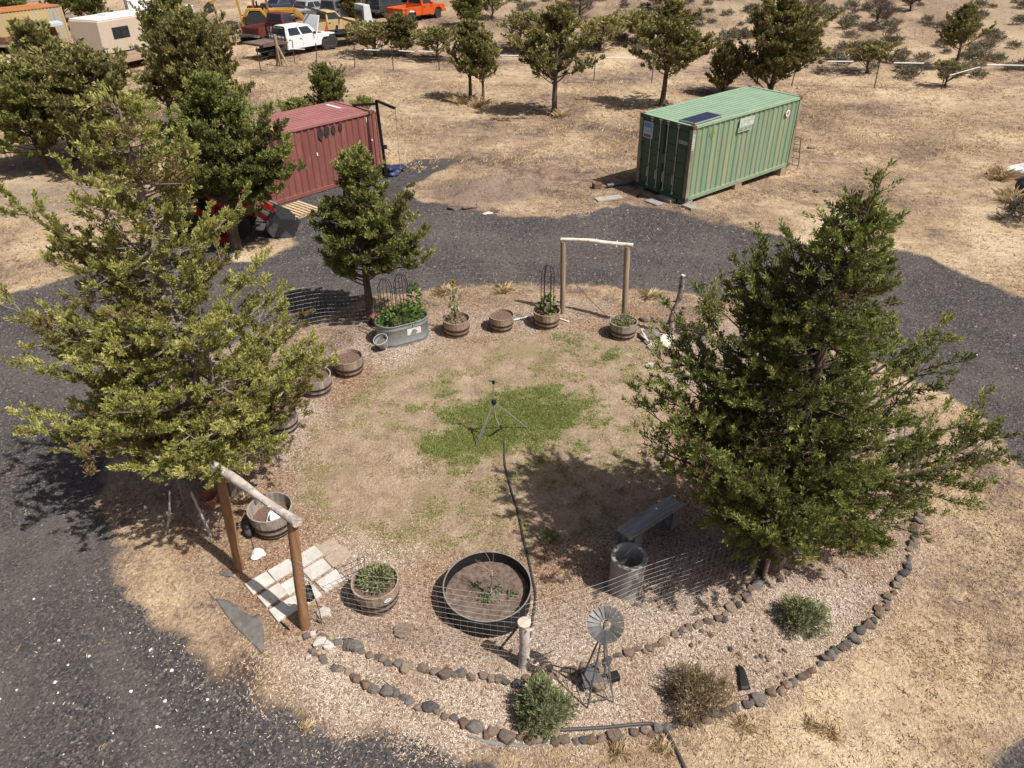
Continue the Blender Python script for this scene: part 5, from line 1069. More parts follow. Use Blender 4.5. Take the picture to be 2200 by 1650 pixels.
wh = bpy.data.objects.new('wind_wheel', None); COL.objects.link(wh); wh.parent = wm; wh.location = (0, -.05, TW + .40); wh.rotation_euler = (R(48), R(-16), 0); wh.scale = (.84,) * 3
mb = MB(); V = []; tw = R(22)
for i, (rr, w) in enumerate(((.075, .018), (.27, .047))):
    for s in (-1, 1): V.append((rr, s * w * math.cos(tw), s * w * math.sin(tw)))
mb.hexa([Vector(p) - Vector((0, 0, .0015)) for p in (V[0], V[2], V[3], V[1])] + [Vector(p) + Vector((0, 0, .0015)) for p in (V[0], V[2], V[3], V[1])]); o_ = mb.build('blade', STEEL, wh); BL_ = o_.data; bpy.data.objects.remove(o_)
for k in range(18): part('blade', BL_, wh, (0, 0, 0), (0, 0, 6.283 * k / 18))
mb = MB(); mb.tube([(.08 * math.cos(a), .08 * math.sin(a), .004) for a in np.linspace(0, 6.283, 19)], .006, 5); mb.lathe([(.03, -.02), (.03, .03), (.001, .035)], 12); mb.build('wheel_hub', STEEL, wh, True)
mb = MB(); mb.bar((0, 0, TW + .40), (.24, .16, TW + .22), .012); mb.build('tail_bar', STEEL, wm)
rock(1284, 1462, .22, 'big tan rock lying under the garden windmill', 2, (.9, 1, .7), (.2, .3, .4))
mb = MB(); p = on(1268, 1470); mb.box((0, 0, .2), (.27, .03, .3), .5, R(-32)); o_ = mb.build('slate_slab', pm('slate', (.12, .12, .12), (.085, .085, .085), 5, .7), None, False, .005); o_.location = p; tag(o_, 'grey slate slab leaning on the rock under the garden windmill', 'slab')
mb = MB(); p = on(1318, 1458); mb.box((0, 0, .05), (.15, .12, .1), .3); o_ = mb.build('dark_block', BLACKP, None, False, .01); o_.location = p; tag(o_, 'small black box beside the right legs of the garden windmill', 'box')

# ---------------------------------------------------------------- shrubs of the bed
def shrub(u, v, rx, rz, n, label, m, sl=.06, sw=.012, seed=1, n_sprig=14, up=.4, stem=BARK, name='garden_shrub'):
    p = on(u, v); t_ = thing(name, label, 'shrub', p); V, F, T = shrub_leaves(seed, rx, rz, n, sl, sw, n_sprig, up); npmesh('foliage', V, F, m, t_, {'tint': T}); stems_of(seed, 24, rx * .8, rz * .8, .007).build('stem', stem, t_); return t_
shrub(1166, 1535, .36, .48, 420, 'silvery green bushy shrub beside the windmill at the front', L_SILV, .075, .013, 71, 18)
shrub(1492, 1505, .42, .48, 420, 'brownish thin-leaved shrub at the front of the bed', L_BRN, .06, .009, 72, 16, .5)
shrub(1722, 1338, .31, .36, 300, 'round green shrub near the right front of the bed', L_SILV, .07, .012, 73, 16)
shrub(1845, 1168, .34, .42, 340, 'deep green shrub under the right side of the dark juniper', L_GRN, .065, .012, 74, 16)
shrub(1180, 1160, .14, .08, 60, 'low green tuft on the lawn edge beside the hose', L_SILV, .06, .012, 75, 10)
ys = on(1518, 722); t_ = thing('young_tree', 'young leafy apple tree left of the dark juniper beside the snag log', 'tree', ys); V, F, T = leafy(41, 700, (.34, .30, .58), .085, .045, .3, (0, 0, .72)); npmesh('crown', V, F, leaf_mat('apple_leaf', [(0, (.08, .10, .025)), (.4, (.16, .19, .05)), (.75, (.27, .29, .085)), (1, (.42, .42, .16))], .3), t_, {'tint': T})
V, F, T = leafy(42, 70, (.12, .12, .3), .085, .045, .6, (0, 0, 1.35)); npmesh('crown', V, F, MATS['apple_leaf'], t_, {'tint': T})
mb = MB(); mb.tube([(0, 0, -.05), (.01, 0, .5), (0, 0, 1.45)], [.025, .018, .006], 7)
for k in range(9): a = k * 2.4; mb.tube([(0, 0, .3 + .1 * k), (.3 * math.cos(a), .28 * math.sin(a), .55 + .1 * k)], [.01, .004], 5)
mb.build('trunk', TWIG, t_, True)
sg = on(1438, 722); tS = at_depth(1468, 592, sg.y); t_ = thing('snag_log', 'upright rough-barked snag log with a sawn tip behind the lawn', 'log', sg); e_ = tS - sg
log([Vector((0, 0, -.1)), e_ * .3 + Vector((-.03, 0, 0)), e_ * .65 + Vector((.03, 0, 0)), e_], [.10, .085, .07, .05], pm('snag_bark', (.42, .35, .29), (.10, .075, .06), 9, .9, bmp=1, bdist=.03, lo=.42, hi=.6), 'snag_trunk', t_, 12, 22, 15); mb = MB(); mb.tube([e_ - e_.normalized() * .04, e_ + e_.normalized() * .012], .05, 12); mb.build('sawn_top', ENDG, t_, True)
for (u, v) in ((1459, 735), (1467, 727), (1466, 740), (1474, 738)):
    p = on(u, v); t_ = thing('solar_light', 'small round black solar light in the cluster at the foot of the snag log', 'lamp', p, 0, 'solar lights by the snag log'); mb = MB(); mb.lathe([(.03, 0), (.06, .05), (.062, .07), (.05, .078), (.001, .08)], 14); mb.build('housing', BLACKP, t_, True); mb = MB(); mb.lathe([(.038, .079), (.05, .0785), (.05, .083), (.038, .084)], 14, close=True); mb.build('ring', RIMW, t_, True)
mb = MB(); a_, b_ = on(1395, 735), on(1372, 715); mb.tube(smooth_path([on(1405, 752) + Vector((0, 0, .04)), on(1388, 738) + Vector((0, 0, .1)), on(1377, 716) + Vector((0, 0, .12))], 10), [.03] * 11, 7); mb.tube([on(1388, 738) + Vector((0, 0, .1)), on(1375, 735) + Vector((0, 0, .2))], [.025, .012], 6); mb.tube([on(1384, 728) + Vector((0, 0, .1)), on(1400, 722) + Vector((0, 0, .2))], [.022, .01], 6); tag(mb.build('driftwood', ROCKW, None, True), 'white branching driftwood beside the far right barrel', 'driftwood')
mb = MB(); mb.tube([on(1102, 690) + Vector((0, 0, .04)), on(1128, 685) + Vector((0, 0, .05)), on(1152, 682) + Vector((0, 0, .06))], .025, 8); tag(mb.build('white_pipe', WHITE, None, True), 'white plastic pipe lying between the bare barrel and the trellis barrel', 'pipe')
mb = MB(); p = on(1212, 690); mb.box((0, 0, .02), (.28, .05, .035), R(-35)); o_ = mb.build('wood_offcut', ENDG, None); o_.location = p; tag(o_, 'short pale wood offcut at the left post of the far arch', 'wood')
mb = MB(); p = on(812, 700); mb.lathe([(.1, 0), (.13, .24), (.14, .24), (.14, .28), (.12, .28), (.1, .03)], 18); o_ = mb.build('terracotta_pot', TERRA, None, True); o_.location = p; tag(o_, 'tall orange pot between the slim juniper and the stock tank', 'pot')
# ---------------------------------------------------------------- shipping containers
GRN_S = pm('container_green', (0.175, 0.275, 0.18), (0.30, 0.335, 0.21), .8, .55, metal=0, bmp=.1, stretch=(3.2, 3.2, .16), spots=((.27, .20, .12), 2.6, .60), lo=.40, hi=.66)
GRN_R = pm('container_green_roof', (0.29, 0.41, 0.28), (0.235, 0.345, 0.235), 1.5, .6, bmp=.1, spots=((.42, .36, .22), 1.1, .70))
GRN_SHADE = pm('container_green_door_shaded', (0.045, 0.095, 0.055), (0.055, 0.115, 0.065), 1.6, .5, bmp=.12, spots=((.15, .10, .07), 2.6, .68))  # door end green darkened: the shade on it is put into the colour
GRN_P = pm('container_post', (0.28, 0.31, 0.21), (0.20, 0.13, 0.09), 2.2, .7, bmp=.2, stretch=(2, 2, .5))
RED_S = pm('container_red', (0.24, 0.090, 0.075), (0.185, 0.065, 0.056), 1.0, .6, bmp=.12, stretch=(2, 2, .3), spots=((.30, .125, .07), 3.0, .575))
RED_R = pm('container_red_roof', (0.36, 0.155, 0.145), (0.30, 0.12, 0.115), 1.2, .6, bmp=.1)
YEL_S = pm('container_yellow', (0.52, 0.36, 0.10), (0.36, 0.34, 0.28), .7, .6, bmp=.1, stretch=(1, 1, .3))
YEL_R = pm('container_orange_roof', (0.50, 0.20, 0.07), (0.42, 0.16, 0.06), 1, .6)
CAST = pm('corner_casting', (0.13, 0.075, 0.055), (0.09, 0.05, 0.04), 6, .7, bmp=.3)
RODM = pm('lock_rod', (0.55, 0.56, 0.55), (0.42, 0.43, 0.42), 6, .4, metal=.5, bmp=0)
PAINTW = pm('white_paint', (0.80, 0.80, 0.78), (0.7, 0.7, 0.68), 6, .6, bmp=0)
DECALB = pm('decal_dark', (0.05, 0.055, 0.06), (0.08, 0.085, 0.09), 6, .6, bmp=0)
BLUE = pm('decal_blue', (0.10, 0.30, 0.55), (0.2, 0.4, 0.6), 12, .6, bmp=0)
def corr(L, H, mat, name, parent, M, period=.278, depth=.034, z0=.0):
    """vertical corrugated sheet, local x along, y outward, z up; M places it"""
    xs = []; x = 0.0
    while x < L - .02:
        for dx, dy in ((0, 0), (.072, 0), (.11, -depth), (.24, -depth)):
            if x + dx < L: xs.append((x + dx, dy))
        x += period
    xs.append((L, 0)); V = []
    for px, py in xs: V += [(px, py, z0), (px, py, z0 + H), (px, py - .004, z0), (px, py - .004, z0 + H)]
    F = []
    for i in range(len(xs) - 1): a = i * 4; b = a + 4; F += [(a, b, b + 1, a + 1), (a + 2, a + 3, b + 3, b + 2), (a + 1, b + 1, b + 3, a + 3)]
    mb = MB(); mb.add(V, F); o_ = mb.build(name, mat, parent); o_.matrix_local = M; return o_
def container(name, label, loc, yaw, tilt, Hc, mats, doors=True, L=6.06, W=2.44):
    """local x: from the door end to the far end; y: 0 (camera side) to W; z up"""
    ms, mr, md, mp = mats; c = thing(name, label, 'container', loc, yaw); c.rotation_euler = (0, tilt, yaw)
    rail = .16
    corr(L - .3, Hc - .26, ms, 'side_wall', c, Matrix.Translation((L - .15, .03, .14)) @ Matrix.Rotation(math.pi, 4, 'Z') @ Matrix.Scale(1, 4))
    corr(L - .3, Hc - .26, ms, 'side_wall', c, Matrix.Translation((.15, W - .03, .14)))
    corr(W - .3, Hc - .26, ms, 'end_wall', c, Matrix.Translation((L - .03, W - .15, .14)) @ Matrix.Rotation(-math.pi / 2, 4, 'Z'))
    # roof: shallow ribs across the width
    V = []; F = []; x = .12; xs = []
    while x < L - .14:
        for dx, dz in ((0, 0), (.13, 0), (.15, -.018), (.19, -.018)):
            if x + dx < L - .1: xs.append((x + dx, dz))
        x += .209
    for px, pz in xs: V += [(px, .10, Hc - .012 + pz), (px, W - .10, Hc - .012 + pz)]
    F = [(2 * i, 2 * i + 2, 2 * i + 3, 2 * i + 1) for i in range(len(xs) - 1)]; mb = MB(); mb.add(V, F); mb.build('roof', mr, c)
    mb = MB(); mb.box((L / 2, W / 2, Hc - .045), (L - .3, W - .16, .015)); mb.build('roof_lining', ms, c)
    for y in (.045, W - .045):
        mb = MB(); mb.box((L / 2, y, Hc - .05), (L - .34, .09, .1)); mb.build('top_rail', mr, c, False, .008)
        mb = MB(); mb.box((L / 2, y, .07), (L - .34, .08, .14)); mb.build('bottom_rail', ms, c, False, .008)
    for x in (.06, L - .06):
        mb = MB(); mb.box((x, W / 2, Hc - .06), (.12, W - .34, .12)); mb.build('end_rail', md if x < 1 else ms, c, False, .008); mb = MB(); mb.box((x, W / 2, .07), (.1, W - .34, .14)); mb.build('end_rail', md if x < 1 else ms, c, False, .008)
        mb = MB(); mb.box((x, W / 2, Hc - .004), (.112, W - .36, .012)); mb.build('roof_edge', mr, c)
        for y in (.075, W - .075): mb = MB(); mb.box((x + (.01 if x < 1 else -.01), y, Hc / 2), (.14, .148, Hc - .24)); mb.build('corner_post', mp, c, False, .01)
    for x in (.085, L - .085):
        for y in (.08, W - .08):
            for z in (.058, Hc - .055):
                mb = MB(); mb.box((x, y, z), (.178, .165, .12)); o_ = mb.build('corner_casting', CAST, c, False, .01)
    mb = MB(); mb.box((L / 2, W / 2, .1), (L - .2, W - .2, .06)); mb.build('floor', CAST, c)
    if doors:
        for k in (0, 1):
            y0, y1 = (.16, W / 2 - .006) if k == 0 else (W / 2 + .006, W - .16); d = mb = MB(); mb.box((.075, (y0 + y1) / 2, Hc / 2), (.05, y1 - y0, Hc - .27)); d = mb.build('door', md, c, False, .006)
            for j in range(4):
                mb = MB(); z = .2 + (Hc - .4) * (j + .5) / 4; mb.box((.045, (y0 + y1) / 2, z), (.022, y1 - y0 - .14, (Hc - .4) / 4 - .05)); mb.build('door_panel', md, d, False, .012)
            for f in (.457, .895) if k == 0 else (.21, .60):
                y = y0 + (y1 - y0) * f; mb = MB(); mb.tube([(.015, y, .1), (.015, y, Hc - .06)], .019, 8); ro = mb.build('lock_rod', RODM, d, True)
                for z in (.16, .9, 1.5, Hc - .14): mb = MB(); mb.box((.02, y, z), (.045, .09, .05)); mb.build('rod_bracket', RODM if z > 2 or z < .3 else md, d)
                mb = MB(); mb.box((.002, y + .05, .62), (.02, .03, .34)); mb.build('handle', RODM, d)
                mb = MB(); mb.box((.012, y, Hc - .05), (.06, .13, .04)); mb.build('cam_keeper', RODM, d)
            for j in range(4): mb = MB(); mb.box((.03, y0 + .01 if k == 0 else y1 - .01, .35 + j * .6), (.05, .06, .12)); mb.build('hinge', md, d)
        mb = MB(); mb.box((.038, W / 2, 1.25), (.05, .26, .34)); mb.build('lock_box', md, c, False, .02); mb = MB(); mb.box((.046, W / 2, Hc / 2), (.018, .07, Hc - .3)); mb.build('door_gasket', BLACKP, c)
    return c
gy_ = .65; gc = container('shipping_container', 'green shipping container with a solar panel on its roof', (6.08, 24.28, .13), gy_, -.030, 2.59, (GRN_S, GRN_R, GRN_SHADE, GRN_P))
# supports under the green container
for (x, y, z, lb) in ((.25, .2, .0, 'concrete block under the near corner of the green container'), (5.8, .2, .12, 'timber block under the far corner of the green container'), (3.0, .2, .05, 'timber block under the middle of the green container'), (.25, 2.2, 0, 'concrete block under the left door corner of the green container')):
    w = Vector((6.08 + x * math.cos(gy_) - y * math.sin(gy_), 24.28 + x * math.sin(gy_) + y * math.cos(gy_), 0)); g_ = gz(w.x, w.y); mb = MB(); top = .13 + x * .030 + .005; mb.box((0, 0, (top + g_) / 2 - g_), (.4, .35, top - g_), gy_); o_ = mb.build('support_block', CONC if z == 0 else POSTG, None, False, .01); o_.location = (w.x, w.y, g_); tag(o_, lb, 'block')
mb = MB(); mb.bar((.3, -.02, .02), (5.9, -.02, .02), .12, .08)
# lettering and decals of the green container (door end faces -x, camera side faces -y)
ry = (R(90), 0, R(-90))
text_part('C200351', PAINTW, gc, .155, (.030, .395, 1.98), ry, 'lettering', .001, .80)
text_part('C200351', PAINTW, gc, .15, (.07, -.003, 2.05), (Matrix.Rotation(R(90), 3, 'X') @ Matrix.Rotation(R(-90), 3, 'Z')).to_euler(), 'lettering', .001)
mb = MB(); mb.box((.024, 2.02, 2.08), (.012, .44, .56)); dk = mb.build('company_sign', pm('sign_white', (.62, .70, .76), (.55, .62, .68), 5, .6, bmp=0), gc)
mb = MB(); mb.box((.016, 2.02, 2.24), (.005, .38, .17)); mb.build('sign_band', BLUE, dk)
for k in range(3): mb = MB(); mb.box((.0165, 2.02, 2.09 - k * .045), (.004, .36, .014)); mb.build('sign_line', BLUE, dk)
for k in range(5): mb = MB(); mb.box((.0165, 2.17 - k * .075, 1.88), (.005, .055, .10)); mb.build('sign_figure', DECALB, dk)
mb = MB(); mb.box((2.85, -.012, 2.26), (.80, .006, .30)); sg2 = mb.build('company_sign', pm('sign_worn', (.52, .56, .50), (.27, .36, .27), 14, .6, bmp=0, lo=.5, hi=.62), gc)
text_part('CONTAINER', pm('sign_grey', (.35, .40, .37), (.5, .52, .5), 9, .6, bmp=0), sg2, .14, (2.85, -.017, 2.30), (R(90), 0, 0), 'lettering', .001, .9).hide_render = False
mb = MB(); mb.box((2.80, -.011, 2.02), (.78, .005, .16)); sg3 = mb.build('number_plate', pm('sign_green_worn', (.40, .47, .38), (.3, .4, .3), 7, .6, bmp=0), gc); text_part('503 110 .+77', DECALB, sg3, .15, (2.80, -.016, 2.02), (R(90), 0, 0), 'lettering', .001, .85)
mb = MB(); mb.lathe([(.001, 0), (.12, 0), (.12, .004), (.001, .004)], 20); o_ = mb.build('round_sticker', PAINTW, gc); o_.matrix_local = Matrix.Translation((5.28, -.004, 2.12)) @ Matrix.Rotation(R(90), 4, 'X')
mb = MB(); mb.lathe([(.001, .004), (.075, .004), (.075, .007), (.001, .007)], 16); mb.build('sticker_mark', pm('sticker_red', (.5, .1, .1), (.6, .25, .22), 20, .6, bmp=0), o_)
mb = MB(); mb.box((6.075, .09, 2.0), (.01, .05, .7)); mb.build('side_label', PAINTW, gc)
# solar panel on the roof
sp_ = thing('solar_module', 'dark solar panel lying at the door end of the green container roof', 'solar panel'); sp_.parent = None; sp_.matrix_world = gc.matrix_basis @ Matrix.Translation((.16, .09, 2.60)) @ Matrix.Rotation(R(2), 4, 'Z')
mb = MB()
for (c, d) in (((.75, .015, .03), (1.5, .03, .04)), ((.75, .685, .03), (1.5, .03, .04)), ((.015, .35, .03), (.03, .64, .04)), ((1.485, .35, .03), (.03, .64, .04))): mb.box(c, d)
mb.build('panel_frame', RODM, sp_)
m, t, b, o = nt('solar_cell'); b.inputs['Base Color'].default_value = (.028, .033, .06, 1); b.inputs['Roughness'].default_value = .25
mb = MB(); mb.box((.75, .35, .03), (1.44, .64, .02)); gl = mb.build('backing', pm('cell_gap', (.30, .31, .34), (.26, .27, .3), 5, .5, bmp=0), sp_)
mb = MB(); mb.box((0, 0, 0), (.152, .152, .006)); o_ = mb.build('cell', m, sp_); CE = o_.data; bpy.data.objects.remove(o_)
for i in range(9):
    for j in range(4): part('cell', CE, sp_, (.11 + i * .16, .11 + j * .16, .044))
mb = MB(); mb.tube([gc.matrix_basis @ Vector(p) for p in ((1.0, .08, 2.62), (.98, -.03, 2.55), (.92, -.04, 2.2), (1.0, -.04, 2.0), (1.12, -.04, 2.15), (1.0, -.05, 2.35))], .012, 5); tag(mb.build('panel_cable', pm('cable_yellow', (.45, .48, .14), (.3, .32, .1), 5, .6), None, True), 'yellow-green cable hanging from the solar panel', 'cable')
# things round the green container
def gl_(x, y, z=0): w = gc.matrix_basis @ Vector((x, y, 0)); return Vector((w.x, w.y, gz(w.x, w.y) + z))
mb = MB(); mb.tube([gl_(.3, 2.65, .12), gl_(-.9, 3.0, .1)], .07, 10); tag(mb.build('drain_pipe', pm('pipe_grey', (.07, .08, .09), (.1, .11, .12), 5, .5), None, True), 'dark grey pipe lying along the shaded side of the green container', 'pipe')
mb = MB(); p = on(1282, 404); mb.box((0, 0, .1), (.32, .22, .2), .4); o_ = mb.build('wood_block', pm('rusty_wood', (.2, .1, .06), (.13, .07, .05), 6, .8), None, False, .02); o_.location = p; tag(o_, 'reddish wood block at the end of the grey pipe', 'block')
mb = MB(); mb.box((0, 0, .03), (1.0, .35, .05), R(20)); o_ = mb.build('flat_board', pm('board_grey', (.42, .38, .33), (.33, .29, .25), 4, .9), None); o_.location = on(1308, 428); tag(o_, 'flat grey board on the grass left of the green container doors', 'board')
for (u, v, d, lb) in ((1405, 436, (.6, .35, .05), 'concrete slab before the middle of the green container doors'), (1430, 430, (.7, .3, .12), 'concrete step below the right container door'), (1480, 447, (.45, .3, .08), 'concrete slab at the near corner of the green container')):
    mb = MB(); mb.box((0, 0, d[2] / 2), d, gy_ - R(90)); o_ = mb.build('concrete_slab', CONC, None, False, .01); o_.location = on(u, v); tag(o_, lb, 'slab')
mb = MB(); mb.lathe([(.05, 0), (.1, .03), (.1, .1), (.001, .12)], 12); o_ = mb.build('black_lamp', BLACKP, None, True); o_.location = on(1374, 424); tag(o_, 'small black lamp on the ground below the left container door', 'lamp')
# cattle gate leaning on the far end
gt = thing('farm_gate', 'rusty tube farm gate leaning on the far end of the green container', 'gate', (0, 0, 0)); gt.matrix_world = gc.matrix_basis @ Matrix.Translation((6.12, .02, -.3)) @ Matrix.Rotation(R(10), 4, 'Y') @ Matrix.Scale(.82, 4)
GATEM = pm('gate_tube', (.34, .27, .23), (.22, .15, .12), 5, .6, metal=.3, bmp=0)
mb = MB(); mb.tube(smooth_path([(.55, .0, .06), (.62, .0, .1), (.7, 0, .35), (.5, 0, .9), (.22, 0, 1.6)], 24), .028, 7); mb.tube([(.55, 0, .06), (.1, 0, .0)], .028, 7); mb.tube([(.66, 1.9, .3), (.22, 1.9, 1.6)], .028, 7); mb.build('gate_frame', GATEM, gt, True)
for k in range(5): mb = MB(); f = k / 4; x, z = .68 - .46 * f, .3 + 1.3 * f; mb.tube([(x, 0, z), (x, 1.9, z)], .02, 6); mb.build('gate_rail', GATEM, gt, True)
for y in (.3, .9, 1.5): mb = MB(); mb.tube([(.64, y, .3), (.2, y, 1.6)], .012, 5); mb.build('gate_upright', GATEM, gt, True)

# red container: origin at its hidden left end, x to the hoist end
ryaw = math.atan2(.75, .661)
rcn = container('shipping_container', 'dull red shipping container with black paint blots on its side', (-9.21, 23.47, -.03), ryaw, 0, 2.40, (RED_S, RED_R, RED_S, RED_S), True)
def rl(x, y, z=0): return rcn.matrix_basis @ Vector((x, y, z))
BLOT = pm('black_spray', (.02, .02, .022), (.05, .03, .03), 9, .8, bmp=0)
r = np.random.default_rng(9)
for (x, z, w, h) in ((1.55, 2.0, .14, .3), (1.88, 2.02, .2, .3), (3.55, 2.02, .2, .36), (3.84, 2.05, .18, .34), (4.13, 2.05, .14, .28), (4.45, 2.08, .13, .26)):
    n = 16; pts = [(w * .62 * math.cos(a) * (1 + r.normal(0, .12)), h * .6 * math.sin(a) * (1 + r.normal(0, .1))) for a in np.linspace(0, 6.28, n)[:-1]]
    mb = MB(); mb.prism([(x + px, z + pz) for px, pz in pts], -.002, -.006); mb.v = [(a, b + .028, c) for a, b, c in mb.v]; mb.build('paint_blot', BLOT, rcn)
for (x, z, w, h) in ((5.66, 2.12, .03, .2), (5.78, 2.12, .02, .2), (5.82, 1.35, .08, .07), (3.3, 1.35, .05, .12)):
    mb = MB(); mb.box((x, .026, z), (w, .004, h)); mb.build('white_mark', PAINTW, rcn)
mb = MB(); mb.box((5.45, 1.7, 2.401), (.12, .9, .004)); mb.build('roof_mark', PAINTW, rcn)
mb = MB(); mb.box((6.13, .0, 1.2), (.10, .05, 2.3)); mb.build('open_door', RED_S, rcn, False, .01)
PLY = pm('plywood', (.52, .36, .19), (.42, .27, .14), 3, .8, bmp=.2, stretch=(1, 5, 1))
for (x, y, w, d, rz_, z, lb) in ((1.0, .72, 2.3, 1.15, .03, 2.46, 'plywood sheet on the camera side of the red container roof'), (.9, 1.6, 1.9, .9, -.08, 2.44, 'plywood sheet further back on the red container roof')):
    p = rl(x, y, z); mb = MB(); mb.box((0, 0, 0), (w, d, .02), ryaw + rz_, R(3)); o_ = mb.build('plywood_sheet', PLY, None); o_.location = p; tag(o_, lb, 'plywood')
for (x, y, L_, lb) in ((1.2, 1.15, 1.3, 'thick grey timber lying on the plywood of the red container roof'), (1.5, .3, 1.4, 'thin batten under the near plywood edge on the red container roof')):
    p = rl(x, y, 2.52 if y > 1 else 2.42); mb = MB(); mb.box((0, 0, 0), (L_, .2 if y > 1 else .08, .12 if y > 1 else .05), ryaw + .05); o_ = mb.build('timber', PLANKG, None, False, .01); o_.location = p; tag(o_, lb, 'timber')
# hoist at the right end
hp = on(831, 381); hs_ = thing('hoist_post', 'black steel hoist post with a jib arm at the end of the red container', 'hoist', hp); ht = at_depth(808, 216, hp.y) - hp; ha = at_depth(849, 233, hp.y - .6) - hp
mb = MB(); mb.bar((0, 0, -.05), ht, .10); mb.build('mast', IRON, hs_); mb = MB(); mb.bar(ht, ha, .08); mb.build('jib_arm', IRON, hs_); mb = MB(); mb.bar(ht * .96, rl(6.0, 1.2, 2.42) - hp, .08); mb.build('roof_brace', IRON, hs_)
mb = MB(); gd = on(861, 372) - hp; mb.tube([ha, (ha + gd) / 2, gd + Vector((0, 0, .05))], .012, 5); mb.build('cable', pm('hoist_rope', (.6, .55, .48), (.5, .45, .4), 5, .8, bmp=0), hs_)
mb = MB(); mb.box(ht * .42 + Vector((.1, -.05, 0)), (.14, .12, .14)); mb.tube([ht * .42 + Vector((.1, -.1, 0)), ht * .40 + Vector((.32, -.12, -.05))], .015, 6); mb.build('winch', IRON, hs_)
crumple(842, 372, .42, 'heap of dark blue tarpaulin at the foot of the hoist post', pm('tarp_blue', (.02, .028, .075), (.035, .045, .11), 5, .5, bmp=.3), 'blue_tarpaulin', .04, 'tarpaulin')
bp_ = on(805, 381); t_ = thing('white_bucket', 'white plastic bucket at the right corner of the red container', 'bucket', bp_); mb = MB(); mb.lathe([(.12, 0), (.15, .36), (.162, .36), (.162, .38), (.14, .38), (.115, .03)], 20); mb.build('pail', WHITE, t_, True); mb = MB(); mb.tube([(.155 * math.cos(a), -.1 * math.sin(a), .35 - .12 * math.sin(a)) for a in np.linspace(0, math.pi, 9)], .004, 4); mb.build('handle', WIRE, t_)
# pallet
pc = (on(596, 452) + on(683, 458)) / 2; pyaw = math.atan2(24.73 - 23.89, -7.5 + 8.17); pl = thing('wooden_pallet', 'pale wooden pallet on the gravel in front of the red container', 'pallet', pc, pyaw)
PAL = pm('pallet_pine', (.58, .45, .28), (.45, .33, .2), 4, .85, bmp=.3, rnd=.15, stretch=(1, 4, 4))
mb = MB(); mb.box((0, 0, 0), (.10, 1.22, .022)); o_ = mb.build('slat', PAL, pl); SL = o_.data; bpy.data.objects.remove(o_)
for k in range(7): part('slat', SL, pl, (-.48 + k * .16, 0, .135))
for k in range(3): part('slat', SL, pl, (-.48 + k * .48, 0, .012))
for y in (-.56, 0, .56): mb = MB(); mb.box((0, y, .073), (1.06, .04, .098)); mb.build('stringer', PAL, pl)
crumple(606, 452, .1, 'small white and blue wrapper by the pallet', WHITE, 'wrapper', 0, 'litter')

# ---------------------------------------------------------------- red tractor with a front loader
TRED = pm('tractor_red', (.42, .012, .012), (.36, .01, .01), 4, .35, bmp=0, spec=.5); TYRE = pm('tyre_rubber', (.028, .027, .026), (.045, .042, .04), 8, .85, bmp=.4); TYEL = pm('rim_yellow', (.5, .28, .03), (.42, .22, .03), 5, .5, bmp=0)
tr0 = on(474, 496); tc = thing('red_tractor', 'red compact tractor with a black loader bucket parked before the red container', 'tractor', tr0, R(6))
def wheel_part(parent, c, r_, w, rim, name='wheel', hub=.55):
    mb = MB(); mb.wheel(c, r_, w, 22); wo_ = mb.build(name, TYRE, parent, True)
    mb = MB(); mb.wheel(c, r_ * hub * 1.04, w * .72, 18); mb.tube([(c[0], c[1] - w * .3, c[2]), (c[0], c[1] + w * .3, c[2])], r_ * hub * .72, 14); mb.build('rim', rim, wo_, True); return wo_
for s in (-1, 1): wheel_part(tc, (-.75, s * .62, .55), .55, .34, TRED); wheel_part(tc, (.75, s * .52, .36), .36, .24, TRED)
mb = MB(); mb.prism([(-.05, .55), (1.15, .55), (1.2, .75), (1.15, 1.0), (.3, 1.12), (-.05, 1.1)], -.28, .28); mb.build('hood', TRED, tc, False, .05)
mb = MB(); mb.box((1.19, 0, .78), (.03, .42, .34)); mb.build('grille', BLACKP, tc); mb = MB(); mb.box((-.1, 0, .5), (2.1, .34, .3)); mb.build('chassis', BLACKP, tc, False, .03)
for s in (-1, 1): mb = MB(); mb.prism([(-1.25, .95), (-1.15, 1.15), (-.45, 1.18), (-.2, .8), (-.3, .78), (-.5, 1.1), (-1.1, 1.08), (-1.2, .93)], s * .62 - .17, s * .62 + .17); mb.build('fender', TRED, tc, False, .01)
mb = MB(); mb.box((-.7, 0, .95), (.45, .46, .12)); mb.box((-.92, 0, 1.18), (.1, .44, .4)); mb.build('seat', BLACKP, tc, False, .04); mb = MB(); mb.tube([(-.15, 0, 1.05), (-.3, 0, 1.3)], .02, 6); mb.tube([(-.3 + .17 * math.sin(a) * .3, .18 * math.cos(a), 1.3 + .17 * math.sin(a)) for a in np.linspace(0, 6.28, 15)], .014, 5); mb.build('steering_wheel', BLACKP, tc, True)
mb = MB(); mb.tube([(-1.15, -.5, .8), (-1.2, -.5, 2.0), (-1.2, .5, 2.0), (-1.15, .5, .8)], .035, 6); mb.build('roll_bar', BLACKP, tc)
for s in (-1, 1):
    mb = MB(); mb.bar((.05, s * .45, .55), (.05, s * .45, 1.15), .14, .12); mb.bar((.02, s * .45, 1.12), (1.15, s * .45, 1.0), .09, .16); mb.bar((1.12, s * .45, 1.04), (1.72, s * .45, .45), .09, .16); mb.build('loader_arm', TRED, tc, False, .01)
    mb = MB(); mb.tube([(.25, s * .45, .75), (1.15, s * .45, .9)], .035, 7); mb.tube([(1.2, s * .38, 1.08), (1.85, s * .38, .72)], .03, 7); mb.build('hydraulic_ram', STEEL, tc, True)
    mb = MB(); mb.box((.6, s * .505, 1.06), (.2, .004, .07)); mb.build('decal', PAINTW, tc)
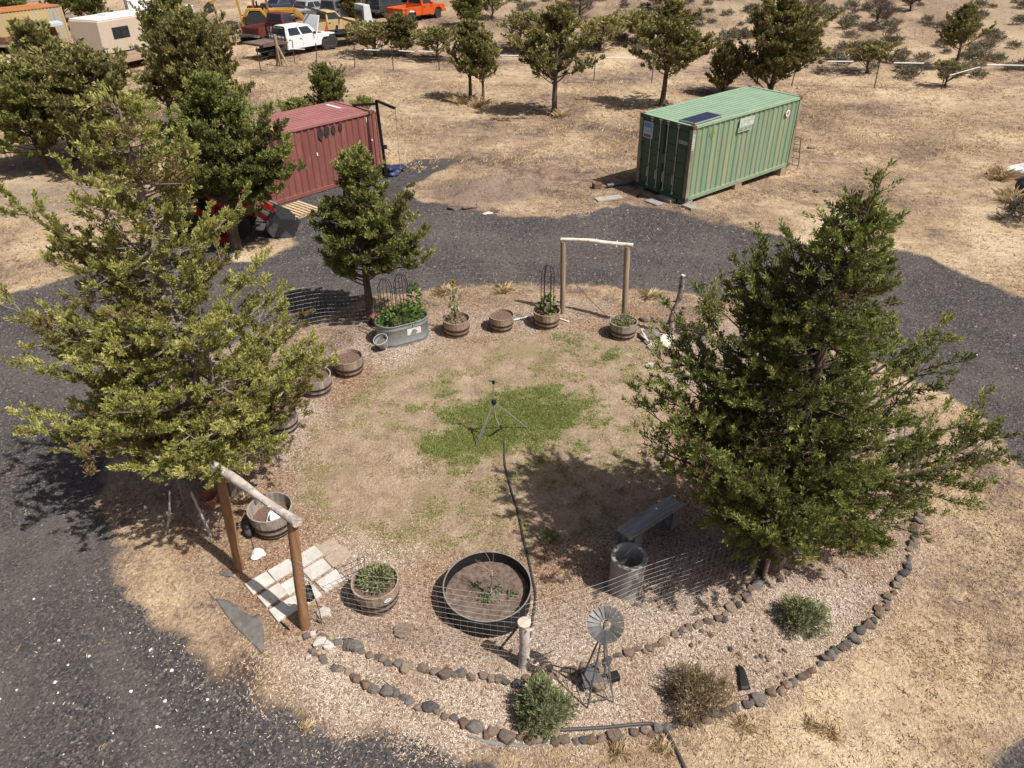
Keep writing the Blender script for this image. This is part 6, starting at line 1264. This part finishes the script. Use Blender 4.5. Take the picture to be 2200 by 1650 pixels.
V = [(1.72, .62), (1.66, .30), (1.80, .08), (2.45, .02), (2.45, .0), (1.78, .05), (1.62, .29), (1.69, .64)]
mb = MB(); mb.prism(V, -.78, .78); bk_ = mb.build('bucket', BLACKP, tc)
for s in (-1, 1): mb = MB(); mb.prism([(1.71, .62), (1.65, .30), (1.79, .06), (2.42, .02), (2.1, .4)], s * .775 - .012, s * .775 + .012); mb.build('bucket_side', pm('bucket_grey', (.06, .062, .066), (.09, .09, .092), 5, .6), bk_)
mb = MB(); mb.tube([(-.2, -.7, .3), (.1, -.85, .12), (.5, -.8, .1), (.35, -.7, .45)], .03, 6); mb.build('mower_deck_edge', TYEL, tc, True); mb = MB(); mb.lathe([(.001, .16), (.3, .16), (.36, .1), (.36, .04), (.001, .04)], 18, (.25, -.72, 0)); mb.build('mower_deck', TRED, tc, True)

# ---------------------------------------------------------------- right edge of the picture
crumple(2210, 382, .65, 'white tarpaulin heap at the right edge of the field', WHITE, 'white_tarpaulin', 0, 'tarpaulin')
mb = MB(); p = on(2190, 417); mb.tube([(-.15, 0, .28), (0, 0, .3), (1.6, .2, .3)], [.2, .3, .3], 14); o_ = mb.build('black_roll', BLACKP, None, True); o_.location = p; tag(o_, 'black roll lying in front of the white tarpaulin', 'roll')
mb = MB(); p = on(2132, 374); mb.box((0, 0, .09), (.5, .12, .16), .1); mb.tube([(.25, 0, .1), (.55, .02, .08)], .04, 6); o_ = mb.build('scrap_bar', IRON, None); o_.location = p; tag(o_, 'dark scrap bar on the ground left of the white tarpaulin', 'scrap')
shrub(2196, 478, .6, .7, 160, 'dark twiggy bush at the right edge below the black roll', L_DEAD, .2, .03, 78, 10, .4, BARK, 'twiggy_bush')
# ---------------------------------------------------------------- scrap yard beyond the fence
GLASS = pm('car_glass', (.02, .024, .028), (.035, .04, .045), 3, .12, bmp=0, spec=.6); CHROME = pm('chrome', (.55, .55, .55), (.45, .45, .45), 4, .3, metal=.8, bmp=0); UNDER = pm('underbody', (.03, .028, .026), (.05, .045, .04), 5, .8)
LAMPG = pm('lamp_lens', (.6, .6, .58), (.5, .48, .45), 5, .25, bmp=0); TAILR = pm('tail_lens', (.35, .03, .02), (.3, .03, .02), 5, .3, bmp=0)
def paint(n, c, k=.85, rough=.4, spots=None): return pm('paint_' + n, c, tuple(x * k for x in c), 2.5, rough, bmp=.03, spots=spots)
def pickup(name, label, rear, front, body, wb=3.3, crew=False, bed='box', hood_open=False, w=1.9, group='vehicles in the scrap yard', rim=None, bedm=None, windows=True, cat='pickup', zoff=0.0, side=-1):
    """rear, front: ground points under the camera-side wheels; side -1: the camera sees its right flank"""
    d = Vector((front.x - rear.x, front.y - rear.y, 0)); yaw = math.atan2(d.y, d.x); f_ = Vector((math.cos(yaw), math.sin(yaw), 0)); n_ = Vector((-f_.y, f_.x, 0)) * (-side)
    mid = (rear + front) / 2 + n_ * (w / 2 - .1); c = thing(name, label, cat, (mid.x, mid.y, gz(mid.x, mid.y) + zoff), yaw, group); rim = rim or CHROME
    xr, xf = -wb / 2, wb / 2; cb = xr + (wb * .16 if crew else wb * .38); cf = xf - wb * .20; fr = xf + .85; re = xr - 1.1
    for x in (xr, xf):
        for s in (-1, 1): wheel_part(c, (x, s * (w / 2 - .13), .37), .37, .24, rim)
    mb = MB(); mb.box(((fr + re) / 2, 0, .48), (fr - re - .3, w * .5, .2)); mb.build('frame', UNDER, c)
    # cab and nose
    mb = MB(); h = w / 2; mb.prism([(cb, .42), (xf - .48, .42), (xf - .42, .72), (xf - .2, .88), (xf + .2, .88), (xf + .42, .72), (xf + .46, .5), (fr, .5), (fr + .03, .8), (fr - .02, 1.08), (cf + .1, 1.18), (cb, 1.18)], -h, h); mb.build('body', body, c, False, .03)
    a = [Vector(p) for p in ((cb + .03, -h + .03, 1.18), (cf + .12, -h + .03, 1.18), (cf + .12, h - .03, 1.18), (cb + .03, h - .03, 1.18), (cb + .14, -h + .2, 1.80), (cf - .42, -h + .2, 1.80), (cf - .42, h - .2, 1.80), (cb + .14, h - .2, 1.80))]
    mb = MB(); mb.hexa(a); cab = mb.build('cab_roof', body, c, False, .04)
    if windows:
        ns = 2 if crew else 1
        for q in ((a[0], a[1], a[5], a[4]), (a[2], a[3], a[7], a[6])):
            for k in range(ns):
                mb = MB(); u0, u1 = .08 + k * (.84 / ns) + .02, .08 + (k + 1) * (.84 / ns) - .03; mb.patch(q, u0, u1, .12, .86); mb.build('side_window', GLASS, cab)
        mb = MB(); mb.patch((a[1], a[2], a[6], a[5]), .06, .94, .10, .92); mb.build('windshield', GLASS, cab); mb = MB(); mb.patch((a[3], a[0], a[4], a[7]), .1, .9, .15, .85); mb.build('rear_window', GLASS, cab)
    for s in (-1, 1):
        mb = MB(); mb.box((cf - .25, s * (h + .12), 1.28), (.08, .2, .16)); mb.build('mirror', body if not crew else BLACKP, c)
        mb = MB(); mb.box((fr + .03, s * h * .72, .92), (.03, .34, .18)); mb.build('headlight', LAMPG, c)
        for k in range(2 if crew else 1): mb = MB(); mb.box((cb + .25 + k * .95, s * (h + .012), 1.02), (.16, .03, .04)); mb.build('door_handle', BLACKP, c)
        for k in range(3 if crew else 2): mb = MB(); x = cb + .04 + k * (cf - cb) / (2 if crew else 1); mb.box((x, s * (h + .001), .85), (.015, .006, .62)); mb.build('door_seam', UNDER, c)
        mb = MB(); mb.tube([(xf + .40 * math.cos(q), s * (h - .11), .40 + .42 * math.sin(q)) for q in np.linspace(0, math.pi, 9)], .06, 5); mb.build('wheel_arch', UNDER, c)
    mb = MB(); mb.box((fr + .02, 0, .92), (.04, w * .5, .2)); mb.build('grille', BLACKP, c); mb = MB(); mb.box((fr + .1, 0, .6), (.14, w, .2)); mb.build('front_bumper', CHROME, c, False, .03)
    if hood_open:
        mb = MB(); mb.box((cf + .2, 0, 1.18), (.9, w * .8, .03)); mb.build('engine_bay', UNDER, c)
        q = [Vector(p) for p in ((cf + .2, -h * .86, 1.2), (cf + .2, h * .86, 1.2), (cf + .62, h * .82, 2.25), (cf + .62, -h * .82, 2.25))]; mb = MB(); mb.hexa([p + Vector((-.04, 0, 0)) for p in q] + [p + Vector((.03, 0, 0)) for p in q]); hd_ = mb.build('open_hood', body, c, False, .03)
        for s in (-.3, .3): mb = MB(); mb.bar(q[0].lerp(q[1], .5 + s * .5) + Vector((.06, 0, .05)), q[3].lerp(q[2], .5 + s * .5) + Vector((.06, 0, -.05)), .08, .05); mb.build('hood_rib', UNDER, hd_)
    bedm = bedm or body
    if bed == 'box':
        for s in (-1, 1): mb = MB(); mb.prism([(re, .5), (xr - .48, .5), (xr - .4, .75), (xr - .18, .9), (xr + .18, .9), (xr + .4, .75), (xr + .48, .45), (cb - .05, .45), (cb - .05, 1.12), (re, 1.1)], s * h - .05 * s - .05, s * h - .05 * s + .05); mb.build('bed_side', bedm, c, False, .02)
        mb = MB(); mb.box((re + .03, 0, .82), (.06, w - .2, .52)); mb.build('tailgate', bedm, c, False, .02); mb = MB(); mb.box(((re + cb) / 2, 0, .68), (cb - re - .2, w - .24, .05)); mb.build('bed_floor', PAINTW if 'orange' in label else UNDER, c); mb = MB(); mb.box((cb - .08, 0, .85), (.05, w - .24, .5)); mb.build('bed_front', bedm, c); mb = MB(); mb.box((re - .1, 0, .55), (.14, w, .16)); mb.build('rear_bumper', CHROME, c, False, .03)
        for s in (-1, 1): mb = MB(); mb.box((re - .01, s * (h - .1), .82), (.03, .1, .3)); mb.build('tail_light', TAILR, c)
    else:
        mb = MB(); mb.box(((re + cb) / 2 - .2, 0, .92), (cb - re + .3, w + .35, .1)); fb = mb.build('flatbed', bedm, c, False, .01)
        for k in range(7): mb = MB(); mb.box(((re + cb) / 2 - .2, -w / 2 + .0 + k * w / 6, .99), (cb - re + .25, w / 6 - .05, .03)); mb.build('deck_board', pm('deck_plank', (.20, .14, .11), (.13, .09, .075), 3, .9, rnd=.2), fb)
        mb = MB()
        for s in (-1, 1): mb.bar((cb - .12, s * (w / 2), .95), (cb - .12, s * (w / 2), 1.85), .08)
        mb.bar((cb - .12, -w / 2, 1.85), (cb - .12, w / 2, 1.85), .08); mb.bar((cb - .12, -w / 2, 1.45), (cb - .12, w / 2, 1.45), .05)
        for k in range(6): mb.bar((cb - .12, -w / 2 + w * k / 5, .95), (cb - .12, -w / 2 + w * k / 5, 1.85), .03)
        mb.build('headache_rack', IRON, fb)
        mb = MB(); mb.box((re + .5, -w / 2 - .12, 1.02), (1.6, .06, .14)); mb.build('side_rail', pm('rusty_rail', (.16, .09, .07), (.1, .06, .05), 5, .8), fb)
    return c
pickup('flatbed_pickup', 'white crew cab flatbed pickup with its hood up at the fence', on(613, 126), on(694, 109), paint('white', (.74, .75, .76), .95), 4.1, True, 'flat', True, bedm=pm('flatbed_rust', (.14, .09, .075), (.09, .06, .05), 4, .8))
pickup('old_pickup', 'orange pickup with an empty bed at the top of the yard', on(896, 48), on(931, 40.5), paint('orange', (.62, .10, .02), .9, .35), 3.2, False, 'box', False)
pickup('old_pickup', 'faded yellow pickup partly hidden behind the raised white hood', on(690, 84), on(738, 77), paint('yellow', (.50, .37, .17), .85, .6), 3.2, False, 'box', False)
pickup('old_pickup', 'dark maroon pickup between the backhoe and the white flatbed', on(588, 92), on(650, 78), paint('maroon', (.14, .035, .035), .7, .5), 3.3, False, 'box', False)
pickup('old_pickup', 'grey pickup in the middle of the row under the junipers', on(706, 60), on(752, 50), paint('grey', (.14, .14, .145), .8, .5), 3.1, False, 'box', False)
def car(name, label, rear, front, body, wb=2.7, w=1.75, tall=1.45, cat='car', wagon=False):
    d = front - rear; yaw = math.atan2(d.y, d.x); n_ = Vector((-math.sin(yaw), math.cos(yaw), 0)); mid = (rear + front) / 2 + n_ * (w / 2 - .1); c = thing(name, label, cat, (mid.x, mid.y, gz(mid.x, mid.y)), yaw, 'vehicles in the scrap yard'); h = w / 2
    for x in (-wb / 2, wb / 2):
        for s in (-1, 1): wheel_part(c, (x, s * (h - .12), .32), .32, .2, CHROME)
    mb = MB(); mb.prism([(-wb / 2 - .9, .4), (wb / 2 + .8, .4), (wb / 2 + .82, .75), (wb / 2 - .3, .92), (-wb / 2 - .85, .95)], -h, h); mb.build('body', body, c, False, .05)
    x0, x1, x2, x3 = (-wb / 2 - .8, wb / 2 - .3, -wb / 2 - .6, wb / 2 - 1.0) if wagon else (-wb / 2 - .2, wb / 2 - .35, -wb / 2 + .25, wb / 2 - 1.05)
    a = [Vector(p) for p in ((x0, -h + .04, .93), (x1, -h + .04, .93), (x1, h - .04, .93), (x0, h - .04, .93), (x2, -h + .2, tall), (x3, -h + .2, tall), (x3, h - .2, tall), (x2, h - .2, tall))]; mb = MB(); mb.hexa(a); cab = mb.build('cabin', body, c, False, .04)
    for q in ((a[0], a[1], a[5], a[4]), (a[2], a[3], a[7], a[6])):
        for k in range(2): mb = MB(); mb.patch(q, .1 + .4 * k, .46 + .4 * k, .15, .85); mb.build('side_window', GLASS, cab)
    mb = MB(); mb.patch((a[1], a[2], a[6], a[5]), .06, .94, .1, .92); mb.build('windshield', GLASS, cab); mb = MB(); mb.patch((a[3], a[0], a[4], a[7]), .06, .94, .1, .9); mb.build('rear_window', GLASS, cab)
    mb = MB(); mb.box((wb / 2 + .84, 0, .5), (.1, w - .05, .18)); mb.build('front_bumper', CHROME, c, False, .02); mb = MB(); mb.box((-wb / 2 - .93, 0, .5), (.1, w - .05, .18)); mb.build('rear_bumper', CHROME, c, False, .02)
    for s in (-1, 1): mb = MB(); mb.box((wb / 2 + .82, s * h * .7, .7), (.03, .25, .13)); mb.build('headlight', LAMPG, c)
    return c
car('parked_suv', 'dark grey off-road wagon behind the orange pickup', on(832, 38), on(868, 30), paint('charcoal', (.05, .052, .055), .8, .4), 2.5, 1.8, 1.72, 'car', True)
car('parked_car', 'silver car at the top edge behind the dark wagon', on(838, 14), on(885, 7), paint('silver', (.36, .38, .40), .9, .35), 2.7)
car('parked_car', 'pale grey car with a blue roof bag left of the tow truck', on(668, 48), on(706, 40), paint('palegrey', (.34, .33, .34), .85, .5), 2.6, 1.75, 1.5)
car('parked_car', 'dark blue car behind the backhoe loader', on(612, 36), on(650, 30), paint('navy', (.04, .05, .09), .8, .5), 2.6)
# tow truck with its black boom
tt_ = on(742, 96); tw = thing('tow_truck', 'black tow truck frame with a long slanting boom', 'truck', tt_, R(35), 'vehicles in the scrap yard')
for x in (-1.4, 1.6):
    for s in (-1, 1): wheel_part(tw, (x, s * .85, .45), .45, .28, UNDER)
mb = MB(); mb.box((0, -.4, .7), (5.2, .14, .22)); mb.box((0, .4, .7), (5.2, .14, .22)); mb.box((-.6, 0, .9), (3.2, 1.9, .1)); mb.build('frame', IRON, tw, False, .02)
for s in (-1, 1): mb = MB(); mb.bar((1.6, s * .3, 1.2), (-3.6, s * .12, 3.0), .13); mb.build('boom', pm('boom_rust', (.06, .035, .03), (.03, .025, .022), 4, .7), tw)
mb = MB(); mb.hexa([Vector(p) for p in ((1.3, -.9, .8), (2.1, -.9, .8), (2.1, .9, .8), (1.3, .9, .8), (1.4, -.8, 2.6), (1.9, -.8, 2.6), (1.9, .8, 2.6), (1.4, .8, 2.6))]); cb_ = mb.build('cab', paint('offwhite', (.6, .61, .63), .9), tw, False, .04); mb = MB(); mb.box((1.26, 0, 1.9), (.04, 1.1, .7)); mb.build('rear_window', GLASS, cb_)
for k in range(4): mb = MB(); mb.tube([(-1.5 + k * .8, -.3, .95), (-1.2 + k * .8, .2, 1.25)], .1, 7); mb.build('winch_gear', IRON if k % 2 else TAILR, tw, True)

# yellow backhoe loader
BY = pm('backhoe_yellow', (.52, .29, .035), (.40, .21, .04), 2.5, .55, bmp=.1, spots=((.2, .1, .05), 3, .66)); BRU = pm('backhoe_rust_roof', (.30, .12, .09), (.22, .09, .07), 3, .8)
bh = thing('backhoe_loader', 'yellow backhoe loader with its rear boom raised', 'backhoe', on(585, 70), R(14))
for s in (-1, 1): wheel_part(bh, (-.95, s * .95, .85), .85, .5, BY, 'wheel', .5); wheel_part(bh, (1.35, s * .85, .5), .5, .32, BY)
mb = MB(); mb.box((.1, 0, .8), (3.4, .8, .5)); mb.build('chassis', BY, bh, False, .04); mb = MB(); mb.prism([(.0, 1.0), (1.9, .9), (1.95, 1.5), (.0, 1.75)], -.42, .42); mb.build('hood', BY, bh, False, .05)
for s in (-1, 1): mb = MB(); mb.prism([(-1.9, 1.35), (-1.6, 1.85), (-.5, 1.85), (-.05, 1.2), (-.2, 1.15), (-.6, 1.7), (-1.5, 1.7), (-1.75, 1.3)], s * .95 - .28, s * .95 + .28); mb.build('fender', BY, bh, False, .02)
for (x, y) in ((-1.1, -.65), (-1.1, .65), (.0, -.65), (.0, .65)): mb = MB(); mb.bar((x, y, 1.6), (x + (.1 if x < -1 else -.15), y * .95, 2.95), .09); mb.build('cab_pillar', BRU, bh)
mb = MB(); mb.box((-.55, 0, 3.0), (1.5, 1.5, .12)); mb.build('cab_roof', BRU, bh, False, .04)
mb = MB(); mb.box((-.6, 0, 1.75), (.5, .5, .12)); mb.box((-.82, 0, 2.0), (.1, .5, .5)); mb.build('seat', BLACKP, bh, False, .03)
for s in (-1, 1): mb = MB(); mb.bar((.3, s * .6, 1.6), (2.0, s * .6, 1.55), .14, .24); mb.bar((1.9, s * .6, 1.62), (3.0, s * .6, .6), .14, .22); mb.build('loader_arm', BY, bh, False, .01); mb = MB(); mb.tube([(.6, s * .6, 1.1), (2.0, s * .6, 1.3)], .05, 6); mb.build('loader_ram', RODM, bh, True)
mb = MB(); mb.prism([(2.9, 1.1), (2.85, .5), (3.05, .12), (3.9, .08), (3.9, .04), (3.0, .06), (2.78, .5), (2.84, 1.12)], -1.1, 1.1); mb.build('loader_bucket', BY, bh)
for s in (-.16, .16): mb = MB(); mb.bar((-2.1, s, .9), (-2.35, s, 3.4), .12, .2); mb.build('boom', BY, bh); mb = MB(); mb.bar((-2.3, s * .7, 3.4), (-4.2, s * .7, 2.2), .12, .22); mb.build('dipper_arm', BY, bh)
mb = MB(); mb.box((-1.95, 0, .95), (.35, 1.6, .6)); mb.build('swing_frame', BY, bh, False, .03); mb = MB(); mb.prism([(-4.35, 2.3), (-4.0, 2.1), (-4.1, 1.6), (-4.5, 1.5), (-4.8, 1.9)], -.3, .3); mb.build('digging_bucket', UNDER, bh)
for s in (-1, 1): mb = MB(); mb.bar((-1.95, s * .7, 1.1), (-2.2, s * 1.1, .1), .12); mb.box((-2.2, s * 1.1, .05), (.35, .3, .06)); mb.build('stabiliser', BY, bh)
# low trailer, small digger bits in front of the backhoe
tl = thing('flat_trailer', 'low dark trailer in front of the backhoe loader', 'trailer', on(568, 92), R(18)); mb = MB(); mb.box((0, 0, .6), (3.4, 1.7, .1)); mb.build('deck', UNDER, tl); mb = MB(); mb.bar((1.7, 0, .55), (2.9, 0, .45), .1); mb.build('drawbar', IRON, tl)
for s in (-1, 1): wheel_part(tl, (-.2, s * .85, .32), .32, .2, CHROME)

# motorhome
RVC = paint('beige', (.56, .47, .375), .95, .5); RVW = paint('rvwhite', (.78, .78, .77), .95, .5); RVT = paint('tan', (.46, .34, .24), .9, .5)
def rv_shell(c, L, W, H, x0, body, low, roofm, z0=.55):
    mb = MB(); mb.prism([(x0, z0 + .55), (x0 + L, z0 + .55), (x0 + L + .12, z0 + 1.2), (x0 + L - .25, H - .06), (x0 + .1, H - .06)], -W / 2, W / 2); bo = mb.build('body', body, c, False, .06)
    mb = MB(); mb.prism([(x0 + .05, z0 - .1), (x0 + L - .05, z0 - .1), (x0 + L, z0 + .55), (x0, z0 + .55)], -W / 2 + .01, W / 2 - .01); mb.build('skirt', low, c, False, .02)
    mb = MB(); mb.box((x0 + L / 2, 0, H - .02), (L - .35, W - .06, .1)); mb.build('roof', roofm, c, False, .05); return bo
wp = on(286, 113); rv = thing('motorhome', 'long beige motorhome with a white roof at the upper left', 'motorhome', (0, 0, 0), R(69), 'vehicles in the scrap yard'); yv = R(69); rv.location = Vector((-24.2, 53.3, 0)); rv.location.z = gz(rv.location.x, rv.location.y)
RL, RW, RH = 8.6, 2.4, 3.0; bo = rv_shell(rv, RL, RW, RH, -5.6, RVC, RVT, RVW)
for x in (0, 0): pass
for x in (-.3, 2.2):
    for s in (-1, 1): wheel_part(rv, (x if x > 1 else x + .3, s * (RW / 2 - .14), .4), .4, .25, CHROME)
for s in (-1,):
    y = -RW / 2 - .004
    for (x0, x1, z0, z1) in ((-4.6, -3.3, 1.85, 2.5), (.35, .95, 1.95, 2.5), (2.15, 2.75, 1.85, 2.5)): mb = MB(); mb.box(((x0 + x1) / 2, y, (z0 + z1) / 2), (x1 - x0, .02, z1 - z0)); wn_ = mb.build('window', GLASS, bo, False, .005); mb = MB(); mb.box(((x0 + x1) / 2, y - .008, (z0 + z1) / 2), (.03, .02, z1 - z0)); mb.build('window_bar', BLACKP, bo)
    mb = MB(); mb.box((1.55, y, 1.6), (.75, .03, 1.85)); dr = mb.build('entry_door', RVW, rv, False, .01); mb = MB(); mb.box((1.55, y - .02, 2.15), (.42, .01, .5)); mb.build('door_window', GLASS, dr)
    mb = MB(); mb.box((-1.3, y, 1.12), (8.2, .015, .05)); mb.build('stripe', UNDER, bo); mb = MB(); mb.box((-1.3, y, .9), (8.2, .012, .03)); mb.build('stripe', RVT, bo)
    mb = MB(); mb.tube([(.0 + .5 * math.cos(a), y, .42 + .5 * math.sin(a)) for a in np.linspace(0, math.pi, 9)], .07, 5); mb.build('wheel_arch', UNDER, rv)
    for x in (-3.4, -2.0): mb = MB(); mb.box((x, y + .008, .8), (.9, .01, .45)); mb.build('locker_door', RVT, rv)
for (x, y, d_) in ((-3.6, 0, (.7, .7, .16)), (-1.2, .2, (.4, .4, .12)), (1.0, 0, (.8, .7, .2))): mb = MB(); mb.box((x, y, 3.08), d_); mb.build('roof_vent', RVW, rv, False, .03)
mb = MB(); mb.prism([(RL - 5.55, 1.4), (RL - 5.48, 1.75), (RL - 5.78, 2.7), (RL - 5.82, 2.68), (RL - 5.55, 1.7)], -1.05, 1.05); mb.build('windshield', GLASS, rv)
c2 = on(318, 62); cv = thing('camper_trailer', 'white camper standing behind the beige motorhome', 'camper', c2, R(-62), 'vehicles in the scrap yard'); bo2 = rv_shell(cv, 5.5, 2.3, 3.0, -2.7, RVW, RVW, RVW)
for y in (-1.154, 1.154): mb = MB(); mb.box((.6, y, 2.1), (.9, .02, .55)); mb.build('window', GLASS, bo2); mb = MB(); mb.box((-1.4, y, 1.7), (.7, .02, 1.7)); mb.build('side_door', pm('camper_grey', (.3, .3, .31), (.2, .2, .21), 3, .5), bo2)
mb = MB(); mb.box((2.66, 0, 2.0), (.03, 1.4, .9)); mb.build('rear_panel', MATS['camper_grey'], bo2); mb = MB(); mb.box((0, 0, 3.06), (.5, .5, .14)); mb.build('roof_vent', UNDER, cv)
for s in (-1, 1): wheel_part(cv, (.2, s * 1.0, .35), .35, .2, CHROME)
# rusty step stand and junk beside the motorhome
stp = thing('step_stand', 'rusty metal step stand beside the motorhome door', 'steps', on(330, 112), R(52)); RUS = pm('step_rust', (.27, .12, .08), (.36, .22, .13), 4, .8)
mb = MB()
for x in (-.5, .5):
    for y in (-.4, .4): mb.bar((x, y, 0), (x, y, 2.3 if y > 0 else 1.2), .07)
mb.build('frame', RUS, stp)
for k in range(4): mb = MB(); mb.box((0, -.45 - .25 * k, 1.1 - .27 * k), (1.0, .28, .05)); mb.build('step', RUS, stp)
mb = MB(); mb.box((0, 0, 1.2), (1.1, .9, .06)); mb.box((0, .4, 2.25), (1.1, .06, .08)); mb.box((0, .4, 1.8), (1.1, .05, .06)); mb.build('platform', RUS, stp); mb = MB(); mb.box((.62, -.4, .7), (.05, .9, 1.4)); mb.build('side_sheet', pm('ply_side', (.5, .36, .22), (.4, .28, .17), 3, .8), stp)
mt_ = thing('old_motorcycle', 'black motorcycle lying half stripped below the motorhome', 'motorcycle', on(292, 126), R(20))
for x in (-.65, .65): wheel_part(mt_, (x, 0, .3), .3, .1, CHROME)
mb = MB(); mb.bar((-.65, 0, .3), (.1, 0, .6), .06); mb.bar((.1, 0, .6), (.65, 0, .3), .06); mb.box((0, 0, .4), (.4, .22, .3)); mb.bar((.45, 0, .75), (.65, 0, .3), .05); mb.build('frame', IRON, mt_); mb = MB(); mb.box((-.25, 0, .72), (.6, .22, .1)); mb.box((.15, 0, .75), (.35, .24, .2)); mb.build('seat', BLACKP, mt_, False, .04); mb = MB(); mb.bar((.42, -.35, .95), (.42, .35, .95), .03); mb.build('handlebar', CHROME, mt_)
mb = MB(); p = on(312, 122); mb.tube([(-.8, 0, .1), (.9, .2, .12)], .06, 7); o_ = mb.build('white_pipe', WHITE, None, True); o_.location = p; tag(o_, 'white pipe on the ground beside the black motorcycle', 'pipe')
# yellow container, crate and rusty truck in the corner
container('shipping_container', 'faded yellow container with an orange roof at the top left corner', tuple(on(-12, 112)), R(63), 0, 2.5, (YEL_S, YEL_R, YEL_S, YEL_S), False)
ck = thing('plank_crate', 'grey plank crate stacked beside the yellow container', 'crate', on(98, 82), R(15)); PLK = pm('crate_plank', (.38, .33, .29), (.25, .21, .18), 3, .9, rnd=.2, stretch=(1, 4, 4))
mb = MB(); mb.box((0, 0, 1.0), (2.5, 1.6, 1.9)); mb.build('crate_core', UNDER, ck)
for k in range(6): mb = MB(); mb.box((0, -.83, .25 + k * .31), (2.6, .05, .27)); mb.build('plank', PLK, ck)
for k in range(5): mb = MB(); mb.box((0, -.66 + k * .33, 1.98), (2.6, .29, .05)); mb.build('plank', PLK, ck)
pickup('old_pickup', 'rusty brown truck with a blue-white load beside the yellow container', on(48, 112), on(112, 92), pm('paint_rustbrown', (.20, .07, .05), (.13, .05, .04), 2, .8), 3.2, False, 'box', False, zoff=.0)
mb = MB(); p = on(100, 96); mb.prism([(-1.4, 1.1), (1.4, 1.3), (1.4, 1.45), (-1.4, 1.25)], -.8, .8); o_ = mb.build('sheet_stack', pm('sheet_blue', (.55, .62, .68), (.35, .45, .55), 2, .5), None); o_.location = p; o_.rotation_euler = (0, 0, R(40)); tag(o_, 'stack of pale blue sheets on top of the rusty brown truck', 'sheet')
# heaps of scrap between the cars
for (u, v, s, m, lb) in ((655, 34, .9, pm('scrap_blue', (.08, .17, .30), (.05, .1, .2), 3, .6), 'blue tarpaulin bundle on the scrap behind the tow truck'), (800, 22, .8, WHITE, 'white appliance scrap beside the dark wagon'), (500, 60, .7, UNDER, 'dark scrap heap under the raised backhoe boom'), (535, 88, .6, IRON, 'black scrap heap left of the low trailer')):
    crumple(u, v, s, lb, m, 'scrap_heap', 0, 'scrap')

# ---------------------------------------------------------------- boundary fence
bf = thing('boundary_fence', 'thin wire boundary fence with dark steel posts and white marker tubes', 'fence', (0, 0, 0)); TPM = pm('t_post', (.09, .05, .04), (.06, .04, .035), 4, .8)
fp = [(20, 125), (560, 150), (633, 133), (681, 142), (762, 145), (845, 150), (944, 153), (1040, 160), (1158, 168), (1276, 172), (1400, 178), (1540, 184), (1700, 187), (1878, 190), (2022, 192), (2210, 196)]
mb = MB(); mb.bar((0, 0, -.1), (0, 0, 1.35), .05, .04); o_ = mb.build('steel_post', TPM, bf); PM_ = o_.data; bpy.data.objects.remove(o_); PMW = None
tops = []
for (u, v) in fp[1:]:
    p = on(u, v); part('steel_post', PM_, bf, p, (R(U(-4, 4)), R(U(-4, 6)), 0)); tops.append(p)
mb = MB()
for z in (.35, .7, 1.0, 1.25):
    mb.tube([p + Vector((0, 0, z)) for p in tops], .004, 3, False)
mb.build('strand_wires', WIRE, bf)['kind'] = 'stuff'
for (u0, v0, u1, v1, z) in ((783, 107, 815, 108, 1.15), (857, 109, 890, 111, 1.15), (898, 110, 930, 111, 1.15), (1075, 119, 1141, 120, 1.15), (1300, 124, 1365, 126, 1.15), (1778, 132, 1833, 132, 1.1), (1920, 135, 1985, 136, 1.1), (2040, 162, 2105, 144, .7), (2120, 139, 2215, 141, 1.1), (626, 105, 655, 106, 1.0)):
    u = (u0 + u1) / 2; k = max(0, min(len(tops) - 2, next((i for i in range(len(tops) - 1) if fp[i + 2][0] > u), len(tops) - 2))); Yd = tops[k].lerp(tops[k + 1], .5).y - .05
    a, b = at_depth(u0, v0, Yd), at_depth(u1, v1, Yd); mb = MB(); mb.tube([a, b], .032, 6); mb.build('marker_tube', PAINTW, bf, True)
hbp = thing('brace_post', 'wooden corner post with two slanting braces in front of the white flatbed pickup', 'post', on(604, 142))
log([(0, 0, -.1), (-.1, 0, 1.9)], [.11, .10], POSTG, 'post_log', hbp, 9, 0, 3); log([(-.05, 0, 1.2), (-.35, .3, 0)], [.07, .06], POSTG, 'brace', hbp, 8); log([(0, 0, 1.2), (.55, -.3, 0)], [.07, .06], POSTG, 'brace', hbp, 8)
